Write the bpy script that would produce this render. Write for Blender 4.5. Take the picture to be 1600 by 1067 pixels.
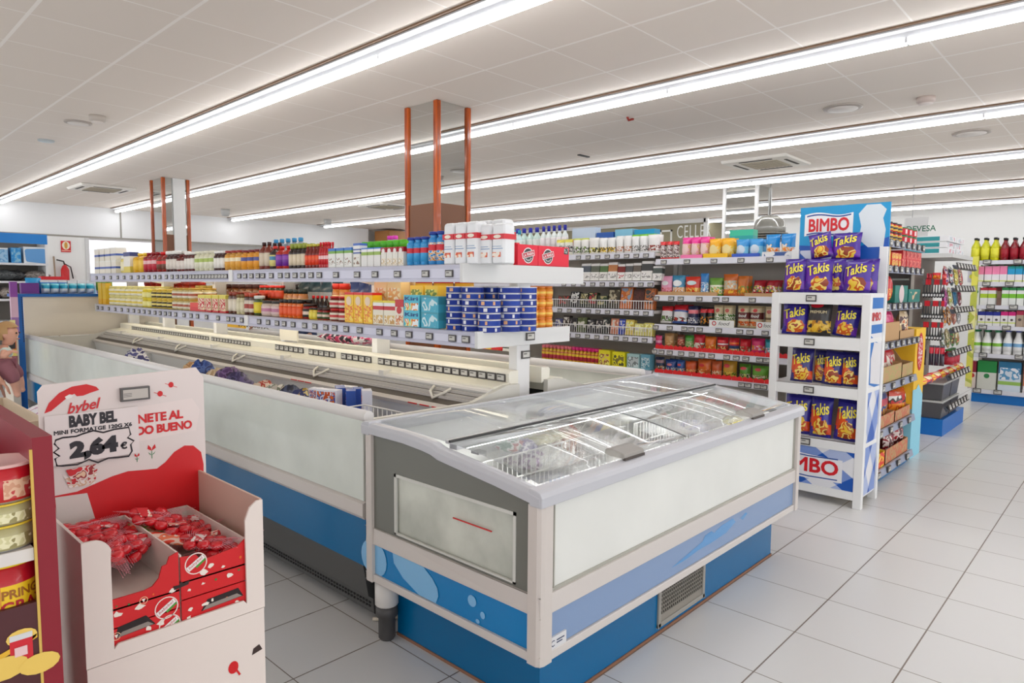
import bpy, bmesh, math, random
from mathutils import Vector, Matrix
random.seed(7)
for o in list(bpy.data.objects): bpy.data.objects.remove(o)
SC = bpy.context.scene
COL = SC.collection
# ---------------------------------------------------------------- camera, sky, exposure
FPX = 1053.2
yaw, pit, rol = [math.radians(a) for a in (43.2138, -4.6349, 0.4313)]
CF = Vector((math.cos(pit)*math.cos(yaw), math.cos(pit)*math.sin(yaw), math.sin(pit)))
CR0 = Vector((math.sin(yaw), -math.cos(yaw), 0)); CU0 = CR0.cross(CF)
CR = CR0*math.cos(rol) + CU0*math.sin(rol); CU = -CR0*math.sin(rol) + CU0*math.cos(rol)
CAM = Vector((0, 0, 1.5))
cd = bpy.data.cameras.new('camera'); cam = bpy.data.objects.new('camera', cd); COL.objects.link(cam)
cd.sensor_width = 36; cd.lens = 36*FPX/1600; cd.clip_start = .05; cd.clip_end = 100
rm = Matrix((CR, CU, -CF)).transposed().to_4x4(); rm.translation = CAM; cam.matrix_world = rm
SC.camera = cam
w = bpy.data.worlds.new('daylight'); SC.world = w; w.use_nodes = True
w.node_tree.nodes['Background'].inputs[0].default_value = (0.95, 0.97, 1.0, 1)
w.node_tree.nodes['Background'].inputs[1].default_value = 1.35
SC.view_settings.view_transform = 'Standard'; SC.view_settings.look = 'None'
SC.view_settings.exposure = 0.45; SC.view_settings.gamma = 1; SC.view_settings.use_curve_mapping = False
SC.cycles.use_denoising = True
SC.cycles.max_bounces = 8; SC.cycles.transparent_max_bounces = 12
LAMP_STRENGTH = 10.0

def P(px, py, X=None, Y=None, Z=None):
    """point where the sight line of a photo pixel meets a plane of the shop"""
    d = CF + CR*((px-800)/FPX) - CU*((py-533.5)/FPX)
    if X is not None: t = (X-CAM.x)/d.x
    elif Y is not None: t = (Y-CAM.y)/d.y
    else: t = (Z-CAM.z)/d.z
    return CAM + d*t

# ---------------------------------------------------------------- materials
def lin(c): 
    c = c/255
    return c/12.92 if c <= .04045 else ((c+.055)/1.055)**2.4
def rgb(c): return (lin(c[0]), lin(c[1]), lin(c[2]), 1)
_M = {}
def mat(c, rough=.45, metal=0, spec=.5, emit=0, alpha=1, coat=0):
    key = (c, rough, metal, spec, emit, alpha, coat)
    if key in _M: return _M[key]
    m = bpy.data.materials.new('paint_%02x%02x%02x' % tuple(int(x) for x in c)); m.use_nodes = True
    b = m.node_tree.nodes['Principled BSDF']
    b.inputs['Base Color'].default_value = rgb(c); b.inputs['Roughness'].default_value = rough
    b.inputs['Metallic'].default_value = metal; b.inputs['Specular IOR Level'].default_value = spec
    b.inputs['Coat Weight'].default_value = coat
    if emit:
        b.inputs['Emission Color'].default_value = rgb(c); b.inputs['Emission Strength'].default_value = emit
    b.inputs['Alpha'].default_value = alpha
    _M[key] = m; return m
def print_mat(cols, scale=30, seed=0, rough=.4, kind='voronoi'):
    """printed packaging: patches of the given inks, fixed to the thing"""
    key = ('art', tuple(cols), scale, seed, rough, kind)
    if key in _M: return _M[key]
    m = bpy.data.materials.new('printed_pack'); m.use_nodes = True; nt = m.node_tree; b = nt.nodes['Principled BSDF']
    b.inputs['Roughness'].default_value = rough
    tc = nt.nodes.new('ShaderNodeTexCoord'); mp = nt.nodes.new('ShaderNodeMapping')
    mp.inputs['Location'].default_value = (seed*3.1, seed*1.7, seed*.9)
    nt.links.new(tc.outputs['Object'], mp.inputs[0])
    if kind == 'voronoi':
        t = nt.nodes.new('ShaderNodeTexVoronoi'); t.inputs['Scale'].default_value = scale
        nt.links.new(mp.outputs[0], t.inputs['Vector']); sp = nt.nodes.new('ShaderNodeSeparateColor')
        nt.links.new(t.outputs['Color'], sp.inputs[0]); out = sp.outputs[0]
    else:
        t = nt.nodes.new('ShaderNodeTexNoise'); t.inputs['Scale'].default_value = scale; t.inputs['Detail'].default_value = 1.2
        nt.links.new(mp.outputs[0], t.inputs['Vector']); out = t.outputs[0]
    r = nt.nodes.new('ShaderNodeValToRGB'); r.color_ramp.interpolation = 'CONSTANT'
    n = len(cols); e = r.color_ramp.elements
    lo, hi = (0, 1) if kind == 'voronoi' else (.34, .66)
    e[0].position = 0; e[0].color = rgb(cols[0]); e[1].position = lo+(hi-lo)/n; e[1].color = rgb(cols[1])
    for i in range(2, n):
        q = e.new(lo+(hi-lo)*i/n); q.color = rgb(cols[i])
    nt.links.new(out, r.inputs[0]); nt.links.new(r.outputs[0], b.inputs['Base Color'])
    _M[key] = m; return m
def glass_mat(name, tint, body, gloss=.12, rough=.03, body_col=(230, 232, 228)):
    """thin pane: part clear, part milky (frost), with a sheen"""
    m = bpy.data.materials.new(name); m.use_nodes = True; nt = m.node_tree; nt.nodes.clear()
    out = nt.nodes.new('ShaderNodeOutputMaterial'); tr = nt.nodes.new('ShaderNodeBsdfTransparent')
    tr.inputs[0].default_value = rgb(tint); df = nt.nodes.new('ShaderNodeBsdfDiffuse'); df.inputs[0].default_value = rgb(body_col)
    gl = nt.nodes.new('ShaderNodeBsdfGlossy'); gl.inputs['Roughness'].default_value = rough
    m1 = nt.nodes.new('ShaderNodeMixShader'); m2 = nt.nodes.new('ShaderNodeMixShader')
    if isinstance(body, tuple):
        tc = nt.nodes.new('ShaderNodeTexCoord'); ns = nt.nodes.new('ShaderNodeTexNoise'); ns.inputs['Scale'].default_value = 3.5
        ns.inputs['Detail'].default_value = 5
        nt.links.new(tc.outputs['Object'], ns.inputs['Vector']); rg = nt.nodes.new('ShaderNodeMapRange')
        rg.inputs['From Min'].default_value = .35; rg.inputs['From Max'].default_value = .65
        rg.inputs['To Min'].default_value = body[0]; rg.inputs['To Max'].default_value = body[1]
        nt.links.new(ns.outputs[0], rg.inputs[0]); nt.links.new(rg.outputs[0], m1.inputs[0])
    else: m1.inputs[0].default_value = body
    nt.links.new(tr.outputs[0], m1.inputs[1]); nt.links.new(df.outputs[0], m1.inputs[2])
    fr = nt.nodes.new('ShaderNodeLayerWeight'); fr.inputs[0].default_value = .25
    ma = nt.nodes.new('ShaderNodeMath'); ma.operation = 'MULTIPLY_ADD'; ma.use_clamp = True
    ma.inputs[1].default_value = .6; ma.inputs[2].default_value = gloss
    nt.links.new(fr.outputs['Fresnel'], ma.inputs[0]); nt.links.new(ma.outputs[0], m2.inputs[0])
    nt.links.new(m1.outputs[0], m2.inputs[1]); nt.links.new(gl.outputs[0], m2.inputs[2]); nt.links.new(m2.outputs[0], out.inputs[0])
    return m

WHITE = (232, 231, 229); OFF = (214, 209, 203); CREAM = (226, 218, 200); GREY = (128, 128, 122); DARK = (52, 52, 52)
BLACK = (22, 22, 24); BLUE = (0, 118, 196); RED = (205, 14, 22); KRAFT = (190, 150, 104); YEL = (245, 205, 30)
MW = mat(WHITE, .4); MOFF = mat(OFF, .4); MCR = mat(CREAM, .45); MSTEEL = mat((205, 205, 208), .35)

# ---------------------------------------------------------------- mesh builder
ORG = {}      # world origin of every built parent
class MB:
    def __init__(s): s.v = []; s.f = []; s.m = []; s.s = []
    def poly(s, pts, mi=0, sm=False):
        n = len(s.v); s.v += [tuple(p) for p in pts]; s.f.append(tuple(range(n, n+len(pts)))); s.m.append(mi); s.s.append(sm); return s
    def raw(s, vs, fs, mi=0, sm=False):
        n = len(s.v); s.v += [tuple(p) for p in vs]
        for k, f in enumerate(fs):
            s.f.append(tuple(i+n for i in f)); s.m.append(mi[k] if isinstance(mi, (list, tuple)) else mi); s.s.append(sm)
        return s
    def box(s, x0, x1, y0, y1, z0, z1, mi=0):
        x0, x1 = min(x0, x1), max(x0, x1); y0, y1 = min(y0, y1), max(y0, y1); z0, z1 = min(z0, z1), max(z0, z1)
        v = [(x, y, z) for z in (z0, z1) for y in (y0, y1) for x in (x0, x1)]
        return s.raw(v, [(0, 2, 3, 1), (4, 5, 7, 6), (0, 1, 5, 4), (1, 3, 7, 5), (3, 2, 6, 7), (2, 0, 4, 6)], mi)
    def prism(s, pts, axis, a0, a1, mi=0, sm=False):
        """2-D outline pushed along an axis ('x': pts are (y,z), 'y': (x,z), 'z': (x,y))"""
        g = {'x': lambda p, a: (a, p[0], p[1]), 'y': lambda p, a: (p[0], a, p[1]), 'z': lambda p, a: (p[0], p[1], a)}[axis]
        n = len(pts); v = [g(p, a0) for p in pts] + [g(p, a1) for p in pts]
        f = [(i, (i+1) % n, (i+1) % n+n, i+n) for i in range(n)]
        s.raw(v, f, mi, sm); s.raw(v[:n], [tuple(range(n))[::-1]], mi); s.raw(v[n:], [tuple(range(n))], mi); return s
    def lathe(s, prof, n=16, c=(0, 0, 0), sx=1, sy=1, sm=True):
        """prof: (radius, z, material of the ring above)"""
        v = []; f = []; mm = []
        for r, z, *q in prof:
            for i in range(n):
                a = 2*math.pi*i/n; v.append((c[0]+r*sx*math.cos(a), c[1]+r*sy*math.sin(a), c[2]+z))
        for k in range(len(prof)-1):
            mi = prof[k][2] if len(prof[k]) > 2 else 0
            for i in range(n):
                f.append((k*n+i, k*n+(i+1) % n, (k+1)*n+(i+1) % n, (k+1)*n+i)); mm.append(mi)
        s.raw(v, f, mm, sm)
        if prof[0][0] > 1e-5: s.raw(v[:n], [tuple(range(n))[::-1]], mm[0])
        if prof[-1][0] > 1e-5: s.raw(v[-n:], [tuple(range(n))], prof[-1][2] if len(prof[-1]) > 2 else mm[-1])
        return s
    def tube(s, path, r, n=8, mi=0, close=False):
        path = [Vector(p) for p in path]; m = len(path); v = []
        up = Vector((0, 0, 1))
        for i, p in enumerate(path):
            if close: t = path[(i+1) % m]-path[i-1]
            else: t = path[min(i+1, m-1)]-path[max(i-1, 0)]
            t.normalize(); a = t.cross(up)
            if a.length < .05: a = t.cross(Vector((0, 1, 0)))
            a.normalize(); b = t.cross(a)
            rr = r[i] if isinstance(r, (list, tuple)) else r
            for k in range(n):
                an = 2*math.pi*k/n; v.append(p+a*rr*math.cos(an)+b*rr*math.sin(an))
        f = []
        for i in range(m if close else m-1):
            j = (i+1) % m
            for k in range(n): f.append((i*n+k, i*n+(k+1) % n, j*n+(k+1) % n, j*n+k))
        s.raw(v, f, mi, True)
        if not close: s.raw(v[:n], [tuple(range(n))], mi); s.raw(v[-n:], [tuple(range(n))[::-1]], mi)
        return s
    def cyl(s, p0, p1, r, n=12, mi=0): return s.tube([p0, p1], r, n, mi)
    def text(s, txt, fn, mi=0, w=None, h=None, bold=.012, shear=0, space=1):
        """flat lettering: fn(u, v) -> point, u across 0..w, v up 0..h"""
        vs, fs, (bw, bh) = letters(txt, bold, shear, space)
        sx = w/bw if w else h/bh; sy = h/bh if h else w/bw
        return s.raw([fn(x*sx, y*sy) for x, y in vs], fs, mi)
    def build(s, name, mats, parent=None, bevel=0, seg=2, world=True):
        me = bpy.data.meshes.new(name); off = ORG.get(parent.name, Vector()) if (parent and world) else Vector()
        me.from_pydata([(x-off.x, y-off.y, z-off.z) for x, y, z in s.v], [], s.f)
        for q in (mats if isinstance(mats, (list, tuple)) else [mats]): me.materials.append(q)
        me.polygons.foreach_set('material_index', s.m); me.polygons.foreach_set('use_smooth', s.s)
        bm = bmesh.new(); bm.from_mesh(me); bmesh.ops.remove_doubles(bm, verts=bm.verts, dist=1e-6)
        bmesh.ops.recalc_face_normals(bm, faces=bm.faces); bm.to_mesh(me); bm.free()
        o = bpy.data.objects.new(name, me); COL.objects.link(o)
        if parent: o.parent = parent
        ORG[o.name] = off.copy()
        if bevel:
            b = o.modifiers.new('soft_edge', 'BEVEL'); b.width = bevel; b.segments = seg; b.limit_method = 'ANGLE'; b.angle_limit = .7
        return o
_T = {}
def letters(txt, bold, shear, space):
    key = (txt, bold, shear, space)
    if key not in _T:
        c = bpy.data.curves.new('t', 'FONT'); c.body = txt; c.shear = shear; c.space_character = space; c.resolution_u = 3
        o = bpy.data.objects.new('t', c); COL.objects.link(o)
        me = bpy.data.meshes.new_from_object(o.evaluated_get(bpy.context.evaluated_depsgraph_get()))
        bm = bmesh.new(); bm.from_mesh(me); bmesh.ops.remove_doubles(bm, verts=bm.verts, dist=.004); mv = {}
        for v in bm.verts:      # thicken the strokes: push each outline point outwards
            ns = []
            for e in v.link_edges:
                if len(e.link_faces) == 1:
                    d = (e.verts[1].co-e.verts[0].co).normalized(); n = Vector((d.y, -d.x, 0)); f = e.link_faces[0].calc_center_median()
                    ns.append(n if n.dot(f-e.verts[0].co) < 0 else -n)
            if len(ns) == 2: mv[v] = (ns[0]+ns[1])/max(.45, 1+ns[0].dot(ns[1]))*bold
        for v, q in mv.items(): v.co += q
        bm.verts.index_update(); vs = [(v.co.x, v.co.y) for v in bm.verts]; fs = [tuple(v.index for v in f.verts) for f in bm.faces]; bm.free()
        x0 = min(v[0] for v in vs); y0 = min(v[1] for v in vs)
        vs = [(a-x0, b-y0) for a, b in vs]
        _T[key] = (vs, fs, (max(v[0] for v in vs), max(v[1] for v in vs)))
        bpy.data.objects.remove(o); bpy.data.curves.remove(c); bpy.data.meshes.remove(me)
    return _T[key]
LABELS = {}
def tag(o, label, cat, group=None, kind=None):
    o['label'] = label; o['category'] = cat
    if group: o['group'] = group
    if kind: o['kind'] = kind
    return o
def thing(name, label, cat, loc=(0, 0, 0), group=None):
    o = bpy.data.objects.new(name, None); COL.objects.link(o); o.location = loc; ORG[o.name] = Vector(loc); o.empty_display_size = .1
    return tag(o, label, cat, group)
def struct(mb, name, mats, bevel=0):
    o = mb.build(name, mats, None, bevel); o['kind'] = 'structure'; return o
def copy_tree(o, parent=None):
    c = o.copy(); COL.objects.link(c); c.parent = parent
    for ch in o.children: copy_tree(ch, c)
    return c
def put(proto, used, loc, rz=0, tilt=0, roll=0):
    """first time the made thing itself, after that copies of it and its parts"""
    o = copy_tree(proto) if proto.name in used else proto
    used.add(proto.name)
    o.location = loc; o.rotation_euler = (tilt, roll, rz); return o
USED = set()
ORD = 'first second third fourth fifth sixth seventh eighth ninth tenth eleventh twelfth 13th 14th 15th 16th 17th 18th 19th 20th 21st 22nd 23rd 24th'.split()
# ---------------------------------------------------------------- the room
CZ = 3.12
def grid_mat(name, base, line, x0, sx, y0, sy, wx, wy, rough, bump=0, var=.02, noise=None):
    m = bpy.data.materials.new(name); m.use_nodes = True; nt = m.node_tree; b = nt.nodes['Principled BSDF']; b.inputs['Roughness'].default_value = rough
    tc = nt.nodes.new('ShaderNodeTexCoord'); sp = nt.nodes.new('ShaderNodeSeparateXYZ'); nt.links.new(tc.outputs['Object'], sp.inputs[0])
    def math_(op, a, v=None, b_=None):
        n = nt.nodes.new('ShaderNodeMath'); n.operation = op; nt.links.new(a, n.inputs[0])
        if b_ is not None: nt.links.new(b_, n.inputs[1])
        elif v is not None: n.inputs[1].default_value = v
        return n.outputs[0]
    masks = []; cells = []
    for out, o0, st, wd in ((sp.outputs[0], x0, sx, wx), (sp.outputs[1], y0, sy, wy)):
        q = math_('DIVIDE', math_('SUBTRACT', out, o0), st); fr = math_('FRACT', q); cells.append(math_('FLOOR', q))
        d = math_('ABSOLUTE', math_('SUBTRACT', fr, .5)); masks.append(math_('GREATER_THAN', d, .5-wd/st/2))
    k = math_('MAXIMUM', masks[0], b_=masks[1])
    cb = nt.nodes.new('ShaderNodeCombineXYZ'); nt.links.new(cells[0], cb.inputs[0]); nt.links.new(cells[1], cb.inputs[1])
    wn = nt.nodes.new('ShaderNodeTexWhiteNoise'); nt.links.new(cb.outputs[0], wn.inputs['Vector'])
    hs = nt.nodes.new('ShaderNodeHueSaturation'); hs.inputs['Color'].default_value = rgb(base)
    nt.links.new(math_('ADD', math_('MULTIPLY', wn.outputs['Value'], var*2), 1-var), hs.inputs['Value'])
    mx = nt.nodes.new('ShaderNodeMix'); mx.data_type = 'RGBA'; nt.links.new(k, mx.inputs[0]); nt.links.new(hs.outputs[0], mx.inputs[6]); mx.inputs[7].default_value = rgb(line)
    nt.links.new(mx.outputs[2], b.inputs['Base Color'])
    if bump:
        bp = nt.nodes.new('ShaderNodeBump'); bp.inputs['Distance'].default_value = bump; bp.invert = True; bp.inputs['Strength'].default_value = .6
        nt.links.new(k, bp.inputs['Height']); nt.links.new(bp.outputs[0], b.inputs['Normal'])
    return m
floor_m = grid_mat('white_floor_tile', (212, 211, 210), (120, 108, 98), 1.655, .4254, .621, .417, .0045, .006, .28, .002, .015)
ceil_m = grid_mat('ceiling_tile', (228, 219, 209), (244, 239, 233), 1.06, .6465, 5.02, .647, .022, .012, .9, .003, .012)
X0, X1, Y0, Y1 = -3.5, 15.8, -4.5, 17.0
m = MB(); m.box(X0, X1, Y0, Y1, -.05, 0); struct(m, 'floor', floor_m)
m = MB(); m.box(X0, X1, Y0, Y1, CZ, CZ+.05); struct(m, 'ceiling', ceil_m)
mwall = mat((224, 224, 222), .6); mkhaki = mat((150, 142, 116), .6)
m = MB(); m.box(X1, X1+.1, Y0, Y1, 0, CZ)
for y in (-2.2, .9, 4.0): m.box(X1-.012, X1, y, y+.02, 1.2, CZ)
struct(m, 'wall_east', mwall)
m = MB(); m.box(X0, X1, Y1, Y1+.1, 0, CZ); struct(m, 'wall_north', mat((226, 224, 220), .6))
# plain white ceiling bulkhead with a shadow strip and a khaki bulkhead over the wine corner
m = MB(); m.box(X0, 11.4, 16.4, 17.0, 2.50, CZ); struct(m, 'trim_1', mat((232, 233, 234), .5))
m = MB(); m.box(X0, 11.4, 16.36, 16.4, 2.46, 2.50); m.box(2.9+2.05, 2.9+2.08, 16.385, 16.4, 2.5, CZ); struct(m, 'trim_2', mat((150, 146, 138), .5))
m = MB(); m.box(14.6, 15.8, 7.6, 17.0, 2.3, CZ-.06); struct(m, 'trim_3', mkhaki)
m = MB(); m.box(14.55, 14.6, 7.55, 17.0, CZ-.09, CZ); m.box(14.55, 14.6, 7.5, 7.6, 2.3, CZ); struct(m, 'trim_4', mat((236, 236, 236), .5))
m = MB(); m.box(11.55, 13.3, 15.6, 16.3, 2.0, CZ-.06); struct(m, 'trim_5', mat((168, 112, 56), .45))
# white opening panel beside the doorway far left
m = MB(); m.box(4.25, 4.32, 16.3, 16.4, 0, 2.46); m.box(5.95, 6.05, 16.3, 16.4, 0, 2.46); m.box(3.3, 3.42, 16.3, 16.4, 0, 2.46); struct(m, 'trim_6', mat((205, 205, 205), .5))

# lettering of the wine corner sign
m = MB(); cy0 = P(1058, 360, X=14.595).y; m.text('CELLER', lambda u, v: (14.595, cy0-u, P(1085, 371, X=14.595).z+v), 0, w=cy0-P(1111, 360, X=14.595).y, h=.30, bold=.0, space=1.15)
o = m.build('wall_lettering', mat((240, 240, 236), .5)); tag(o, 'white capital lettering on the khaki bulkhead over the wine corner', 'sign lettering')
by_ = P(1041, 360, X=14.59).y; m = MB(); m.box(14.58, 14.6, by_-.16, by_-.12, 2.45, 2.9); m.box(14.58, 14.6, by_+.12, by_+.16, 2.45, 2.9); m.box(14.58, 14.6, by_-.16, by_+.16, 2.86, 2.9)
o = m.build('bottle_outline_sign', mat((240, 240, 236), .5)); tag(o, 'white bottle outline before the lettering on the khaki bulkhead', 'sign')

# ---------------------------------------------------------------- ceiling lights
rows = [2.84, 4.86, 7.38, 9.80, 12.40, 14.75]
starts = [0.55, 1.19, 1.16, 1.0, 1.1, 1.2]; MOD = 1.675
tubem = bpy.data.materials.new('lit_tube'); tubem.use_nodes = True
b = tubem.node_tree.nodes['Principled BSDF']; b.inputs['Base Color'].default_value = (.9, .9, .9, 1)
b.inputs['Emission Color'].default_value = (.97, .98, 1.0, 1); b.inputs['Emission Strength'].default_value = LAMP_STRENGTH
nm = ['nearest row, over the open freezer', 'second row, in front of the mirrored pillars', 'third row, over the snack shelves', 'fourth row, behind the air conditioner', 'fifth row from the front', 'sixth row, farthest from the freezers']
for i, x in enumerate(rows):
    y0 = -3.0; y1 = 16.3
    r = thing('linear_ceiling_light', 'long white linear ceiling light, ' + nm[i], 'ceiling light', (x, 6, CZ), 'linear ceiling lights')
    m = MB(); m.box(x-.095, x+.05, y0, y1, CZ-.022, CZ); m.box(x-.03, x+.03, y0, y1, CZ-.056, CZ-.022); m.build('housing', mat((190, 190, 192), .5), r)
    m = MB(); m.box(x-.118, x-.095, y0, y1, CZ-.012, CZ); m.build('shadow_gap', mat((120, 92, 66), .6), r)
    k = -3
    proto = None
    ys = []
    y = starts[i]-3*MOD
    while y < y1:
        if y >= y0-.2: ys.append(y)
        y += MOD
    for y in ys:
        a, b2 = max(y+.008, y0), min(y+MOD-.008, y1)
        if b2-a < .3: continue
        m = MB(); m.prism([(x-.036, CZ-.057), (x+.036, CZ-.057), (x+.036, CZ-.08), (x+.024, CZ-.089), (x-.024, CZ-.089), (x-.036, CZ-.08)], 'y', a, b2)
        m.build('diffuser', tubem, r)
        m = MB(); m.box(x-.04, x+.04, b2, b2+.016, CZ-.085, CZ-.056); m.build('joint_cap', mat((200, 200, 204), .4), r)

# ---------------------------------------------------------------- mirrored pillars
mirror = mat((214, 216, 214), .02, 1.0); wood = bpy.data.materials.new('varnished_wood'); wood.use_nodes = True
nt = wood.node_tree; b = nt.nodes['Principled BSDF']; b.inputs['Roughness'].default_value = .22; b.inputs['Coat Weight'].default_value = .2
tc = nt.nodes.new('ShaderNodeTexCoord'); mp = nt.nodes.new('ShaderNodeMapping'); mp.inputs['Scale'].default_value = (14, 14, .6)
wv = nt.nodes.new('ShaderNodeTexNoise'); wv.inputs['Scale'].default_value = 3; rp = nt.nodes.new('ShaderNodeValToRGB')
rp.color_ramp.elements[0].color = rgb((120, 46, 12)); rp.color_ramp.elements[1].color = rgb((210, 96, 24)); rp.color_ramp.elements[0].position = .3; rp.color_ramp.elements[1].position = .75
nt.links.new(tc.outputs['Object'], mp.inputs[0]); nt.links.new(mp.outputs[0], wv.inputs['Vector']); nt.links.new(wv.outputs[0], rp.inputs[0]); nt.links.new(rp.outputs[0], b.inputs['Base Color'])
def pillar(x0, x1, y0, y1, label, white=False):
    r = thing('mirrored_pillar', label, 'pillar', ((x0+x1)/2, (y0+y1)/2, 0), 'mirrored pillars')
    m = MB(); m.box(x0+.02, x1-.02, y0+.02, y1-.02, 0, CZ-.002); m.build('mirror_cladding', mirror, r)
    if white:
        m = MB(); m.box(x0-.004, x1-.12, y0-.004, y0+.022, 0, CZ-.002); m.build('white_panel', mat((214, 214, 212), .5), r)
    for x in (x0, x1-.05):
        for y in (y0, y1-.05):
            m = MB(); m.box(x, x+.05, y, y+.05, 0, CZ-.004); m.build('corner_moulding', wood, r, .006)
pillar(3.905, 4.315, 4.585, 5.04, 'square mirrored pillar with varnished wood corners behind the freezer goods')
pillar(3.905, 4.315, 10.96, 11.48, 'farther mirrored pillar with wood corners and one white painted face')
p1 = bpy.data.objects['mirrored_pillar']; dado = mat((116, 72, 44), .4)
m = MB(); m.box(3.918, 3.926, 4.635, 4.99, 0, 2.235); m.build('wood_dado', dado, p1); m = MB(); m.box(3.955, 4.265, 4.598, 4.606, 0, 2.235); m.build('wood_dado', dado, p1)
rr = bpy.data.objects['mirrored_pillar.001']
m = MB(); m.box(3.955, 4.265, 10.973, 10.981, 0, 2.26); m.build('wood_dado', dado, rr)
m = MB(); m.box(4.06, 4.235, 10.945, 10.972, 0, CZ-.004); m.build('white_panel', mat((218, 218, 216), .5), rr)
r = thing('white_trimmed_pillar', 'mirrored pillar with white corner trims beyond the snack shelves', 'pillar', (10.6, 4.8, 0), 'mirrored pillars')
m = MB(); m.box(10.36, 10.86, 4.52, 5.06, 0, CZ-.002); m.build('mirror_cladding', mirror, r)
for x in (10.34, 10.83):
    for y in (4.50, 5.03):
        m = MB(); m.box(x, x+.05, y, y+.05, 0, CZ-.004); m.build('corner_trim', MW, r, .004)

# ---------------------------------------------------------------- ceiling fittings
def aircon(c, s, label):
    x, y = c; r = thing('cassette_air_conditioner', label, 'air conditioner', (x, y, CZ), 'ceiling air conditioners')
    m = MB(); h = s/2
    m.prism([(x-h, CZ), (x+h, CZ), (x+h-.03, CZ-.035), (x-h+.03, CZ-.035)], 'y', y-h, y+h); m.build('cover_panel', mat((226, 222, 214), .5), r, .01)
    m = MB(); m.box(x-h*.55, x+h*.55, y-h*.55, y+h*.55, CZ-.042, CZ-.03)
    for k in range(9): m.box(x-h*.55, x+h*.55, y-h*.5+k*h*.12, y-h*.5+k*h*.12+.012, CZ-.046, CZ-.042)
    m.build('intake_grille', mat((176, 166, 146), .6), r)
    for dx, dy, lx, ly in ((0, -.78, .5, .04), (0, .78, .5, .04), (-.78, 0, .04, .5), (.78, 0, .04, .5)):
        m = MB(); m.box(x+dx*h-lx*h, x+dx*h+lx*h, y+dy*h-ly*h, y+dy*h+ly*h, CZ-.04, CZ-.034); m.build('air_slot', mat((70, 66, 60), .7), r)
aircon((8.62, 3.66), .84, 'square ceiling air conditioner over the snack shelves, with dark marks')
aircon((3.67, 13.0), .84, 'square ceiling air conditioner at the far left, near the mirrored pillar')
aircon((8.3, 11.3), .84, 'square ceiling air conditioner between lights beyond the large mirrored pillar')
def disc(px, py, rad, name, label, cat, drop=.012, col=(214, 208, 202), ring=(170, 160, 152)):
    c = P(px, py, Z=CZ); r = thing(name, label, cat, c)
    m = MB(); m.lathe([(rad*.8, -drop*1.3), (rad*.86, -drop), (rad, -drop), (rad*1.02, 0)], 24, c); m.build('rim', mat(ring, .5), r)
    m = MB(); m.lathe([(.001, -drop*1.5), (rad*.78, -drop*1.4), (rad*.78, 0)], 24, c); m.build('cover', mat(col, .6), r)
disc(1317, 168, .16, 'ceiling_speaker', 'round white ceiling speaker before the air conditioner', 'speaker')
disc(1518, 207, .17, 'ceiling_speaker', 'round white ceiling speaker near the right edge, behind second light', 'speaker')
disc(122, 191, .12, 'ceiling_speaker', 'round ceiling speaker left of the nearest light', 'speaker')
disc(1447, 152, .07, 'smoke_detector', 'small smoke detector with pinkish ring beside the round speaker', 'smoke detector', .04, (222, 212, 206), (200, 184, 176))
disc(152, 181, .07, 'smoke_detector', 'small smoke detector beside the round speaker at far left', 'smoke detector', .045, (222, 214, 206), (190, 180, 170))
disc(72, 219, .08, 'ceiling_grille_disc', 'small bluish ceiling disc left of the nearest light row', 'ceiling vent', .015, (196, 206, 208), (180, 186, 188))
disc(352, 327, .09, 'security_camera_dome', 'grey dome camera on ceiling right of the farther pillar', 'camera', .10, (170, 170, 168), (190, 190, 188))
disc(512, 343, .09, 'security_camera_dome', 'grey dome camera on ceiling before the brown panel', 'camera', .08, (176, 176, 172), (196, 196, 194))
c = P(985, 184, Z=CZ); m = MB(); m.tube([(c.x-.05, c.y, CZ-.004), (c.x, c.y+.02, CZ-.02), (c.x+.04, c.y-.01, CZ-.006)], .012, 6)
tag(m.build('ceiling_hook', mat((150, 40, 24), .5)), 'tiny red-brown hook on a bare ceiling tile', 'hook')
c = P(912, 243, Z=CZ); m = MB(); m.box(c.x-.1, c.x+.1, c.y-.02, c.y+.02, CZ-.012, CZ)
tag(m.build('ceiling_vent', mat((60, 58, 54), .6)), 'thin dark vent slot in the ceiling between second and third lights', 'vent')
# pendant lamp
c = P(1202, 360, X=10.0); c.y = P(1202, 360, X=10.0).y
zr = P(1202, 378, X=10.0).z; zt = P(1202, 336, X=10.0).z; R = abs(P(1175, 370, X=10.0).y-P(1230, 370, X=10.0).y)/2
r = thing('pendant_lamp', 'pendant lamp with glass dome hanging above the light blue bags', 'lamp', (c.x, c.y, CZ))
m = MB(); m.cyl((c.x, c.y, zt), (c.x, c.y, CZ), .008, 6); m.build('cable', mat((90, 90, 88), .5), r)
h = zt-zr
m = MB(); m.lathe([(R*.86, h*.35), (R*.86, h*.55), (R*.74, h*.8), (R*.45, h*.96), (.02, h)], 24, (c.x, c.y, zr)); m.build('dome', glass_mat('lamp_glass', (210, 210, 205), .45, .15, .05, (170, 168, 160)), r)
m = MB()
for k in range(4): m.lathe([(R*.8, h*.09*k), (R, h*.09*k+h*.02), (R, h*.09*k+h*.05), (R*.8, h*.09*k+h*.075)], 24, (c.x, c.y, zr))
m.build('louvre_rings', mat((150, 146, 138), .4, .3), r)
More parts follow.
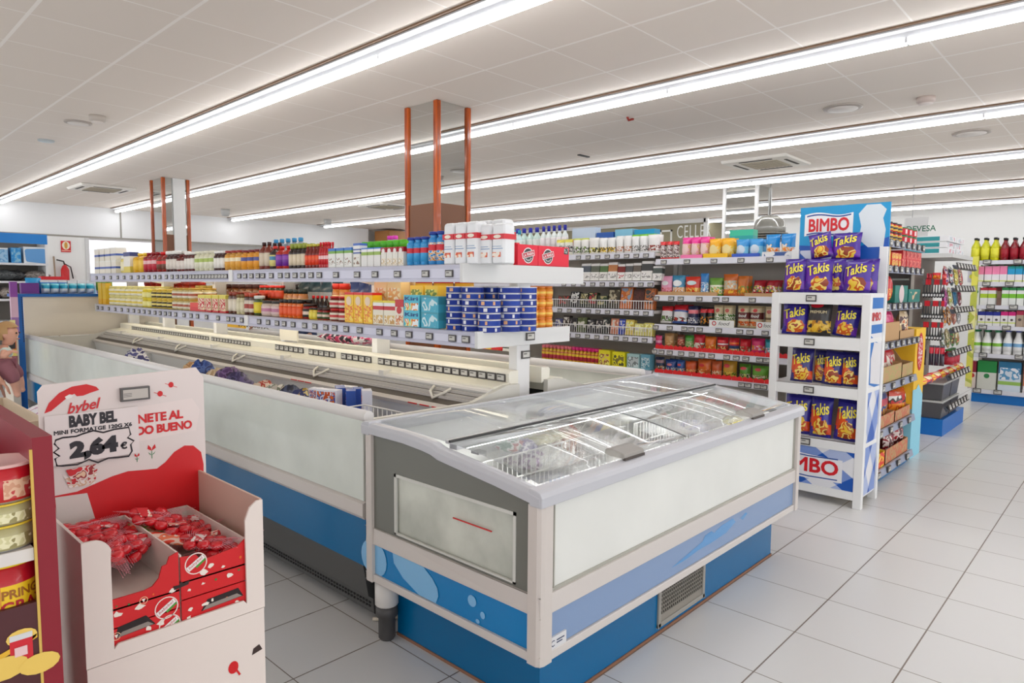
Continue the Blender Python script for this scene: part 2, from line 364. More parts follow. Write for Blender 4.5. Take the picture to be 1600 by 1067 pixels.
# ---------------------------------------------------------------- glazed chest freezer at the head of the island
MBLUE = mat((0, 100, 152), .16, spec=.3); MGREY = mat((112, 113, 106), .3); MTRIM = mat((206, 199, 194), .35); MRAIL = mat((190, 191, 197), .28)
clear = glass_mat('clear_lid_glass', (253, 254, 253), .13, .02, .03, (238, 240, 240))
frost = glass_mat('frosted_glass', (225, 228, 222), (.95, 1.0), .04, .08, (226, 227, 222))
frost2 = glass_mat('misted_glass', (214, 222, 212), (.6, .96), .05, .08, (214, 217, 206))
misty = glass_mat('freezer_front_glass', (205, 220, 210), (.88, .97), .04, .10, (218, 223, 216))
x0, x1, y0, y1 = 1.60, 3.83, 1.37, 2.34
cf = thing('glass_lid_chest_freezer', 'wide chest freezer with sliding glass lids on a blue plinth', 'freezer', (2.71, 1.86, 0))
m = MB(); m.box(1.71, 3.70, 1.462, 2.27, .012, .285); m.build('plinth', MBLUE, cf)
m = MB(); m.box(1.706, 3.704, 1.457, 2.272, 0, .012); m.build('plinth_edge', mat((140, 98, 74), .5), cf)
m = MB()   # bottom rail and middle rail round the body
for z0, z1, e in ((.264, .296, .012), (.425, .495, .012)):
    m.box(x0, x1, y0, y0+.03, z0, z1); m.box(x0, x1, y1-.03, y1, z0, z1); m.box(x0, x0+.03, y0, y1, z0, z1); m.box(x1-.03, x1, y0, y1, z0, z1)
m.build('body_rail', MTRIM, cf, .003)
# lower band with printed ice shapes
m = MB(); m.box(x0+.012, x1-.012, y0+.012, y1-.012, .296, .425); lb = m.build('lower_band', mat((0, 124, 190), .1, spec=.4), cf)
def on_left(y, z): return (x0+.0095, y, z)
def on_front(x, z): return (x, y0+.0095, z)
def oval(cx, cz, rx, rz, n=20, zc=(.2975, .4245)): return [(cx+rx*math.cos(2*math.pi*k/n), min(max(cz+rz*math.sin(2*math.pi*k/n), zc[0]), zc[1])) for k in range(n)]
def ice(pts): m = MB(); m.poly([on_left(a, b) for a, b in pts]); m.build('ice_print', mat((122, 182, 226), .1, coat=.5), cf)
ice(oval(2.30, .36, .09, .08)); ice([(2.17, .424), (2.16, .38), (2.10, .335), (2.0, .2985), (1.90, .2985), (1.885, .33), (1.89, .36), (1.92, .39), (1.98, .424)])
for q_ in (oval(1.70, .375, .022, .021), oval(1.645, .34, .012, .013), oval(1.67, .31, .01, .008)): ice(q_)
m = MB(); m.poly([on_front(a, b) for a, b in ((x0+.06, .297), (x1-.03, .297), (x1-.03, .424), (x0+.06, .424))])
m.build('front_reflection', mat((126, 150, 186), .1), cf)  # floor reflection painted as a steel-blue sheet over the blue band
m = MB()
on_f2 = lambda x, z: (x, y0+.0085, z)
m.poly([on_f2(a, b) for a, b in ((2.45, .335), (2.62, .36), (2.72, .375), (2.74, .395), (2.80, .40), (2.83, .385), (2.90, .40), (3.02, .405), (3.05, .38), (2.95, .352), (2.80, .345), (2.68, .345), (2.56, .335))])
m.build('water_print', mat((66, 140, 200), .1, coat=.5), cf); m = MB(); m.poly([on_f2(a, b) for a, b in ((3.10, .385), (3.16, .40), (3.18, .39), (3.13, .37))])
m.build('water_print', mat((66, 140, 200), .1, coat=.5), cf)
m = MB(); m.box(1.643, 1.742, y0+.002, y0+.01, .292, .338); pl = m.build('rating_plate', mat((214, 214, 216), .4), cf)
m = MB(); m.text('C', lambda u, v: (1.66+u, y0+.0015, .305+v), 0, h=.022); m.box(1.69, 1.73, y0+.001, y0+.0018, .32, .324); m.box(1.69, 1.72, y0+.001, y0+.0018, .311, .315); m.build('plate_marking', mat((60, 70, 100), .5), pl)
# corner posts
for (x, y) in ((x0, y0), (x1, y0), (x0, y1), (x1, y1)):
    sx = 1 if x == x0 else -1; sy = 1 if y == y0 else -1; top = .80 if y == y0 else .90
    m = MB(); pts = [(x+sx*.055, y-sy*.006), (x+sx*.016, y-sy*.006), (x+sx*.002, y-sy*.001), (x-sx*.006, y+sy*.012), (x-sx*.006, y+sy*.05), (x+sx*.055, y+sy*.05)]
    m.prism(pts, 'z', .262, top); m.build('corner_post', mat((204, 196, 190), .3), cf)
# grey side panels with the pane let in
def top_z(y):   # lower edge of the top rail over the side panels
    pr = ((1.37, .785), (1.43, .79), (1.57, .812), (1.883, .862), (1.923, .872), (2.36, .89))
    for (a, za), (b, zb) in zip(pr, pr[1:]):
        if a <= y <= b: return za+(zb-za)*(y-a)/(b-a)
    return pr[-1][1]
wy0, wy1, wz0, wz1 = 1.485, 2.15, .505, .752
for xs, fl in ((x0+.008, 1), (x1-.008, -1)):
    m = MB(); ys = [y0+.05, wy0, 1.6, 1.75, 1.883, 1.923, wy1, y1-.04]
    for a, b in zip(ys, ys[1:]):
        if wy0-1e-6 <= a and b <= wy1+1e-6:
            m.poly([(xs, a, .495), (xs, b, .495), (xs, b, wz0), (xs, a, wz0)]); m.poly([(xs, a, wz1), (xs, b, wz1), (xs, b, top_z(b)+.03), (xs, a, top_z(a)+.03)])
        else: m.poly([(xs, a, .495), (xs, b, .495), (xs, b, top_z(b)+.03), (xs, a, top_z(a)+.03)])
    sp = m.build('end_panel', MGREY, cf)
    m = MB(); t = .012
    m.box(xs-.003, xs+.006, wy0, wy0+t, wz0, wz1); m.box(xs-.003, xs+.006, wy1-t, wy1, wz0, wz1); m.box(xs-.003, xs+.006, wy0, wy1, wz1-t, wz1); m.box(xs-.003, xs+.006, wy0, wy1, wz0, wz0+t*.6)
    m.build('window_bead', mat((206, 206, 200), .35), sp)
    m = MB(); m.box(xs+fl*.010, xs+fl*.016, wy0, wy1, wz0, wz1); m.build('window_pane', frost2, sp)
m = MB(); xa = x0+.004
for a, b in ((2.02, 1.68), (1.62, 1.58), (1.56, 1.50)): pass
for z in (.655, ): m.box(xa+.002, xa+.006, 1.60, 1.80, z, z+.004)
m.build('load_line', mat((200, 40, 40), .5), cf)
# long front and back glazing
for ys, nmv in ((y0+.014, 'front_glazing'), (y1-.02, 'back_glazing')):
    m = MB(); m.box(x0+.05, x1-.05, ys, ys+.006, .495, .80 if ys < 2 else .90); m.build(nmv, frost, cf)
m = MB()
for xx in (x0+.052, x0+.066, x0+.08, x1-.058, x1-.072): m.box(xx, xx+.005, y0+.010, y0+.016, .495, .795)
m.box(x0+.05, x1-.05, y0+.008, y0+.016, .495, .505); m.build('glazing_bead', mat((170, 168, 158), .35), cf)
# top rail: front bar, back bar and the two shaped sides
m = MB()
def bar_y(y, z, yo, flip=1):   # front / back bar section in (y,z)
    return [(y-.012*flip, z-.052), (y-.014*flip, z-.018), (y-.005*flip, z-.003), (y+.010*flip, z+.002), (y+.042*flip, z+.006), (y+.046*flip, z-.004), (y+.04*flip, z-.052)]
m.prism(bar_y(y0, .848, 0), 'x', x0-.012, x1+.012); m.prism(bar_y(y1, .938, 0, -1), 'x', x0-.012, x1+.012)
side = [(1.365, .842), (1.416, .852), (1.57, .874), (1.736, .893), (1.865, .908), (1.905, .921), (1.96, .928), (2.074, .936), (2.35, .938)]
for xs, sg in ((x0, 1), (x1, -1)):
    sec = [(-.012, -.046), (-.014, -.014), (-.004, -.002), (.012, 0), (.036, -.004), (.04, -.046)]
    v = []; f = []
    for (y, z) in side:
        for dx, dz in sec: v.append((xs+sg*dx, y, z+dz))
    n = len(sec)
    for i in range(len(side)-1):
        for k in range(n): f.append((i*n+k, i*n+(k+1) % n, (i+1)*n+(k+1) % n, (i+1)*n+k))
    f += [tuple(range(n)), tuple(range(len(v)-n, len(v)))]
    m.raw(v, f, 0, False)
m.build('top_rail', MRAIL, cf, .003)
# white tub
m = MB(); a, b, c, d = x0+.06, x1-.06, y0+.05, y1-.05
m.poly([(a, c, .50), (b, c, .50), (b, d, .50), (a, d, .50)]); m.poly([(a, c, .5), (b, c, .5), (b, c, .81), (a, c, .81)]); m.poly([(a, d, .5), (b, d, .5), (b, d, .89), (a, d, .89)])
m.poly([(a, c, .5), (a, d, .5), (a, d, .88), (a, c, .79)]); m.poly([(b, c, .5), (b, d, .5), (b, d, .88), (b, c, .79)])
m.build('tub_liner', mat((226, 226, 222), .4), cf)
# lids: two sliding front lids (curved), two back lids
def lid(xa, xb, ya, yb, za, zb, sag, name):
    n = 8; vs = []
    for i in range(n+1):
        t = i/n; y = ya+(yb-ya)*t; z = za+(zb-za)*t+sag*4*t*(1-t)
        vs += [(xa, y, z), (xb, y, z), (xa, y, z+.004), (xb, y, z+.004)]
    f = []
    for i in range(n):
        a = i*4; f += [(a, a+4, a+5, a+1), (a+2, a+3, a+7, a+6), (a, a+2, a+6, a+4), (a+1, a+5, a+7, a+3)]
    f += [(0, 1, 3, 2), (n*4, n*4+2, n*4+3, n*4+1)]
    mm = MB(); mm.raw(vs, f, 0, True); o = mm.build(name, clear, cf); [setattr(p, 'use_smooth', abs(p.normal.z) > .7) for p in o.data.polygons]; return o
XS = 2.62
for xa, xb, hx in ((x0+.05, XS, 2.17), (XS+.008, x1-.05, 3.30)):
    g = lid(xa, xb, y0+.055, 1.86, .852, .915, .012, 'front_lid')
    m = MB(); m.prism([(-.055, .856), (-.052, .876), (.0, .889), (.035, .885), (.04, .866), (.01, .858)], 'x', hx-.07, hx+.07)
    m.v = [(x, y+y0+.075, z) for x, y, z in m.v]; m.build('lid_handle', mat((150, 146, 140), .4), g, .006)
    m = MB(); m.box(hx-.068, hx+.068, y0+.018, y0+.03, .852, .862); m.build('handle_grip', mat((70, 60, 54), .5), g)
    g2 = lid(xa, xb, 1.89, y1-.045, .918, .935, .0, 'back_lid')
m = MB(); m.box(x0+.05, x1-.05, 1.862, 1.872, .917, .926); m.box(x0+.05, x1-.05, 1.872, 1.89, .912, .924, 1)
for k in range(8):
    ta, tb_ = k/8, (k+1)/8; q_ = [(y0+.055+(1.86-y0-.055)*t, .852+.063*t+.048*t*(1-t)+.0065) for t in (ta, tb_)]
    m.poly([(XS-.003, *q_[0]), (XS+.009, *q_[0]), (XS+.009, *q_[1]), (XS-.003, *q_[1])])
m.build('lid_seal', [mat((40, 40, 40), .5), mat((190, 190, 192), .4)], cf)
m = MB(); m.box(1.66, 1.70, 1.72, 1.76, .895, .904); m.build('lid_stop', mat((150, 150, 150), .4), cf)
# inside: wire dividers and label rail
wire = mat((232, 230, 228), .4)
def wire_grid(xa, xb, y, za, zb, step=.028):
    mm = MB(); n = int((xb-xa)/step)
    for k in range(n+1): mm.box(xa+k*step, xa+k*step+.003, y, y+.003, za, zb)
    for z in (za, (za+zb)/2, zb): mm.box(xa, xb, y-.001, y+.005, z, z+.005)
    return mm
m = wire_grid(1.70, 2.72, 1.80, .64, .83); m.raw(*[[], []]); m.build('wire_divider', wire, cf)
m = wire_grid(2.80, 3.70, 1.80, .64, .83); m.build('wire_divider', wire, cf)
m = MB()
for xx in (3.05,):
    for k in range(14): m.box(xx, xx+.003, y0+.08+k*.05, y0+.083+k*.05, .52, .78)
    m.box(xx-.001, xx+.004, y0+.06, 1.80, .78, .786)
m.build('cross_divider', wire, cf)
m = MB(); m.box(1.68, 3.75, 1.86, 1.90, .885, .905); m.build('centre_bar', mat((200, 200, 202), .35), cf)
m = MB(); m.box(1.75, 3.70, 1.875, 1.885, .878, .885); m.build('added_fill_strip', mat((250, 250, 250), .4, emit=24), cf)  # fill light added to brighten the dim tub
m = MB(); m.box(1.75, 3.70, y0+.052, y0+.06, .795, .803); m.build('added_fill_strip', mat((250, 250, 250), .4, emit=22), cf)  # second added fill light, kept out of sight behind the front rail
# front grille low on the plinth
m = MB(); ga, gb, gz0, gz1 = 2.485, 2.905, .03, .255
t = .022; yy = 1.452
m.box(ga, gb, yy, 1.462, gz0, gz0+t); m.box(ga, gb, yy, 1.462, gz1-t, gz1); m.box(ga, ga+t, yy, 1.462, gz0, gz1); m.box(gb-t, gb, yy, 1.462, gz0, gz1)
gr = m.build('grille_frame', mat((150, 146, 138), .4), cf, .003)
m = MB(); m.box(ga+t, gb-t, 1.4605, 1.462, gz0+t, gz1-t); m.build('grille_backing', mat((40, 38, 36), .8), gr)
m = MB()
n = 22
for k in range(n+1): xk = ga+t+(gb-ga-2*t)*k/n; m.box(xk-.0025, xk+.0025, 1.456, 1.459, gz0+t+.03, gz1-t)
for k in range(9): zk = gz0+t+.03+(gz1-gz0-2*t-.03)*k/8; m.box(ga+t, gb-t, 1.456, 1.459, zk-.0025, zk+.0025)
m.box(ga+t, gb-t, 1.4575, 1.46, gz0+t, gz0+t+.03)
m.build('grille_mesh', mat((140, 134, 124), .4), gr)
# foot at the back corner
m = MB(); m.lathe([(.045, .15, 0), (.05, .155), (.05, .262)], 16, (x0+.06, y1-.06, 0)); ft = m.build('foot', mat((214, 210, 206), .35), cf)
m = MB(); m.lathe([(.03, 0), (.036, .01), (.036, .10), (.047, .105), (.047, .15)], 16, (x0+.06, y1-.06, 0)); m.build('foot_collar', mat((74, 72, 72), .5), ft)

# frozen packets seen through the lids
def packet(w, l, h, cols, seed, name='frozen_bag', n=10):
    """soft bag lying flat, crumpled"""
    r_ = random.Random(seed); m = MB(); vs = []; fs = []
    for side in (1, -1):
        base = len(vs)
        for j in range(n+1):
            for i in range(n+1):
                u, v = i/n*2-1, j/n*2-1
                t = max(0, (1-abs(u)**2.5))*max(0, (1-abs(v)**2.5)); t = t**.6
                z = h*.5*t*side*(1+r_.uniform(-.13, .13)) if 0 < t else 0
                vs.append((u*w/2*(1+.04*math.sin(5*v+seed)), v*l/2*(1+.04*math.cos(4*u+seed)), h*.5+z))
        for j in range(n):
            for i in range(n):
                a = base+j*(n+1)+i; q = (a, a+1, a+n+2, a+n+1); fs.append(q if side == 1 else q[::-1])
    z_ = min(v[2] for v in vs); m.raw([(a, b, c-z_+.001) for a, b, c in vs], fs, 0, True)
    return m.build(name, print_mat(cols, 26, seed, .35, 'noise'))
PLW = [(234, 234, 232), (240, 240, 240), (222, 222, 222), (244, 244, 244)]
fb = [  # px, py, z, w, l, h, inks, label, rz
 (930, 690, .66, .34, .26, .12, PLW, 'large clear white bag bulging under the front glass lid', .3),
 (835, 725, .62, .30, .25, .10, PLW, 'white frosted bag in the front corner of the glass lid freezer', -.2),
 (880, 700, .60, .22, .16, .08, [(200, 200, 200), (120, 124, 140), (235, 235, 235)], 'small bag with dark print beside the bulging white bag', .8),
 (745, 700, .66, .16, .22, .09, [(110, 90, 130), (180, 150, 190), (226, 226, 226)], 'purple printed bag behind the wire grid at left corner', .1),
 (815, 682, .66, .18, .10, .16, [(196, 110, 70), (236, 214, 190), (160, 60, 40)], 'orange brown carton bag behind the wire grid', .1),
 (1010, 660, .64, .28, .30, .09, PLW, 'flat white bag beside the cross divider of the freezer', .5),
 (1035, 652, .66, .17, .18, .08, [(226, 120, 130), (240, 226, 226), (214, 80, 96)], 'pink and white bag under the far sliding lid', .2),
 (1075, 652, .66, .15, .16, .08, [(236, 190, 110), (240, 226, 190), (220, 140, 60)], 'yellow orange bag next to the pink and white bag', -.3),
 (1115, 660, .66, .17, .20, .09, [(200, 200, 226), (236, 236, 240), (130, 140, 190)], 'pale lilac bag next to the yellow orange bag', .2),
 (1100, 622, .70, .12, .14, .07, [(220, 150, 130), (236, 226, 210), (120, 170, 110)], 'small pinkish packet at the far side of the freezer', .4),
 (1118, 626, .70, .15, .12, .06, [(226, 206, 160), (240, 230, 210), (196, 160, 100)], 'small beige packet beside the small pinkish packet', -.2),
 (1212, 636, .74, .12, .10, .05, [(220, 206, 110), (240, 234, 190), (150, 130, 60)], 'yellowish packet in the far right corner of the freezer', .1),
 (690, 672, .74, .14, .12, .06, [(110, 150, 130), (226, 226, 222), (180, 70, 80)], 'green and red packet in the back left corner of the freezer', .2),
 (725, 678, .72, .18, .14, .07, [(140, 120, 180), (226, 222, 230), (90, 80, 140)], 'violet packet beside the green and red packet', .6),
 (880, 630, .76, .36, .18, .07, PLW, 'long white packet under the back lid near the post', .1),
 (770, 668, .74, .26, .14, .06, [(214, 206, 160), (226, 220, 196), (200, 190, 140)], 'cream yellow packet under the back lid', .15),
 (980, 625, .76, .3, .16, .06, [(210, 210, 208), (236, 236, 236), (90, 90, 90)], 'white packet with black print under the back lid', .1),
 (1045, 608, .76, .22, .14, .06, [(200, 150, 130), (226, 210, 200), (150, 90, 70)], 'brownish pink packet under the back lid, far end', .3),
]
for i, (px, py, z, w_, l_, h_, cols, lab, rz) in enumerate(fb):
    p = P(px, py, Z=z); o = packet(w_, l_, h_, cols, i+1)
    p.x = min(max(p.x, x0+.10+w_/2), x1-.10-w_/2); p.y = min(max(p.y, y0+.10+l_/2), y1-.10-l_/2)
    o.location = (p.x, p.y, max(z-h_/2, .606)); o.rotation_euler = (0, 0, rz)
    tag(o, lab, 'frozen food bag', 'packets in the glass lid freezer')
# filling below them so the bags lie on goods
for i in range(18):
    gx = x0+.24+(i % 9)*.22; gy = 1.60 if i < 9 else 2.08; w_ = .19; l_ = .28
    o = packet(w_, l_, .09, PLW if i % 3 else [(216, 216, 222), (236, 236, 238), (196, 200, 212)], 40+i); o.location = (gx, gy, .502)
    tag(o, 'pale frozen bag lying low in the glass lid freezer, ' + ('front' if i < 9 else 'back') + ' row, ' + ORD[i % 9] + ' from left', 'frozen food bag', 'lower frozen bags')

# ---------------------------------------------------------------- the long open island freezers
YA, YB = 2.385, 8.60
PTAG = None
def price_tag_mesh():
    m = MB(); m.box(-.026, .026, -.006, 0, 0, .034, 0); m.poly([(-.021, -.0065, .006), (.021, -.0065, .006), (.021, -.0065, .028), (-.021, -.0065, .028)], 1)
    m.poly([(-.017, -.0068, .018), (.004, -.0068, .018), (.004, -.0068, .024), (-.017, -.0068, .024)], 2)
    return m
_pt = None
def price_tag(parent, loc, rz, first=[None], sc=1, tilt=0):
    """one electronic shelf label; facing local -Y"""
    key = round(sc, 2)
    if not isinstance(first[0], dict): first[0] = {}
    if key not in first[0]:
        mm = price_tag_mesh(); mm.v = [(x*sc, y*sc, z*sc) for x, y, z in mm.v]
        o = mm.build('price_tag', [mat((74, 70, 68), .4), mat((196, 194, 188), .5), mat((110, 108, 104), .5)], None)
        first[0][key] = o
    else:
        o = first[0][key].copy(); COL.objects.link(o)
    o.parent = parent; off = ORG.get(parent.name, Vector()) if parent else Vector()
    o.location = Vector(loc)-off; o.rotation_euler = (tilt, 0, rz); return o
FX = -math.pi/2      # local -Y turned to face -X
def island_run(near):
    s = 1 if near else -1; cx = 2.715
    def X(x): return x if near else 2*cx-x
    r = thing('open_island_freezer', 'long open freezer with misted front glass and blue band, ' + ('near side of the island' if near else 'far side beyond the shelf posts'), 'freezer', (X(2.1), 5.6, 0), 'open island freezers')
    def bx(mm, a, b, *q): mm.box(X(a), X(b), *q)
    def pz(mm, pts, *q): mm.prism([(X(a), z) for a, z in pts], 'y', *q)
    m = MB(); pz(m, [(1.72, .03), (1.69, .05), (1.685, .12), (1.66, .14), (1.635, .29), (2.6, .29), (2.6, .03)], YA+.03, YB); kp = m.build('kick_plate', mat((74, 74, 73), .4), r)
    m = MB(); bx(m, 1.76, 2.6, YA+.06, YB, 0, .03); m.build('base', mat((24, 24, 24), .7), r)
    if near:
        m = MB()
        for k in range(150):
            y = YA+.05+k*.024
            m.box(1.683, 1.686, y, y+.012, .075, .083); m.box(1.683, 1.686, y, y+.012, .092, .10)
        m.build('kick_vent', mat((20, 20, 20), .7), kp)
    m = MB(); bx(m, 1.63, 2.6, YA, YB, .29, .505); m.build('blue_band', MBLUE, r)
    m = MB(); pz(m, [(1.625, .50), (1.615, .515), (1.615, .57), (1.64, .58), (1.7, .58), (1.7, .50)], YA, YB); m.build('lower_rail', MTRIM, r)
    m = MB(); bx(m, 1.628, 1.636, YA+.01, YB-.01, .578, .935); m.build('front_glass', misty, r)
    m = MB(); m.tube([(X(1.645), YA-.01, .945), (X(1.645), YB, .945)], .026, 12); bx(m, 1.632, 1.66, YA, YB, .915, .94); m.build('front_rail', mat((222, 219, 216), .3), r)
    # well
    m = MB(); bx(m, 1.66, 2.33, YA+.03, YB-.03, .58, .60); m.poly([(X(2.33), YA+.03, .6), (X(2.33), YB-.03, .6), (X(2.28), YB-.03, .862), (X(2.28), YA+.03, .862)])
    m.build('well_liner', mat((226, 226, 226), .4), r)
    for yy in (YA, YB-.03): m = MB(); m.prism([(X(1.64), .58), (X(1.64), .93), (X(2.26), .93), (X(2.5), .99), (X(2.6), .99), (X(2.6), .3), (X(1.64), .3)], 'y', yy, yy+.03); m.build('end_wall', mat((206, 203, 194), .45), r)
    m = MB()
    for yy in (3.85, 5.2, 6.8): pz(m, [(1.68, .60), (1.68, .74), (2.275, .855), (2.31, .60)], yy, yy+.012)
    m.build('well_divider', mat((210, 210, 208), .4), r)
    # back of the well: lip, dark slots with rails, sloped white cover, label ledge
    m = MB(); pz(m, [(2.265, .852), (2.26, .872), (2.285, .885), (2.33, .89), (2.33, .852)], YA+.03, YB-.03); m.build('well_lip', MTRIM, r)
    m = MB(); pz(m, [(2.29, .885), (2.32, .905), (2.36, .92), (2.40, .945), (2.44, .945), (2.44, .84), (2.29, .84)], YA+.03, YB-.03); m.build('slot_channel', mat((86, 78, 70), .5), r)
    m = MB()
    for a, z in ((2.325, .915), (2.35, .928), (2.378, .944)): bx(m, a, a+.014, YA+.03, YB-.03, z-.01, z+.006)
    m.build('slide_rail', mat((196, 190, 184), .35), r)
    m = MB(); pz(m, [(2.40, .945), (2.392, .962), (2.40, .972), (2.43, .978), (2.44, .94)], YA+.03, YB-.03); m.build('cover_nose', mat((216, 213, 208), .3), r)
    m = MB(); pz(m, [(2.425, .972), (2.432, .985), (2.555, 1.0), (2.555, .92), (2.44, .92)], YA+.03, YB-.03); m.build('sloped_cover', mat((228, 224, 208), .4), r)
    m = MB(); pz(m, [(2.552, .995), (2.548, 1.045), (2.56, 1.056), (2.62, 1.058), (2.62, .97)], YA+.03, YB-.03); lg = m.build('label_ledge', mat((232, 228, 214), .4), r)
    if near:
        y = 2.47; k = 0
        gaps = ((3.55, 3.66), (4.02, 4.08), (4.42, 4.50), (4.93, 5.32), (6.10, 6.16))
        while y < 8.2:
            if not any(a < y < b for a, b in gaps) and k < 98:
                price_tag(lg, (2.5495, y, 1.0), FX, sc=1.2 if y < 5.3 else .95); k += 1
            y += .071 if y < 5.3 else .058
        m = MB()
        for yy in (2.75, 3.95, 5.15, 6.3, 7.4):      # wire handles on the slides
            m.tube([(2.38, yy-.07, .955), (2.34, yy-.055, .935), (2.31, yy, .905), (2.34, yy+.055, .935), (2.38, yy+.07, .955)], .008, 6)
        m.build('slide_handle', mat((232, 228, 216), .35), r)
        m = MB()
        for yy in (2.62, 2.72, 2.82, 3.9, 3.99, 4.08): m.box(2.256, 2.261, yy, yy+.075, .868, .874)
        m.build('red_marker', mat((216, 40, 44), .5), r)
        m = MB()
        for yy in (3.3, 4.5, 5.7, 6.9, 8.0): m.box(2.392, 2.45, yy, yy+.05, .965, .995)
        m.build('cover_clip', mat((222, 219, 212), .35), r)
    return r
isl = island_run(True); isl2 = island_run(False)
# frozen goods that show over the rail
def box_pack(w, d, h, cols, name='carton', art=True, panel=None, seed=0):
    m = MB(); m.box(-w/2, w/2, -d/2, d/2, 0, h)
    o = m.build(name, mat(cols[0], .4), None)
    if art:
        m = MB(); e = .0012; m.box(-w/2+w*.06, w/2-w*.06, -d/2-e, -d/2+e, h*.34, h*.97); m.build('printed_front', print_mat(panel or cols, 7/max(w, .03)*.9, seed, .4, 'noise'), o)
        m = MB(); m.box(-w/2-e*.3, w/2+e*.3, -d/2-e*.9, -d/2+e, h*.08, h*.28); m.build('title_band', mat(cols[1], .4), o)
    return o
bw_ = [((44, 84, 176), (230, 230, 240), (226, 120, 40)), ((226, 226, 236), (40, 80, 170), (226, 110, 30)), ((206, 206, 220), (44, 84, 170), (240, 150, 50))]
for i, (pa, pb, pt_, dx, rz, k_) in enumerate([(490, 499, 606, -.02, .5, 1), (504, 525, 608, -.02, .35, 1), (523, 541, 604, .08, -.5, 0), (533, 551, 603, .18, .3, 1), (541, 556, 609, .06, -.6, 0), (554, 566, 606, .14, -.5, 0), (565, 581, 609, .06, -.55, 2)]):
    X_ = 1.93+dx; A, B, T = P(pa, 625, X=X_), P(pb, 625, X=X_), P((pa+pb)/2, pt_, X=X_)
    c_ = bw_[k_]; w_ = max(.06, abs(A.y-B.y)); o = box_pack(w_, .05, T.z-.605, [c_[0], c_[1]], 'frozen_food_box', True, [c_[2], c_[1], c_[0], (200, 80, 30)], i)
    o.location = (X_, (A.y+B.y)/2, .605); o.rotation_euler = (0, 0, FX+rz)
    tag(o, 'blue and orange frozen food box standing in the open freezer, ' + ORD[i] + ' from left', 'frozen food box', 'boxes in the open freezer')
def wire_basket(x0_, x1_, ya, yb, z0_, z1_, label):
    m = MB()
    for z in (z0_, (z0_+z1_)/2, z1_): m.tube([(x0_, ya, z), (x1_, ya, z), (x1_, yb, z), (x0_, yb, z)], .004, 6, 0, True)
    k = 0
    n = 9
    for t in range(n+1):
        y = ya+(yb-ya)*t/n
        for xx in (x0_, x1_): m.cyl((xx, y, z0_), (xx, y, z1_), .0025, 5)
        m.cyl((x0_, y, z0_), (x1_, y, z0_), .0025, 5)
    return tag(m.build('wire_basket', wire), label, 'basket')
wire_basket(1.72, 1.90, 2.45, 2.78, .72, .915, 'white wire basket standing in the open freezer beside the blue boxes')
fl = [(340, 581, .17, [(216, 196, 156), (226, 206, 176), (190, 160, 120)], 'beige frozen bag showing over the rail of the open freezer'),
      (356, 578, .14, [(90, 60, 110), (130, 100, 150), (60, 44, 80)], 'purple crumpled bag beside the beige frozen bag'),
      (372, 586, .14, [(60, 50, 96), (90, 80, 130), (40, 36, 70)], 'dark violet crumpled bag beside the purple bag'),
      (315, 567, .09, [(40, 70, 140), (70, 100, 170), (30, 50, 110)], 'dark blue bag standing behind the promotional header board'),
      (303, 570, .14, [(216, 170, 120), (230, 196, 150), (190, 140, 90)], 'tan frozen bag behind the promotional header board'),
      (412, 602, .13, [(214, 170, 130), (190, 60, 50), (230, 210, 190)], 'beige and red bag in the open freezer by the white divider'),
      (430, 605, .10, [(230, 226, 220), (120, 130, 110), (206, 200, 190)], 'pale printed bag in the open freezer by the white divider'),
      (452, 608, .06, [(50, 60, 90), (80, 90, 120), (40, 44, 66)], 'small navy bag in the open freezer by the white divider'),
      (472, 613, .13, [(226, 190, 90), (60, 70, 120), (236, 216, 150)], 'yellow and navy bag in the open freezer before the blue boxes'),
      (212, 549, .12, [(60, 60, 120), (226, 226, 230), (90, 90, 150)], 'blue and white bag at the far end of the open freezer')]
for i, (px, pt_, w_, cols, lab) in enumerate(fl):
    T = P(px, pt_, X=1.95); o = packet(.22, w_, max(.08, T.z-.605), cols, 70+i); o.location = (1.95, T.y, .605)
    tag(o, lab, 'frozen food bag')
# cable on the floor behind the foot
m = MB(); m.tube([(1.70, 2.44, .012), (1.74, 2.40, .012), (1.79, 2.36, .02), (1.86, 2.33, .012), (1.95, 2.335, .012)], .008, 6)
tag(m.build('power_cable', mat((214, 204, 186), .5)), 'pale cable on the floor behind the freezer foot', 'cable')

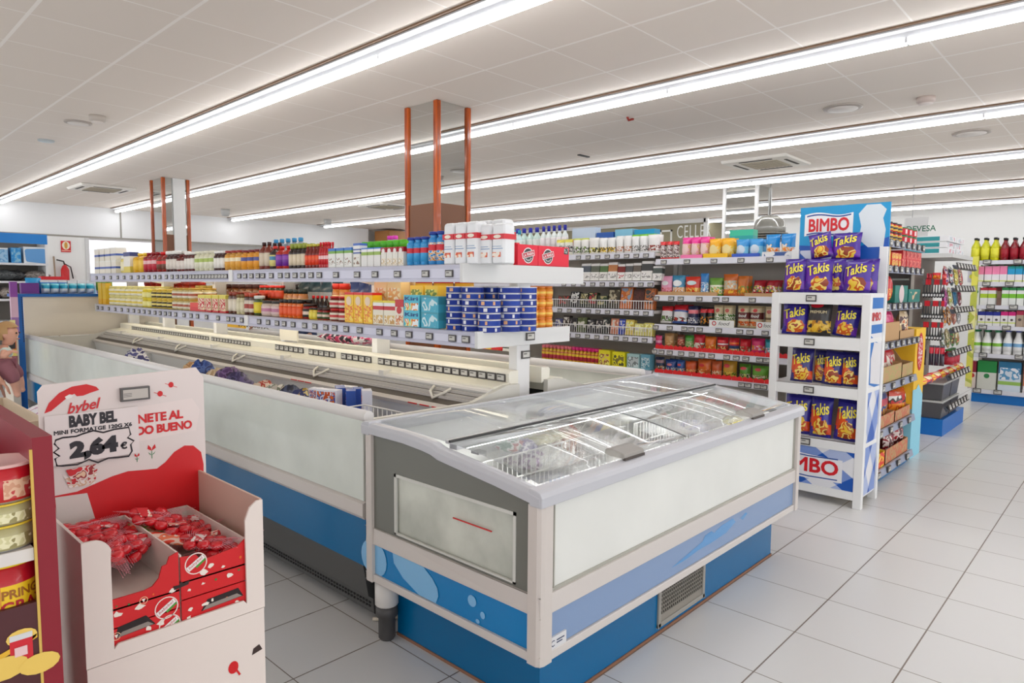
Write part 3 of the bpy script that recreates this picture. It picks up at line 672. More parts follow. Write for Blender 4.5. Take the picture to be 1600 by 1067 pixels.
# ---------------------------------------------------------------- shelving over the island
sh = thing('island_shelf_rack', 'two-level white shelf rack on posts above the island freezers', 'shelf rack', (2.68, 5.6, 0))
for yy in (2.46, 3.72, 4.95, 6.2, 7.45, 8.52):
    m = MB(); m.box(2.625, 2.73, yy-.03, yy+.03, .98 if yy > 2.5 else .0, 1.61); m.build('post', mat((226, 225, 224), .4), sh, .004)
def double_shelf(xa, xb, z, th, ya, yb, joints, tags, zt):
    m = MB(); m.box(xa+.012, xb-.012, ya, yb, z-.03, z); s = m.build('shelf', MW, sh)
    m = MB()
    for X_, q in ((xa, 1), (xb, -1)):
        m.prism([(X_, z+.002), (X_+.014*q, z+.006), (X_+.02*q, z-.03), (X_+.02*q, z-th), (X_+.004*q, z-th-.004), (X_, z-th+.012), (X_+.008*q, z-th+.016), (X_+.008*q, z-.016)], 'y', ya, yb)
    m.build('ticket_rail', mat((206, 206, 222), .35), s)
    for y_ in (ya-.022, yb): m = MB(); m.box(xa-.006, xb+.006, y_, y_+.022, z-th-.006, z+.01); m.build('end_board', mat((214, 214, 213), .45), s, .002)
    m = MB()
    for yy in joints: m.box(xa-.003, xa+.006, yy-.03, yy+.03, z-th, z+.006)
    m.build('rail_joint', MW, s)
    for yy in tags: price_tag(s, (xa+.006, yy, zt), FX, sc=1.05)
    for X_ in ((xa+2.68)/2, (xb+2.68)/2): m = MB(); m.cyl((X_, ya+.15, z-.042), (X_, yb-.15, z-.042), .011, 8); m.build('shelf_lamp', mat((255, 244, 222), .4, emit=5), s)
    m = MB()
    for yy in (3.72, 4.95, 6.2, 7.45): m.prism([(xa+.05, z-.03), (2.68, z-.03), (2.68, z-.11)], 'y', yy-.006, yy+.006); m.prism([(xb-.05, z-.03), (2.68, z-.03), (2.68, z-.11)], 'y', yy-.006, yy+.006)
    m.build('bracket', MW, s)
    return s
UX, LX, UZ, LZ = 2.21, 2.31, 1.603, 1.268
def px_tags(pxs, py, X_): return [P(a, py, X=X_).y for a in pxs]
t1 = px_tags([701, 664, 620, 585, 557, 524, 498, 485, 472, 460, 448, 437, 423, 410, 402, 392, 382, 373, 352, 347, 342, 337, 332, 327, 322, 317, 312, 307, 302, 297, 290, 283, 276, 268, 259, 249, 241, 232, 223, 215, 204, 193, 183, 172, 161, 150], 430, UX)
t2 = px_tags([727, 706, 670, 638, 615, 592, 561, 540, 522, 508, 491, 475, 457, 443, 432, 418, 404, 377, 364, 356, 340, 322, 308, 298, 287, 274, 265, 258, 250, 242, 233, 225, 217, 209, 200, 190, 180, 170, 160, 153], 500, LX)
s_up = double_shelf(UX, 3.15, UZ, .078, 2.42, 8.36, (4.92,), t1, UZ-.058)
s_lo = double_shelf(LX, 3.03, LZ, .070, 2.42, 8.55, (4.90,), t2, LZ-.052)
price_tag(s_lo, (2.69, 2.396, 1.215), 0, sc=1.25)
price_tag(sh, (2.69, 2.428, 1.115), 0, sc=1.25)
m = MB(); m.box(2.60, 2.612, P(464, 520, X=2.6).y, P(437, 520, X=2.6).y, 1.075, 1.155)
tag(m.build('notice_board', mat((222, 216, 200), .5)), 'blank cream notice panel fixed under the lower island shelf', 'notice')
m = MB(); a_, b_2 = P(383, 505, X=3.4).y, P(340, 505, X=3.4).y
zy_ = P(361, 511, X=3.4).z; ys_ = MB(); ys_.box(3.40, 3.41, a_, b_2, zy_, zy_+.07)
o = ys_.build('yellow_shelf_sign', mat((226, 176, 30), .5)); tag(o, 'yellow strip seen through the gap under the lower shelf', 'sign')
ys_ = MB(); ys_.text('FAVORITA', lambda u, v: (3.398, b_2-.55-u, zy_+.018+v), 0, w=.7, h=.035, bold=.02); ys_.build('strip_lettering', mat((60, 50, 20), .5), o)
# ---------------------------------------------------------------- goods: one maker per kind, sized to the facing
def mk_bottle(w, h, d=None, body=(200, 30, 30), cap=(240, 240, 240), label=None, name='bottle', neck=.32, shoulder=.62, capf=.12, squat=False, band=None, art=None, seed=0, clear=False):
    r = w/2*.96; d = d or w; sy = d/w; nr = r*neck
    zc = h*(1-capf); zs = h*shoulder
    m = MB(); prof = [(r*.9, 0), (r, h*.03), (r, zs*.94), (r*.94, zs), (r*.6, zs+(zc-zs)*.45), (nr, zs+(zc-zs)*.75), (nr, zc)]
    m.lathe(prof, 12, (0, 0, 0), 1, sy); o = m.build(name, mat(body, .25, coat=.3), None)
    m = MB(); cr = max(nr*1.25, r*.3); m.lathe([(cr, zc), (cr, h*.985), (cr*.85, h)], 10, (0, 0, 0), 1, sy); m.build('cap', mat(cap, .4), o)
    if label:
        m = MB(); e = r+.0012; mi = 0; m.lathe([(e, h*.12, 0), (e, zs*.55, 1 if band else 0), (e, zs*.78, 0), (e, zs*.86, 0)], 12, (0, 0, 0), 1, sy)
        ms = [print_mat(art, 9/w*.5, seed, .4, 'noise') if art else mat(label, .45), mat(band or label, .45)]; m.build('label', ms, o)
    return o
def mk_jar(w, h, d=None, body=(150, 90, 30), lid=(40, 40, 40), label=(230, 220, 200), name='jar', lidf=.16, band=None, art=None, seed=0, taper=1.0):
    r = w/2*.96; m = MB(); zl = h*(1-lidf)
    m.lathe([(r*.92*taper, 0), (r*taper, h*.04), (r, zl*.86), (r*.9, zl*.97), (r*.86, zl)], 12); o = m.build(name, mat(body, .2, coat=.4), None)
    m = MB(); m.lathe([(r*.93, zl), (r*.95, h*.98), (r*.88, h)], 12); m.build('lid', mat(lid, .35), o)
    if label:
        m = MB(); e = r*(taper+1)/2+.0015; m.lathe([(e*1.0, h*.12, 0), (e, zl*.35, 1 if band else 0), (e, zl*.6, 0), (e, zl*.80, 0)], 12)
        m.build('label', [print_mat(art, 9/w*.5, seed, .4, 'noise') if art else mat(label, .45), mat(band or label, .45)], o)
    return o
def mk_tin(w, h, d=None, body=(40, 60, 150), rim=(220, 220, 224), label=(226, 226, 230), name='tin', seed=0, **k):
    r = w/2*.97; m = MB(); m.lathe([(r*.96, 0, 1), (r, h*.06, 0), (r, h*.84, 1), (r*1.02, h*.87, 1), (r*1.02, h*.97, 1), (r*.94, h, 1), (r*.92, h*.96, 1), (.001, h*.96, 1)], 16)
    o = m.build(name, [mat(body, .3), mat(rim, .3, .3)], None)
    m = MB(); 
    for a0, a1, mi in ((-2.1, -1.75, 0), (-1.0, -.8, 0)):
        for k_ in range(3):
            b0, b1 = a0+(a1-a0)*k_/3, a0+(a1-a0)*(k_+1)/3; e = r*1.006
            m.poly([(e*math.cos(b0), e*math.sin(b0), h*.2), (e*math.cos(b1), e*math.sin(b1), h*.2), (e*math.cos(b1), e*math.sin(b1), h*.74), (e*math.cos(b0), e*math.sin(b0), h*.74)])
    m.build('label_patch', mat(label, .4), o); return o
def mk_carton(w, h, d, body=(240, 240, 240), bands=(), art=None, name='carton', cap=None, disc=None, seed=0, artz=(.1, .5), text=None, textcol=WHITE, textz=(.6, .85), gable=False, **k):
    m = MB(); z0 = 0
    W, D = w/2*.97, d/2
    zs = [0]+[b[0] for b in bands]+[1]; mi = 0; ms = [mat(body, .42)]
    if bands:
        ms += [mat(b[1], .42) for b in bands]
    v = []; 
    for z in zs: v += [(-W, -D, z*h), (W, -D, z*h), (W, D, z*h), (-W, D, z*h)]
    f = []; mm = []
    for i in range(len(zs)-1):
        for k_ in range(4): f.append((i*4+k_, i*4+(k_+1) % 4, i*4+4+(k_+1) % 4, i*4+4+k_)); mm.append(i)
    f += [(3, 2, 1, 0)]; mm.append(0)
    n = len(v)-4
    if gable:
        v += [(-W, 0, h*1.0+.12*h), (W, 0, h*1.12)]; f += [(n, n+1, n+5, n+4), (n+3, n+4, n+5, n+2)]; mm += [len(zs)-2]*2; f += [(n, n+4, n+3), (n+1, n+2, n+5)]; mm += [len(zs)-2]*2
    else: f += [(n, n+1, n+2, n+3)]; mm.append(len(zs)-2)
    m.raw(v, f, mm); o = m.build(name, ms, None)
    e = .0012
    if art:
        m = MB(); m.box(-W*.86, W*.86, -D-e, -D+e, h*artz[0], h*artz[1]); m.build('printed_front', print_mat(art, 3.6/max(w, .02)*.8, seed, .4, 'noise'), o)
    if disc:
        m = MB(); R_ = W*disc[1]; m.poly([(R_*math.cos(2*math.pi*q/16), -D-e*1.6, h*disc[2]+R_*math.sin(2*math.pi*q/16)) for q in range(16)]); m.build('round_emblem', mat(disc[0], .42), o)
    if cap:
        m = MB(); m.lathe([(W*cap[1], h*.995), (W*cap[1], h*(1+cap[2])), (W*cap[1]*.85, h*(1+cap[2])+.002)], 10); m.build('cap', mat(cap[0], .4), o)
    if text:
        tw = 2*W*.84; m = MB(); m.text(text, lambda u, v: (-tw/2+u, -D-e*2.2, h*textz[0]+v), 0, w=tw, h=h*(textz[1]-textz[0]), bold=.02); m.build('lettering', mat(textcol, .42), o)
    return o
def bag_surface(w, h, d, seed=0):
    r_ = random.Random(seed); ph = [r_.uniform(0, 6.28) for _ in range(4)]
    def t(u, v):
        a = max(0, 1-abs(2*u-1)**2.6)**.75; b = max(0, 1-abs(2*v-1)**3.2)**.7
        return d/2*a*b*(1+.10*math.sin(7*u+ph[0])*math.cos(6*v+ph[1]))
    def F(u, v, side=1, off=0):
        pinch = 1-.05*math.sin(math.pi*v)
        x = (u-.5)*w*pinch+.006*w*math.sin(9*v+ph[2]); z = v*h
        return (x, -side*(t(u, v)+off), z)
    return F
def mk_bag(w, h, d, base=(90, 40, 150), zones=(), name='snack_bag', seed=0, nu=8, nv=10, patch=None, disc=None, text=None, text_col=(246, 226, 70), tshear=.25, tbox=(.08, .92, .62, .84), trot=.0, crimp=None, rough=.25, extra=None, **k):
    """filled pillow bag; zones: (v0, v1, colour, slope) printed across the front"""
    F = bag_surface(w, h, d, seed); m = MB(); ms = [mat(base, rough, coat=.2)]; vs = []; fs = []; mm = []
    cmap = {}
    def mi(c):
        if c not in cmap: cmap[c] = len(ms); ms.append(mat(c, rough, coat=.2) if len(c) == 3 and not isinstance(c[0], tuple) else print_mat(list(c), 6/w*.8, seed, rough, 'noise'))
        return cmap[c]
    for side in (1, -1):
        b0 = len(vs)
        for j in range(nv+1):
            for i in range(nu+1):
                u, v = i/nu, j/nv; vs.append(F(u, v, side, .0006 if side == 1 else 0))
        for j in range(nv):
            for i in range(nu):
                a = b0+j*(nu+1)+i; q = (a, a+1, a+nu+2, a+nu+1); fs.append(q if side == 1 else q[::-1])
                uc, vc = (i+.5)/nu, (j+.5)/nv; c = 0
                if side == 1:
                    for z in zones:
                        sl = z[3] if len(z) > 3 else 0
                        if z[0] <= vc+sl*(uc-.5) < z[1]: c = mi(z[2])
                if crimp and (j == 0 or j == nv-1): c = mi(crimp)
                mm.append(c)
    m.raw(vs, fs, mm, True); o = m.build(name, ms, None)
    def fpt(u, v, off): return F(min(max(u, .02), .98), min(max(v, .02), .98), 1, off)
    def patch_poly(uv, off, nm, mt):
        q = MB(); cu = sum(a for a, b in uv)/len(uv); cv = sum(b for a, b in uv)/len(uv); rings = []
        for s_ in (1, .66, .33): rings += [fpt(cu+(a-cu)*s_, cv+(b-cv)*s_, off) for a, b in uv]
        n_ = len(uv); rings.append(fpt(cu, cv, off)); f_ = []
        for k_ in range(2): f_ += [(k_*n_+i, k_*n_+(i+1) % n_, (k_+1)*n_+(i+1) % n_, (k_+1)*n_+i) for i in range(n_)]
        f_ += [(2*n_+i, 2*n_+(i+1) % n_, 3*n_) for i in range(n_)]
        q.raw(rings, f_, 0, True); q.build(nm, mt, o)
    if patch:     # (outline in u,v ; inks)
        patch_poly(patch[0], .0035, 'printed_picture', print_mat(list(patch[1]), 4.2/w*.7, seed, rough, 'noise') if isinstance(patch[1][0], tuple) else mat(patch[1], rough))
    if disc:
        cu, cv, ru, rv, c = disc
        patch_poly([(cu+ru*math.cos(2*math.pi*q/14), cv+rv*math.sin(2*math.pi*q/14)) for q in range(14)], .005, 'round_emblem', mat(c, rough))
    if text:
        u0, u1, v0, v1 = tbox; q = MB(); ca, sa = math.cos(trot), math.sin(trot)
        def fn(x, y):
            xx = (x-.5)*(u1-u0)*w; yy = (y-.5)*(v1-v0)*h; X_ = xx*ca-yy*sa; Y_ = xx*sa+yy*ca
            return fpt((u0+u1)/2+X_/w, (v0+v1)/2+Y_/h, .0075)
        q.text(text, fn, 0, w=1, h=1, bold=.02, shear=tshear); q.build('lettering', mat(text_col, rough), o)
    if extra: extra(o, fpt)
    return o
def mk_jug(w, h, d, name='milk_jug', body=(228, 230, 232), band=(208, 30, 44), pic=((200, 60, 40), (226, 120, 70), (236, 226, 214)), seed=0, **k):
    m = MB(); W = w/2*.96; D = d/2*.96
    def ring(s, z, ch=.25): 
        a, b = W*s, D*s; c = ch*min(a, b); return [(-a+c, -b, z), (a-c, -b, z), (a, -b+c, z), (a, b-c, z), (a-c, b, z), (-a+c, b, z), (-a, b-c, z), (-a, -b+c, z)]
    levels = [(.95, 0), (1, h*.02), (1, h*.74), (.98, h*.78), (.97, h*.92), (.9, h*.97), (.72, h)]
    vs = []; 
    for s, z in levels: vs += ring(s, z)
    fs = []
    for i in range(len(levels)-1):
        for k_ in range(8): fs.append((i*8+k_, i*8+(k_+1) % 8, i*8+8+(k_+1) % 8, i*8+8+k_))
    fs += [tuple(range(8))[::-1], tuple(range(len(vs)-8, len(vs)))]
    m.raw(vs, fs, 0, False); o = m.build(name, mat(body, .35), None, .003)
    e = .0015; m = MB(); m.box(-W-e, W+e, -D-e, D+e, h*.60, h*.73); m.build('red_band', mat(band, .4), o)
    m = MB(); m.poly([(W*.6*math.cos(2*math.pi*q/16), -D-e*2, h*.665+h*.045*math.sin(2*math.pi*q/16)) for q in range(16)]); m.build('oval_emblem', mat((236, 226, 210), .4), o)
    m = MB(); m.box(-W*.8, W*.5, -D-e, -D+e, h*.16, h*.28); m.build('printed_picture', print_mat(list(pic), 40, seed, .4, 'noise'), o)
    m = MB(); m.box(-W*.8, W*.8, -D-e, -D+e, h*.36, h*.375); m.box(-W*.8, W*.6, -D-e, -D+e, h*.42, h*.43); m.build('small_print', mat((90, 130, 180), .4), o)
    return o
def mk_shrink(w, h, d, name='shrink_wrapped_jars', **k):
    return mk_carton(w, h, d, name=name, **k)

def row(xf, zb, items, ctx, rz=FX, plane='X', gap=.96, depth_dir=1, cat_group=None, front_pull=0):
    """items on one shelf: (px left, px right, px top, count, maker, kwargs, noun phrase, category, options).
    xf is the front line of the goods, zb the shelf top; the photo gives the width and height of each facing"""
    for it in items:
        pa, pb, pt, n, fnc, kw, desc, cat = it[:8]; opt = it[8] if len(it) > 8 else {}
        bz = zb+opt.get('raise', 0); pull = opt.get('back', 0); xx = xf+pull*depth_dir
        pm = (pa+pb)/2
        if plane == 'X':
            A = P(pa, pt, X=xx); B = P(pb, pt, X=xx); T = P(pm, pt, X=xx); ca, cb = A.y, B.y
        else:
            A = P(pa, pt, Y=xx); B = P(pb, pt, Y=xx); T = P(pm, pt, Y=xx); ca, cb = A.x, B.x
        tot = abs(cb-ca); wd = tot/n; st = opt.get('stack', 1); bz += .0015+abs(math.sin(opt.get('tilt', 0)))*opt.get('d', .05)*.5; h = (T.z-bz)/st
        if 'cap' in kw and fnc is mk_carton: h /= 1+kw['cap'][2]
        if fnc is mk_carton and kw.get('gable'): h /= 1.12
        h = max(h, .02); dp = opt.get('d', wd if fnc in (mk_bottle, mk_jar, mk_tin) else wd*.5)
        proto = fnc(wd*gap, h, dp, **kw)
        grp = opt.get('group', desc+'s '+ctx)
        deep = opt.get('deep', 1)
        for r_ in range(deep):
            for k in range(n):
                for s in range(st):
                    c = ca+(cb-ca)*(k+.5)/n; q = xx+depth_dir*(dp*.5+r_*dp*1.04)
                    jt = random.uniform(-1, 1)
                    loc = (q, c, bz+s*h) if plane == 'X' else (c, q, bz+s*h)
                    o = put(proto, USED, loc, rz+jt*opt.get('jit', .06), opt.get('tilt', 0))
                    lab = desc+' '+ctx if ctx else desc
                    if n > 1: lab += ', '+ORD[k]+' from left'
                    if st > 1: lab += ', '+('lower' if s == 0 else 'upper')+' layer' if st == 2 else ', '+ORD[s]+' layer up'
                    if r_: lab += ', second row'
                    for wd in (' the', ' with', ' and', ' coloured', ' small'):
                        if len(lab.split()) > 16: lab = lab.replace(wd+' ', ' ', 1)
                    for wd in (' the', ' with', ' and'):
                        if len(lab.split()) > 16: lab = lab.replace(wd+' ', ' ')
                    if len(lab.split()) > 16: lab = lab.replace(' layer', '').replace(' on lower island shelf', ' low on island rack').replace(' on upper island shelf', ' atop island rack')
                    if len(lab.split()) > 16: print('LONG', lab)
                    tag(o, lab, cat, grp if n*st*deep > 1 else None)
B_, J_, T_, C_, G_ = mk_bottle, mk_jar, mk_tin, mk_carton, mk_bag
W3 = (238, 236, 230)
# ---- upper island shelf
UPC = 'on the upper island shelf'
row(UX+.03, UZ+.005, [
 (146, 181, 388, 4, C_, dict(body=(232, 226, 210), bands=((.36, (60, 90, 170)), (.52, (238, 232, 220)), (.9, (240, 238, 230))), name='mayonnaise_jar_pack'), 'white jar with blue label', 'jar', dict(stack=2, d=.10)),
 (182, 192, 400, 1, J_, dict(body=(232, 214, 120), lid=(240, 240, 236), label=(240, 232, 190), name='mayonnaise_jar'), 'small pale yellow jar', 'jar'),
 (192, 203, 394, 1, C_, dict(body=(226, 206, 90), bands=((.3, (240, 236, 226)), (.8, (60, 70, 130))), name='mayonnaise_jar_pack'), 'yellow and white jar with navy top', 'jar', dict(d=.08)),
 (203, 220, 395, 2, B_, dict(body=(226, 170, 24), cap=(236, 200, 60), label=(240, 196, 60), name='mustard_bottle', shoulder=.75), 'yellow mustard bottle', 'bottle', dict(deep=2)),
 (220, 240, 394, 3, B_, dict(body=(140, 22, 34), cap=(150, 20, 30), label=(196, 40, 60), band=(236, 190, 190), name='ketchup_bottle', shoulder=.75), 'dark red ketchup bottle', 'bottle', dict(deep=2)),
 (240, 256, 393, 2, B_, dict(body=(150, 30, 22), cap=(222, 30, 36), label=(110, 60, 40), band=(222, 40, 40), name='sauce_bottle', shoulder=.7), 'red capped brown sauce bottle', 'bottle', dict(deep=2)),
 (256, 272, 392, 3, B_, dict(body=(72, 22, 16), cap=(236, 234, 228), label=(226, 216, 204), name='barbecue_sauce_bottle', shoulder=.7, capf=.16, neck=.8), 'dark brown sauce bottle with white cap', 'bottle', dict(deep=2)),
 (272, 285, 397, 2, B_, dict(body=(110, 32, 26), cap=(110, 30, 26), label=(226, 216, 206), name='sauce_bottle', shoulder=.72), 'maroon sauce bottle with pale label', 'bottle'),
 (285, 300, 394, 3, B_, dict(body=(90, 30, 24), cap=(236, 232, 226), label=(232, 226, 216), name='sauce_bottle', shoulder=.78, neck=.7), 'brown white striped sauce bottle', 'bottle', dict(deep=2)),
 (300, 330, 392, 4, B_, dict(body=(222, 218, 188), cap=(226, 222, 200), label=(232, 230, 206), band=(170, 190, 90), name='yogurt_sauce_bottle', shoulder=.8, neck=.7), 'cream sauce bottle with green leaf band', 'bottle', dict(deep=2)),
 (331, 347, 392, 3, B_, dict(body=(66, 34, 26), cap=(236, 234, 230), label=(236, 232, 222), name='sauce_bottle', shoulder=.74, neck=.7), 'dark sauce bottle with white cap', 'bottle', dict(deep=2)),
 (347, 372, 391, 3, B_, dict(body=(206, 150, 60), cap=(150, 40, 30), label=(232, 170, 66), band=(240, 226, 190), name='mustard_bottle', shoulder=.8, neck=.7), 'honey coloured sauce bottle with red cap', 'bottle', dict(deep=2)),
 (372, 401, 390, 3, B_, dict(body=(222, 150, 40), cap=(120, 24, 30), label=(236, 160, 44), band=(70, 80, 150), name='mustard_bottle', shoulder=.8, neck=.7), 'orange sauce bottle with blue emblem', 'bottle', dict(deep=2)),
 (401, 417, 378, 2, B_, dict(body=(120, 44, 26), cap=(60, 26, 22), label=(216, 200, 176), name='sauce_bottle', shoulder=.7), 'tall reddish brown sauce bottle', 'bottle', dict(deep=2)),
 (417, 426, 384, 1, B_, dict(body=(60, 44, 40), cap=(210, 50, 40), label=(226, 216, 130), band=(60, 130, 170), name='sauce_bottle', shoulder=.7), 'sauce bottle with yellow and blue label', 'bottle'),
 (426, 447, 384, 2, B_, dict(body=(178, 36, 24), cap=(220, 40, 30), label=(110, 34, 150), band=(140, 60, 170), name='barbecue_sauce_bottle', shoulder=.72), 'red sauce bottle with purple label', 'bottle', dict(deep=1)),
 (418, 466, 372, 5, B_, dict(body=(140, 150, 160), cap=(60, 150, 200), label=(226, 226, 226), name='water_bottle', shoulder=.8), 'bottle with light blue cap behind the purple labelled bottles', 'bottle', dict(back=.2)),
 (448, 474, 380, 4, B_, dict(body=(40, 22, 16), cap=(150, 160, 60), label=(222, 206, 178), name='barbecue_sauce_bottle', shoulder=.66, capf=.2, neck=.5), 'black sauce bottle with beige label', 'bottle', dict(deep=2)),
 (474, 496, 381, 4, B_, dict(body=(120, 26, 18), cap=(200, 190, 70), label=(226, 60, 20), band=(236, 90, 30), name='hot_sauce_bottle', shoulder=.62, capf=.1, neck=.45), 'hot sauce bottle with orange red label', 'bottle', dict(deep=2)),
 (496, 512, 378, 4, B_, dict(body=(190, 20, 30), cap=(214, 24, 40), label=(206, 24, 34), band=(240, 200, 200), name='ketchup_bottle', shoulder=.6, neck=.4), 'slim red ketchup bottle', 'bottle', dict(deep=2)),
 (512, 550, 386, 3, C_, dict(body=(228, 228, 222), bands=((.1, (232, 232, 226)), (.72, (120, 170, 70)), (.86, (60, 120, 200))), art=[(228, 228, 222), (228, 228, 222), (150, 120, 100), (236, 236, 232)], artz=(.12, .5), name='cream_carton', cap=((240, 240, 240), .3, .05)), 'white carton with green and blue top', 'carton', dict(deep=2, d=.055)),
 (551, 563, 380, 1, C_, dict(body=(232, 230, 222), bands=((.55, (90, 110, 170)), (.62, (232, 232, 230)), (.7, (90, 110, 170)), (.76, (232, 232, 230)), (.9, (70, 110, 190))), art=[(228, 228, 222), (226, 222, 212), (140, 110, 90)], artz=(.1, .4), name='cream_carton'), 'white carton with blue spotted top', 'carton', dict(d=.05)),
 (564, 594, 387, 3, C_, dict(body=(226, 224, 220), bands=((.6, (150, 180, 80)), (.78, (236, 236, 236)), (.93, (60, 120, 200))), name='cream_carton'), 'white carton with green stripe and blue rim', 'carton', dict(deep=2, d=.055)),
 (562, 632, 376, 7, B_, dict(body=(226, 226, 222), cap=(90, 190, 40), label=(236, 236, 236), name='squeeze_bottle', shoulder=.78, capf=.28, neck=.9), 'bottle with wide green cap behind the cartons', 'bottle', dict(back=.13)),
 (600, 616, 368, 2, B_, dict(body=(226, 226, 222), cap=(232, 60, 190), label=(236, 236, 236), name='squeeze_bottle', shoulder=.78, capf=.12, neck=.6), 'bottle with pink cap behind the green caps', 'bottle', dict(back=.22)),
 (595, 631, 386, 4, C_, dict(body=(232, 226, 214), bands=((.06, (230, 226, 216)), (.74, (170, 20, 34)),), art=[(232, 226, 214), (214, 190, 140), (236, 232, 224), (196, 166, 110)], artz=(.06, .4), disc=((236, 230, 226), .6, .8), name='cream_carton'), 'white carton with dark red top and dish picture', 'carton', dict(deep=2, d=.05)),
 (632, 664, 370, 3, B_, dict(body=(52, 150, 210), cap=(40, 60, 150), label=(60, 160, 216), band=(206, 30, 50), name='yogurt_bottle', shoulder=.78, capf=.1, neck=.75), 'blue drink bottle with navy cap', 'bottle', dict(deep=2)),
 (665, 690, 361, 2, B_, dict(body=(52, 140, 206), cap=(34, 56, 146), label=(60, 150, 210), band=(206, 30, 50), art=[(50, 140, 206), (236, 226, 214), (226, 150, 60)], name='yogurt_bottle', shoulder=.78, capf=.1, neck=.75), 'tall blue drink bottle with red band', 'bottle', dict(deep=2)),
 (691, 745, 347, 3, mk_jug, {}, 'tall white jug with red band', 'jug', dict(deep=1, d=.085, jit=.02)),
 (746, 788, 349, 2, mk_jug, dict(seed=3), 'white jug beside the shelf end board', 'jug', dict(deep=1, d=.085, back=.03, jit=.02)),
 (700, 788, 345, 4, mk_jug, dict(seed=5), 'white jug in the back row', 'jug', dict(deep=1, d=.085, back=.13, jit=.02)),
 ], UPC)
# things standing on the end of the upper shelf (they face the camera side of the rack)
EY = 2.45
row(EY, UZ+.012, [
 (787, 808, 393, 2, J_, dict(body=(226, 190, 160), lid=(240, 240, 236), label=(236, 232, 222), band=(200, 70, 40), name='sauce_jar'), 'small jar with red print', 'jar', dict(d=.06)),
 ], 'at the end of the upper island shelf', rz=0, plane='Y')
def piara():
    ca, cb = P(809, 400, Y=2.43).x, P(889, 400, Y=2.43).x; zt = P(849, 384, Y=2.43).z; mid = P(841, 400, Y=2.43).x
    for i, (a, b) in enumerate(((ca, mid-.001), (mid+.001, cb))):
        m = MB(); m.box(a, b, 2.43, 2.56, UZ+.012, zt)
        o = m.build('pate_box', mat((226, 14, 50), .45), None, .002)
        tag(o, ['red display box with round emblem, beside the small jars', 'red display box with round emblem and dark sticker'][i], 'box', 'red boxes at the shelf end')
        cx = a+(b-a)*.5 if i == 0 else a+(b-a)*.30; cz = UZ+.012+(zt-UZ-.012)*.48; R_ = .042
        yq = 2.429
        m = MB(); m.poly([(cx+R_*math.cos(k*math.pi/12), yq, cz+R_*math.sin(k*math.pi/12)) for k in range(24)]); e = m.build('emblem_disc', mat((236, 232, 232), .45), o)
        m = MB(); m.poly([(cx+R_*.88*math.cos(k*math.pi/12), yq-.0006, cz+R_*.88*math.sin(k*math.pi/12)) for k in range(24)]); m.build('emblem_field', mat((52, 60, 58), .45), e)
        m = MB()
        def ban(u, v, ca=math.cos(.22), sa=math.sin(.22)): return (cx+u*ca-v*sa, yq-.0012, cz+.006+u*sa+v*ca)
        m.poly([ban(-.05, -.015), ban(.05, -.015), ban(.05, .015), ban(-.05, .015)]); m.build('emblem_banner', mat((236, 232, 232), .45), e)
        m = MB(); m.poly([(x, y-.0004, z) for x, y, z in (ban(-.046, -.012), ban(.046, -.012), ban(.046, .012), ban(-.046, .012))]); m.build('banner_field', mat((190, 20, 40), .45), e)
        m = MB(); m.text('LA PIARA', lambda u, v: tuple(q-(.0009 if j == 1 else 0) for j, q in enumerate(ban(-.042+u, -.008+v))), 0, w=.084, h=.016, bold=.02); m.build('emblem_lettering', mat((240, 236, 236), .45), e)
        m = MB()
        for k in range(7):
            t0, t1 = 3.6+k*.33, 3.6+k*.33+.2
            m.poly([(cx+r_*math.cos(t), yq-.001, cz+r_*math.sin(t)) for r_, t in ((.022, t0), (.022, t1), (.031, t1), (.031, t0))])
        m.build('emblem_ring', mat((200, 206, 204), .45), e)
        if i:
            m = MB(); m.poly([(cb-.045, yq, zt-.006), (cb-.008, yq, zt-.004), (cb-.010, yq, zt-.040), (cb-.047, yq, zt-.038)]); m.build('dark_sticker', print_mat([(50, 56, 54), (60, 66, 64), (170, 180, 176)], 80, 2, .4, 'noise'), o)
        else:
            m = MB(); m.box(a+.01, a+.035, 2.45, 2.50, zt, zt+.008); m.build('carton_tab', mat((220, 16, 46), .45), o)
piara()
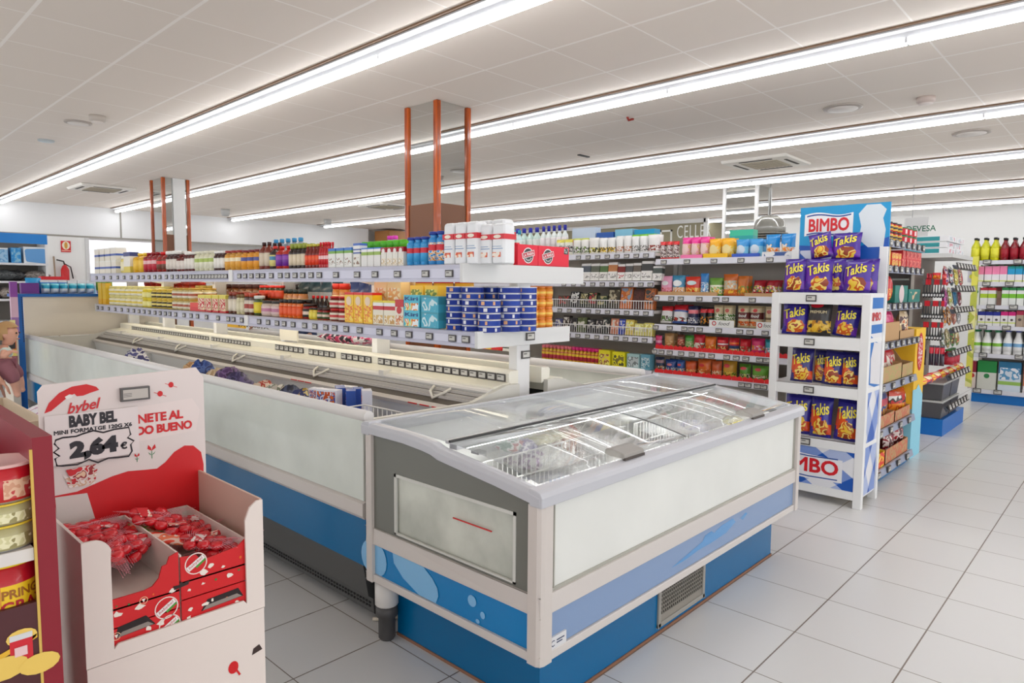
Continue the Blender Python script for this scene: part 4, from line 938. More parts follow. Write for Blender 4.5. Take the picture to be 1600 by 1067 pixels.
# ---- lower island shelf
LOC = 'on the lower island shelf'
row(LX+.03, LZ+.005, [
 (152, 165, 442, 2, C_, dict(body=(236, 180, 40), bands=((.25, (240, 200, 60)), (.85, (236, 190, 60))), name='mayonnaise_pack'), 'yellow packet at the far end', 'packet', dict(d=.06)),
 (165, 218, 447, 6, J_, dict(body=(232, 222, 160), lid=(236, 226, 150), label=(238, 234, 214), band=(226, 200, 70), name='mayonnaise_jar'), 'white and yellow mayonnaise jar', 'jar', dict(stack=2, deep=2)),
 (218, 232, 452, 2, J_, dict(body=(226, 206, 60), lid=(240, 220, 60), label=(240, 232, 150), name='mayonnaise_jar'), 'bright yellow jar', 'jar', dict(stack=2)),
 (232, 264, 452, 4, J_, dict(body=(222, 196, 90), lid=(226, 190, 60), label=(60, 56, 40), band=(236, 214, 110), name='asparagus_jar'), 'jar with black and yellow label', 'jar', dict(stack=2, deep=2)),
 (264, 298, 450, 4, J_, dict(body=(206, 190, 130), lid=(200, 160, 60), label=(232, 226, 206), band=(170, 80, 40), name='asparagus_jar'), 'glass jar of pale vegetables', 'jar', dict(stack=2, deep=2)),
 (297, 309, 473, 1, C_, dict(body=(210, 30, 30), bands=((.5, (226, 60, 50)),), name='red_packet'), 'small red packet', 'packet', dict(d=.06)),
 (309, 353, 461, 4, C_, dict(body=(200, 26, 34), bands=((.12, (228, 206, 170)), (.8, (226, 214, 90))), art=[(200, 26, 34), (236, 226, 200), (200, 26, 34), (230, 210, 170)], artz=(.1, .8), name='pasta_sauce_pack'), 'red and white striped packet with yellow top', 'packet', dict(d=.07, deep=2)),
 (353, 366, 456, 2, J_, dict(body=(90, 50, 30), lid=(150, 60, 40), label=(226, 216, 196), name='sauce_jar'), 'dark brown jar with pale label', 'jar', dict(deep=2)),
 (366, 378, 460, 2, J_, dict(body=(206, 196, 150), lid=(120, 90, 40), label=(222, 214, 180), name='sauce_jar'), 'cream coloured jar', 'jar', dict(deep=2)),
 (378, 392, 458, 2, J_, dict(body=(80, 40, 24), lid=(190, 70, 40), label=(226, 214, 196), band=(170, 60, 40), name='sauce_jar'), 'brown jar with cream label', 'jar', dict(deep=2)),
 (392, 401, 462, 1, J_, dict(body=(60, 80, 30), lid=(226, 226, 220), label=(226, 206, 50), name='olive_jar'), 'green jar with yellow label', 'jar'),
 (401, 432, 470, 2, J_, dict(body=(206, 186, 170), lid=(40, 36, 36), label=(226, 200, 196), band=(190, 120, 150), name='olive_jar'), 'wide jar with purple and pink label', 'jar'),
 (401, 434, 446, 4, J_, dict(body=(50, 60, 30), lid=(226, 44, 30), label=(214, 70, 30), name='olive_jar'), 'dark jar with bright red lid behind the wide jars', 'jar', dict(back=.13, stack=2)),
 (433, 467, 468, 5, J_, dict(body=(226, 110, 24), lid=(36, 34, 32), label=(236, 90, 30), name='pasta_sauce_jar', lidf=.2), 'orange sauce jar with black lid', 'jar', dict(deep=2)),
 (436, 470, 452, 4, J_, dict(body=(190, 120, 60), lid=(44, 50, 40), label=(200, 150, 90), name='pasta_sauce_jar'), 'tall jar with dark lid behind the orange jars', 'jar', dict(back=.17)),
 (467, 480, 475, 1, J_, dict(body=(150, 24, 20), lid=(50, 30, 26), label=(40, 40, 36), band=(226, 200, 180), name='sauce_jar'), 'red jar with black label', 'jar', dict(stack=1, deep=2)),
 (480, 492, 481, 2, J_, dict(body=(222, 190, 50), lid=(40, 40, 40), label=(232, 214, 80), name='mustard_jar'), 'small yellow jar', 'jar'),
 (481, 508, 462, 4, B_, dict(body=(34, 26, 24), cap=(222, 30, 30), label=(50, 40, 36), name='soy_sauce_bottle', shoulder=.6), 'black bottle with red cap behind small jars', 'bottle', dict(back=.08)),
 (492, 508, 482, 2, J_, dict(body=(150, 30, 24), lid=(60, 24, 20), label=(60, 90, 50), band=(226, 200, 180), name='sauce_jar'), 'small red jar with green label', 'jar'),
 (509, 537, 463, 2, J_, dict(body=(120, 40, 30), lid=(200, 30, 30), label=(236, 226, 206), band=(196, 40, 40), name='jam_jar'), 'jar with red lid and white label', 'jar', dict(stack=2, deep=2)),
 (514, 536, 443, 2, J_, dict(body=(196, 120, 40), lid=(216, 50, 30), label=(236, 214, 150), name='jam_jar'), 'amber jar with red lid in the back row', 'jar', dict(back=.15)),
 (538, 582, 457, 3, C_, dict(body=(240, 190, 20), bands=((.2, (244, 200, 40)), (.92, (220, 40, 30))), art=[(244, 196, 30), (240, 170, 20), (226, 110, 20), (246, 214, 80)], artz=(.05, .6), name='cocoa_box', disc=((236, 210, 180), .6, .72)), 'tall yellow box with red lid', 'box', dict(d=.07)),
 (582, 617, 470, 2, C_, dict(body=(232, 226, 206), bands=((.62, (196, 30, 40)), (.78, (236, 236, 232)), (.92, (226, 210, 70))), art=[(214, 180, 110), (236, 226, 206), (196, 150, 80)], artz=(.05, .4), name='milk_carton'), 'white carton with red band and yellow top', 'carton', dict(d=.06)),
 (584, 626, 440, 2, C_, dict(body=(236, 226, 200), bands=((.5, (236, 206, 150)),), art=[(236, 220, 180), (226, 170, 110), (240, 232, 214)], artz=(.3, .85), name='milk_carton'), 'cream coloured carton behind the yellow topped cartons', 'carton', dict(back=.10, d=.07)),
 (617, 630, 468, 1, C_, dict(body=(232, 222, 206), bands=((.72, (196, 40, 46)),), art=[(226, 190, 140), (196, 90, 50), (236, 226, 206)], artz=(.05, .4), disc=((196, 40, 46), .6, .6), name='milk_carton'), 'narrow white carton with red top', 'carton', dict(d=.05)),
 (630, 656, 461, 1, C_, dict(body=(70, 180, 206), bands=((.3, (80, 190, 214)),), art=[(70, 180, 206), (226, 236, 150), (226, 130, 60), (236, 240, 240)], artz=(.04, .5), text='Kiri', textcol=(30, 60, 130), textz=(.66, .9), name='cheese_box'), 'teal snack box', 'box', dict(stack=2, d=.08, jit=.0)),
 (657, 686, 463, 1, C_, dict(body=(66, 170, 196), bands=((.5, (60, 150, 170)),), art=[(66, 170, 196), (200, 226, 230), (66, 170, 196)], artz=(.1, .9), name='cheese_box'), 'teal striped box', 'box', dict(stack=2, d=.08, jit=.0)),
 (640, 686, 446, 2, C_, dict(body=(226, 200, 70), bands=((.4, (236, 190, 60)),), art=[(226, 200, 70), (120, 140, 50), (236, 226, 150)], artz=(.1, .9), name='cheese_box'), 'yellow and green box behind the teal boxes', 'box', dict(back=.12, d=.07)),
 ], LOC)
# tins in stacks near the end
def tins():
    spec = [(687, 711, 7, 0, 448), (712, 736, 7, 0, 447), (737, 760, 7, .02, 445), (761, 783, 7, .02, 448), (784, 806, 8, .0, 444), (748, 772, 6, .12, 455)]
    ca = spec
    h = (P(700, 446, X=LX+.02).z-LZ)/7.2
    w_ = abs(P(687, 500, X=LX+.02).y-P(711, 500, X=LX+.02).y)
    pr = mk_tin(w_*.99, h*.985, None, body=(34, 58, 150), name='tuna_tin'); pr2 = mk_tin(w_*.99, h*.985, None, body=(44, 74, 168), label=(226, 170, 120), name='tuna_tin')
    ys = P(699, 500, X=LX+.02).y; n = 0
    cols = [(LX+.02+w_/2, ys, 7), (LX+.02+w_/2, ys-w_, 7), (LX+.02+w_/2, ys-2*w_, 5), (LX+.02+w_*1.5, ys-w_*.2, 7), (LX+.02+w_*1.5, ys-1.2*w_, 7), (LX+.02+w_*1.5, ys-2.2*w_, 7), (LX+.02+w_*2.3, ys-2.4*w_, 7)]
    for c, (x, y, k) in enumerate(cols):
        for i in range(k):
            o = put(pr if (i+c) % 3 else pr2, USED, (x+.008, y, LZ+.002+i*h*1.003), FX+random.uniform(-.8, .8))
            tag(o, 'round blue tin in the '+ORD[c]+' stack '+LOC+', '+ORD[i]+' from the bottom', 'tin', 'blue tins on the lower island shelf')
tins()
EX = 2.745
row(2.45, LZ+.003, [
 (834, 868, 447, 3, J_, dict(body=(226, 140, 40), lid=(226, 130, 50), label=(236, 150, 50), band=(240, 200, 90), name='jam_jar', lidf=.2), 'orange jar stacked right of the end post', 'jar', dict(stack=4)),
 ], 'on the lower island shelf', rz=0, plane='Y')
# far side goods on both shelves, seen between the near ones
row(2.765, LZ, [
 (640, 735, 430, 3, G_, dict(base=(200, 40, 40), zones=((.4, .8, (240, 190, 60)),), name='snack_bag', nu=6, nv=6), 'red and yellow bag on the far side', 'bag', dict(d=.08)),
 (540, 585, 440, 3, G_, dict(base=(70, 90, 150), zones=((.3, .6, (226, 226, 236)),), name='snack_bag', nu=6, nv=6), 'blue bag on the far side', 'bag', dict(d=.08)),
 (460, 530, 438, 4, G_, dict(base=(60, 90, 100), zones=((.3, .7, (200, 206, 210)),), name='snack_bag', nu=6, nv=6), 'grey blue bag on the far side', 'bag', dict(d=.08)),
 (219, 300, 440, 8, J_, dict(body=(190, 60, 40), lid=(170, 40, 30), label=(226, 206, 170), name='sauce_jar'), 'red lidded jar on the far side', 'jar'),
 (300, 345, 446, 5, J_, dict(body=(120, 130, 60), lid=(200, 170, 70), label=(190, 180, 110), name='olive_jar'), 'green jar on the far side', 'jar'),
 (345, 400, 444, 5, J_, dict(body=(150, 90, 50), lid=(90, 40, 30), label=(200, 150, 90), name='sauce_jar'), 'amber jar on the far side', 'jar'),
 (400, 458, 446, 5, J_, dict(body=(110, 50, 36), lid=(40, 40, 40), label=(190, 90, 50), name='sauce_jar'), 'brown jar on the far side', 'jar'),
 (586, 640, 440, 3, C_, dict(body=(232, 214, 170), art=[(232, 214, 170), (226, 160, 90), (240, 230, 206)], artz=(.1, .9), name='biscuit_box'), 'cream box on the far side', 'box', dict(d=.08)),
 ], LOC)
# promotional bags lying under the end of the lower shelf on the far freezer rail
row(3.62, 1.02, [
 (727, 752, 543, 1, C_, dict(body=(110, 30, 120), bands=((.5, (120, 40, 130)),), name='frozen_dessert_box'), 'purple box under the end of the lower shelf', 'box', dict(d=.1)),
 (752, 785, 541, 1, C_, dict(body=(210, 24, 30), bands=((.5, (226, 30, 34)),), art=[(214, 24, 30), (236, 200, 40), (214, 24, 30)], artz=(.1, .9), name='frozen_dessert_box'), 'red and yellow box under the end of the lower shelf', 'box', dict(d=.1)),
 (785, 803, 540, 1, C_, dict(body=(222, 222, 214), bands=((.5, (60, 70, 60)), (.7, (226, 226, 222))), name='frozen_dessert_box'), 'white and green tub box beside the end post', 'box', dict(d=.1)),
 ], 'beyond the island')
# ---------------------------------------------------------------- gondola shelving with snacks and chocolate
def gondola(label, xf, xb, ya, yb, levels, depth, top, tags=(), base_col=(0, 96, 168), back=(196, 190, 180), fence=(), strip=None, name='gondola_shelving', group='gondola shelving', tagsc=1.0, lowest=.12):
    """shelf unit whose shelves face -X; levels: shelf top heights; tags: per level, the places of its price labels"""
    r = thing(name, label, 'shelving', ((xf+xb)/2, (ya+yb)/2, 0), group)
    m = MB(); m.box(xf+.04, xb, ya, yb, .0, lowest-.02); m.build('plinth', mat(base_col, .4), r)
    m = MB(); m.box(xf+depth, xf+depth+.03, ya, yb, lowest-.02, top); m.build('back_panel', mat(back, .6), r)
    for y in (ya, yb-.04):
        m = MB(); m.box(xf+depth-.05, xf+depth+.08, y, y+.04, 0, top); m.build('upright', mat((216, 212, 206), .4), r)
    for i, z in enumerate(levels):
        m = MB(); m.box(xf+.008, xf+depth, ya+.004, yb-.004, z-.028, z); s = m.build('shelf', mat((218, 214, 208), .45), r)
        m = MB(); m.prism([(xf, z+.004), (xf+.014, z+.004), (xf+.014, z-.045), (xf-.010, z-.05), (xf-.012, z-.044)], 'y', ya+.004, yb-.004); m.build('ticket_rail', mat((206, 206, 214), .35), s)
        for y in (tags[i] if i < len(tags) else ()):
            price_tag(s, (xf-.007, y, z-.045), FX, sc=1.1*tagsc)
        if strip and i in strip:
            m = MB(); n_ = int((yb-ya)/.09)
            for k in range(n_):
                y = ya+.02+k*(yb-ya-.04)/n_; w_ = (yb-ya-.04)/n_*.98
                m.poly([(xf-.004, y, z+.002), (xf-.004, y+w_, z+.002), (xf-.004, y+w_, z+.03), (xf-.004, y+w_*.75, z+.042), (xf-.004, y+w_*.5, z+.03), (xf-.004, y+w_*.25, z+.042), (xf-.004, y, z+.03)])
            m.build('red_edge_strip', mat((222, 30, 34), .5), s)
        if i in fence:
            m = MB(); n_ = int((yb-ya)/.028)
            for k in range(n_+1): y = ya+.02+k*(yb-ya-.04)/n_; m.box(xf+.002, xf+.006, y-.002, y+.002, z, z+.085)
            m.box(xf, xf+.008, ya+.01, yb-.01, z+.082, z+.09); m.build('wire_fence', wire, s)
    return r
SX = 5.35
def zat(px, py, X=SX): return P(px, py, X=X).z
def yat(px, X=SX, py=450): return P(px, py, X=X).y
sn_z = [zat(1120, 403), zat(1120, 463), zat(1120, 511.5), zat(1120, 552), zat(1160, 596)]
sn_tags = [[yat(a) for a in l] for l in ([1037, 1073, 1115, 1157, 1202], [1027, 1050, 1065, 1094, 1120, 1135, 1177], [1027, 1049, 1072, 1083, 1096, 1126, 1159, 1175, 1199], [1026, 1037, 1050, 1068, 1085, 1101, 1116, 1140, 1155, 1170, 1192, 1203], [1165, 1175, 1190, 1200])]
gondola('white gondola shelving full of snack bags behind the blue and white stand', SX, 6.05, 1.92, 3.255, sn_z+[.36, .13], .46, 1.78, sn_tags, fence=(), strip=(3, 4))
ch_z = [zat(945, 397), zat(945, 440), zat(945, 483), zat(945, 523), zat(930, 571)]
ch_tags = [[yat(a) for a in range(870+o_, 1018, 15)] for o_ in (34, 12, 6, 20, 0)]
gondola('white gondola shelving with chocolate bars behind wire fences, left of the snacks', SX, 6.05, 3.265, 4.86, ch_z+[.36, .13], .46, 1.80, ch_tags, fence=(2, 3))
gondola('white gondola shelving with spray bottles on top, behind the red boxes', SX, 6.05, 4.87, 6.4, [zat(830, 392), 1.55, 1.25, .95, .6, .13], .46, 1.80)
SNC = 'on the snack gondola'
K_ = KRAFT
def bagk(base, zones=(), **k): return dict(base=base, zones=zones, **k)
# top shelf
row(SX+.03, sn_z[0], [
 (1030, 1060, 377, 3, G_, bagk((214, 30, 36), ((.06, .8, ((60, 30, 30), (236, 226, 222), (90, 40, 36))),), seed=1), 'red chocolate bag with striped picture', 'bag', dict(d=.05)),
 (1063, 1106, 370, 3, G_, bagk((232, 60, 150), ((.1, .68, ((236, 170, 190), (226, 200, 120), (240, 206, 214))),), disc=(.5, .42, .33, .24, (236, 206, 200)), seed=2), 'bright pink bag with round window', 'bag', dict(d=.09, deep=2)),
 (1105, 1145, 372, 2, G_, bagk((240, 176, 30), ((.1, .6, ((244, 196, 60), (236, 216, 140), (240, 180, 40))),), disc=(.5, .42, .35, .26, (236, 216, 150)), seed=3), 'yellow orange bag with pale oval', 'bag', dict(d=.08, deep=2)),
 (1147, 1190, 373, 2, G_, bagk((60, 150, 214), ((.0, .62, (130, 200, 232)),), disc=(.5, .42, .34, .26, (206, 220, 232)), seed=4), 'light blue bag with white oval', 'bag', dict(d=.08, deep=2)),
 (1193, 1241, 365, 2, G_, bagk((40, 140, 210), ((.05, .45, ((236, 120, 40), (226, 226, 226), (240, 170, 90))),), patch=([(.12, .1), (.7, .1), (.6, .55), (.2, .55)], ((240, 140, 60), (236, 200, 150), (226, 226, 226))), seed=5), 'blue and orange crisp bag', 'bag', dict(d=.10, deep=1)),
], SNC+' top shelf')
row(SX+.012, sn_z[0], [
 (1062, 1100, 398, 1, C_, dict(body=(240, 120, 170), name='pink_shelf_tray'), 'low pink display tray before the pink bags', 'tray', dict(d=.014, jit=0)),
 (1096, 1138, 396, 1, C_, dict(body=(244, 190, 30), name='yellow_shelf_tray'), 'low yellow display tray before the yellow bags', 'tray', dict(d=.014, jit=0)),
 (1142, 1188, 396, 1, C_, dict(body=(40, 80, 180), bands=((.5, (50, 90, 190)),), name='blue_shelf_tray'), 'low blue display tray before the light blue bags', 'tray', dict(d=.014, jit=0)),
 (1189, 1240, 393, 1, C_, dict(body=(226, 226, 226), art=[(226, 226, 226), (60, 90, 150), (236, 236, 236)], artz=(.1, .9), name='white_shelf_tray'), 'low white printed tray before the crisp bags', 'tray', dict(d=.014, jit=0)),
], SNC)
# second shelf
row(SX+.05, sn_z[1]+.004, [
 (1030, 1049, 431, 1, G_, bagk((232, 160, 190), ((.1, .4, ((200, 60, 60), (236, 170, 190), (226, 130, 150))),), disc=(.5, .62, .3, .12, (226, 226, 226)), seed=6), 'pale pink snack bag', 'bag', dict(d=.06)),
 (1048, 1068, 430, 1, G_, bagk((70, 150, 190), ((.08, .4, ((240, 190, 120), (236, 226, 220), (226, 150, 70))),), disc=(.5, .6, .36, .16, (236, 240, 240)), seed=7), 'teal blue snack bag', 'bag', dict(d=.07, deep=2)),
 (1068, 1093, 432, 1, G_, bagk((222, 60, 40), ((.1, .42, ((240, 180, 60), (222, 60, 40), (244, 210, 110))),), disc=(.5, .66, .32, .12, (206, 226, 226)), seed=8, trot=.2), 'red orange snack bag leaning', 'bag', dict(d=.07, deep=2)),
 (1093, 1106, 427, 1, G_, bagk((50, 130, 200), ((.1, .6, ((226, 230, 236), (60, 130, 200), (160, 206, 230))),), seed=9), 'narrow blue and white snack bag', 'bag', dict(d=.05)),
 (1106, 1127, 434, 1, G_, bagk((110, 160, 60), ((.1, .5, ((240, 190, 90), (226, 226, 200), (120, 170, 70))), (.5, .65, (236, 236, 210))), seed=10), 'green snack bag with white stripe', 'bag', dict(d=.06, deep=2)),
 (1127, 1151, 428, 1, G_, bagk((206, 104, 40), ((.1, .35, ((240, 190, 60), (206, 104, 40), (226, 130, 60))), (.35, .7, ((206, 206, 190), (226, 160, 90), (190, 190, 170)))), seed=11), 'orange snack bag with pale lettering', 'bag', dict(d=.08)),
 (1150, 1168, 431, 1, G_, bagk((200, 110, 44), ((.1, .5, ((236, 180, 60), (200, 100, 40), (120, 150, 60))),), seed=12), 'darker orange snack bag', 'bag', dict(d=.07, deep=2)),
 (1172, 1212, 436, 2, G_, bagk((170, 30, 44), ((.1, .5, ((240, 200, 70), (60, 120, 90), (206, 50, 50), (236, 226, 206))),), seed=13), 'dark red corn bag lying back', 'bag', dict(d=.08, deep=2, tilt=-.35)),
], SNC+' second shelf')
row(SX+.012, sn_z[1], [
 (1025, 1124, 456, 1, C_, dict(body=K_, name='cardboard_tray'), 'long low kraft tray edge before the second shelf snacks', 'tray', dict(d=.012, jit=0)),
 (1162, 1209, 458, 1, C_, dict(body=K_, name='cardboard_tray'), 'short low kraft tray edge before the dark red bags', 'tray', dict(d=.012, jit=0)),
], SNC)
row(SX+.05, sn_z[2]+.004, [
 (1029, 1047, 478, 1, G_, bagk((226, 224, 222), ((.7, 1, (200, 30, 40)), (.15, .4, ((60, 40, 34), (226, 224, 222), (90, 120, 60)))), seed=14), 'white nut bag with red top', 'bag', dict(d=.07, tilt=-.2, deep=2)),
 (1047, 1071, 476, 1, G_, bagk((60, 90, 160), ((.7, 1, (200, 30, 40)), (.1, .35, ((226, 226, 222), (90, 60, 50), (190, 60, 50))), (.35, .6, (230, 230, 232))), seed=15), 'blue and white nut bag with red top', 'bag', dict(d=.08, tilt=-.2, deep=2)),
 (1072, 1089, 478, 1, G_, bagk((36, 40, 76), ((.62, .85, (226, 120, 130)), (.1, .4, ((90, 100, 130), (226, 226, 226), (40, 44, 80)))), seed=16), 'navy nut bag with pink band', 'bag', dict(d=.07, deep=2)),
 (1092, 1104, 480, 1, G_, bagk((34, 30, 28), ((.7, .9, (206, 40, 50)), (.1, .5, ((226, 140, 40), (40, 60, 36), (30, 28, 26)))), seed=17), 'black nut bag with red band', 'bag', dict(d=.06)),
 (1104, 1114, 480, 1, G_, bagk((40, 34, 30), ((.7, .95, (214, 36, 46)), (.1, .5, ((206, 110, 40), (50, 70, 40), (30, 28, 26)))), seed=18), 'narrow black nut bag with red top', 'bag', dict(d=.05)),
 (1114, 1144, 477, 2, G_, bagk((206, 190, 150), ((.28, .62, ((90, 130, 50), (226, 226, 210), (80, 120, 44))), (.05, .28, ((226, 206, 130), (190, 180, 90), (236, 226, 190)))), disc=(.5, .76, .22, .09, (190, 90, 80)), seed=19, crimp=(190, 170, 130)), 'kraft nut pouch with green field', 'pouch', dict(d=.05, deep=2)),
 (1151, 1190, 478, 2, G_, bagk((206, 186, 150), ((.36, .74, (104, 40, 36)), (.05, .34, ((222, 110, 50), (190, 80, 30), (206, 186, 150)))), disc=(.5, .80, .2, .08, (200, 60, 60)), text='food', text_col=(236, 232, 226), tbox=(.14, .86, .48, .62), tshear=.3, seed=20, crimp=(190, 170, 130)), 'kraft nut pouch with brown field', 'pouch', dict(d=.05, deep=2)),
 (1194, 1210, 479, 1, G_, bagk((206, 186, 150), ((.05, .3, ((240, 180, 60), (226, 150, 50), (206, 186, 150))), (.36, .5, (110, 90, 60))), disc=(.5, .76, .24, .09, (180, 90, 80)), seed=21), 'plain kraft nut pouch beside the stand', 'pouch', dict(d=.05)),
], SNC+' third shelf')
fo = row
for a, b_3, nm_ in ((1110, 1149, 'second'), (1184, 1214, 'fourth')):
    ya_, yb_ = yat(a), yat(b_3); z_ = sn_z[2]
    m = MB(); m.box(SX-.002, SX+.002, yb_, ya_, z_+.003, z_+.062); o = m.build('tray_front_sign', mat((226, 226, 222), .5))
    w_ = ya_-yb_
    m = MB(); m.text('food', lambda u, v: (SX-.0028, ya_-w_*.38-u, z_+.02+v), 0, w=w_*.45, h=.03, bold=.0, shear=.3); m.build('lettering', mat((40, 36, 36), .5), o)
    m = MB(); cy, cz, R1 = ya_-w_*.2, z_+.034, .02
    n_ = 16; m.raw([(SX-.0028, cy+q*math.cos(t*6.2832/n_), cz+q*math.sin(t*6.2832/n_)) for q in (R1, R1*.6) for t in range(n_)], [(t, (t+1) % n_, n_+(t+1) % n_, n_+t) for t in range(n_)]); m.build('ring_emblem', mat((190, 40, 50), .5), o)
    tag(o, 'white tray front with red ring under the kraft pouches, ' + ('green field ones' if a == 1110 else 'beside the white stand'), 'sign')
row(SX+.05, sn_z[3]+.004, [
 (1022, 1033, 524, 1, G_, bagk((206, 50, 110), ((.4, .6, (226, 150, 180)),), seed=22), 'magenta snack bag', 'bag', dict(d=.05)),
 (1036, 1051, 521, 1, G_, bagk((196, 150, 96), ((.1, .5, ((206, 160, 100), (170, 120, 70), (226, 190, 140))),), seed=23), 'tan biscuit bag', 'bag', dict(d=.06, deep=2)),
 (1056, 1068, 523, 1, G_, bagk((120, 66, 50), ((.3, .7, ((150, 80, 60), (190, 60, 60), (206, 170, 130))),), seed=24), 'brown biscuit bag', 'bag', dict(d=.06)),
 (1068, 1082, 524, 1, G_, bagk((70, 150, 50), ((.1, .6, ((90, 170, 60), (206, 206, 160), (60, 130, 40))),), seed=25), 'green biscuit bag', 'bag', dict(d=.06)),
 (1081, 1099, 523, 1, G_, bagk((206, 40, 56), ((.1, .5, ((226, 226, 222), (90, 120, 70), (200, 60, 60))),), patch=([(.2, .12), (.8, .12), (.72, .5), (.28, .5)], ((226, 222, 206), (200, 70, 60), (120, 140, 80))), seed=26), 'red toast bag with white label', 'bag', dict(d=.08)),
 (1098, 1117, 526, 1, G_, bagk((226, 116, 30), ((.1, .5, ((236, 140, 40), (206, 90, 24), (240, 190, 90))),), seed=27), 'orange toast bag', 'bag', dict(d=.08)),
 (1117, 1136, 527, 1, G_, bagk((196, 24, 40), ((.5, .62, (226, 206, 206)), (.1, .36, ((110, 100, 60), (190, 40, 44), (236, 200, 130)))), disc=(.5, .72, .3, .09, (222, 40, 50)), seed=28), 'crimson toast bag with white lettering band', 'bag', dict(d=.08)),
 (1136, 1153, 528, 1, G_, bagk((206, 40, 50), ((.3, .5, (50, 70, 110)), (.05, .3, ((226, 190, 110), (240, 226, 190), (206, 150, 60))), (.6, .75, (240, 120, 40))), seed=29), 'red toast bag with navy band', 'bag', dict(d=.08)),
 (1153, 1171, 530, 1, G_, bagk((200, 30, 44), ((.1, .5, ((226, 206, 190), (120, 110, 60), (206, 40, 50))),), seed=30), 'red toast bag with mixed picture', 'bag', dict(d=.08)),
 (1171, 1193, 529, 1, G_, bagk((216, 44, 106), ((.3, .6, ((236, 200, 214), (216, 44, 106), (226, 150, 60))),), seed=31), 'pink toast bag', 'bag', dict(d=.08)),
 (1193, 1209, 531, 1, G_, bagk((40, 150, 170), ((.1, .5, ((226, 120, 130), (60, 160, 180), (226, 226, 226))),), seed=32), 'teal toast bag beside the stand', 'bag', dict(d=.07)),
], SNC+' fourth shelf')
row(SX+.05, sn_z[4]+.004, [
 (1022, 1036, 558, 1, G_, bagk((40, 50, 76), ((.1, .4, ((190, 150, 110), (60, 50, 50), (226, 226, 222))), (.6, .85, (150, 110, 120))), seed=33), 'dark seed bag', 'bag', dict(d=.06)),
 (1037, 1055, 562, 1, G_, bagk((34, 70, 140), ((.15, .4, ((70, 110, 160), (206, 206, 190), (40, 80, 150))),), disc=(.5, .62, .24, .1, (206, 120, 130)), seed=34), 'blue seed bag', 'bag', dict(d=.07, deep=2)),
 (1055, 1068, 563, 1, G_, bagk((36, 80, 150), ((.1, .36, ((226, 214, 190), (60, 110, 160), (190, 170, 130))),), disc=(.5, .66, .22, .09, (200, 60, 70)), seed=35), 'second blue seed bag with red emblem', 'bag', dict(d=.06)),
 (1068, 1085, 565, 1, G_, bagk((214, 90, 40), ((.1, .4, ((226, 130, 60), (236, 190, 130), (200, 80, 40))),), seed=36), 'orange nut bag', 'bag', dict(d=.07, deep=2)),
 (1087, 1109, 562, 1, G_, bagk((222, 110, 44), ((.1, .4, ((236, 206, 160), (226, 130, 60), (190, 90, 40))),), disc=(.45, .66, .22, .1, (206, 60, 60)), seed=37), 'larger orange nut bag with red emblem', 'bag', dict(d=.08, deep=2)),
 (1109, 1126, 564, 1, G_, bagk((206, 96, 50), ((.1, .4, ((226, 170, 120), (206, 110, 60), (236, 206, 170))),), seed=38), 'orange brown nut bag', 'bag', dict(d=.07)),
 (1126, 1149, 564, 1, G_, bagk((200, 150, 50), ((.05, .4, ((110, 130, 40), (226, 190, 80), (160, 110, 40))),), disc=(.4, .72, .22, .11, (200, 50, 60)), seed=39), 'gold pistachio bag with red emblem', 'bag', dict(d=.09)),
 (1152, 1171, 569, 1, G_, bagk((90, 150, 50), ((.05, .36, ((190, 200, 110), (70, 90, 50), (226, 222, 190))),), disc=(.5, .74, .28, .1, (206, 50, 60)), seed=40), 'green pistachio bag with red emblem', 'bag', dict(d=.08)),
 (1172, 1199, 572, 1, G_, bagk((110, 170, 60), ((.05, .36, ((226, 226, 190), (90, 130, 50), (190, 190, 130))),), disc=(.45, .76, .2, .1, (206, 60, 70)), seed=41), 'light green pistachio bag', 'bag', dict(d=.08)),
 (1199, 1212, 578, 1, G_, bagk((60, 70, 50), ((.1, .4, ((190, 190, 120), (80, 90, 60), (150, 60, 50))),), seed=42), 'dark green nut bag beside the stand', 'bag', dict(d=.06)),
], SNC+' fifth shelf')
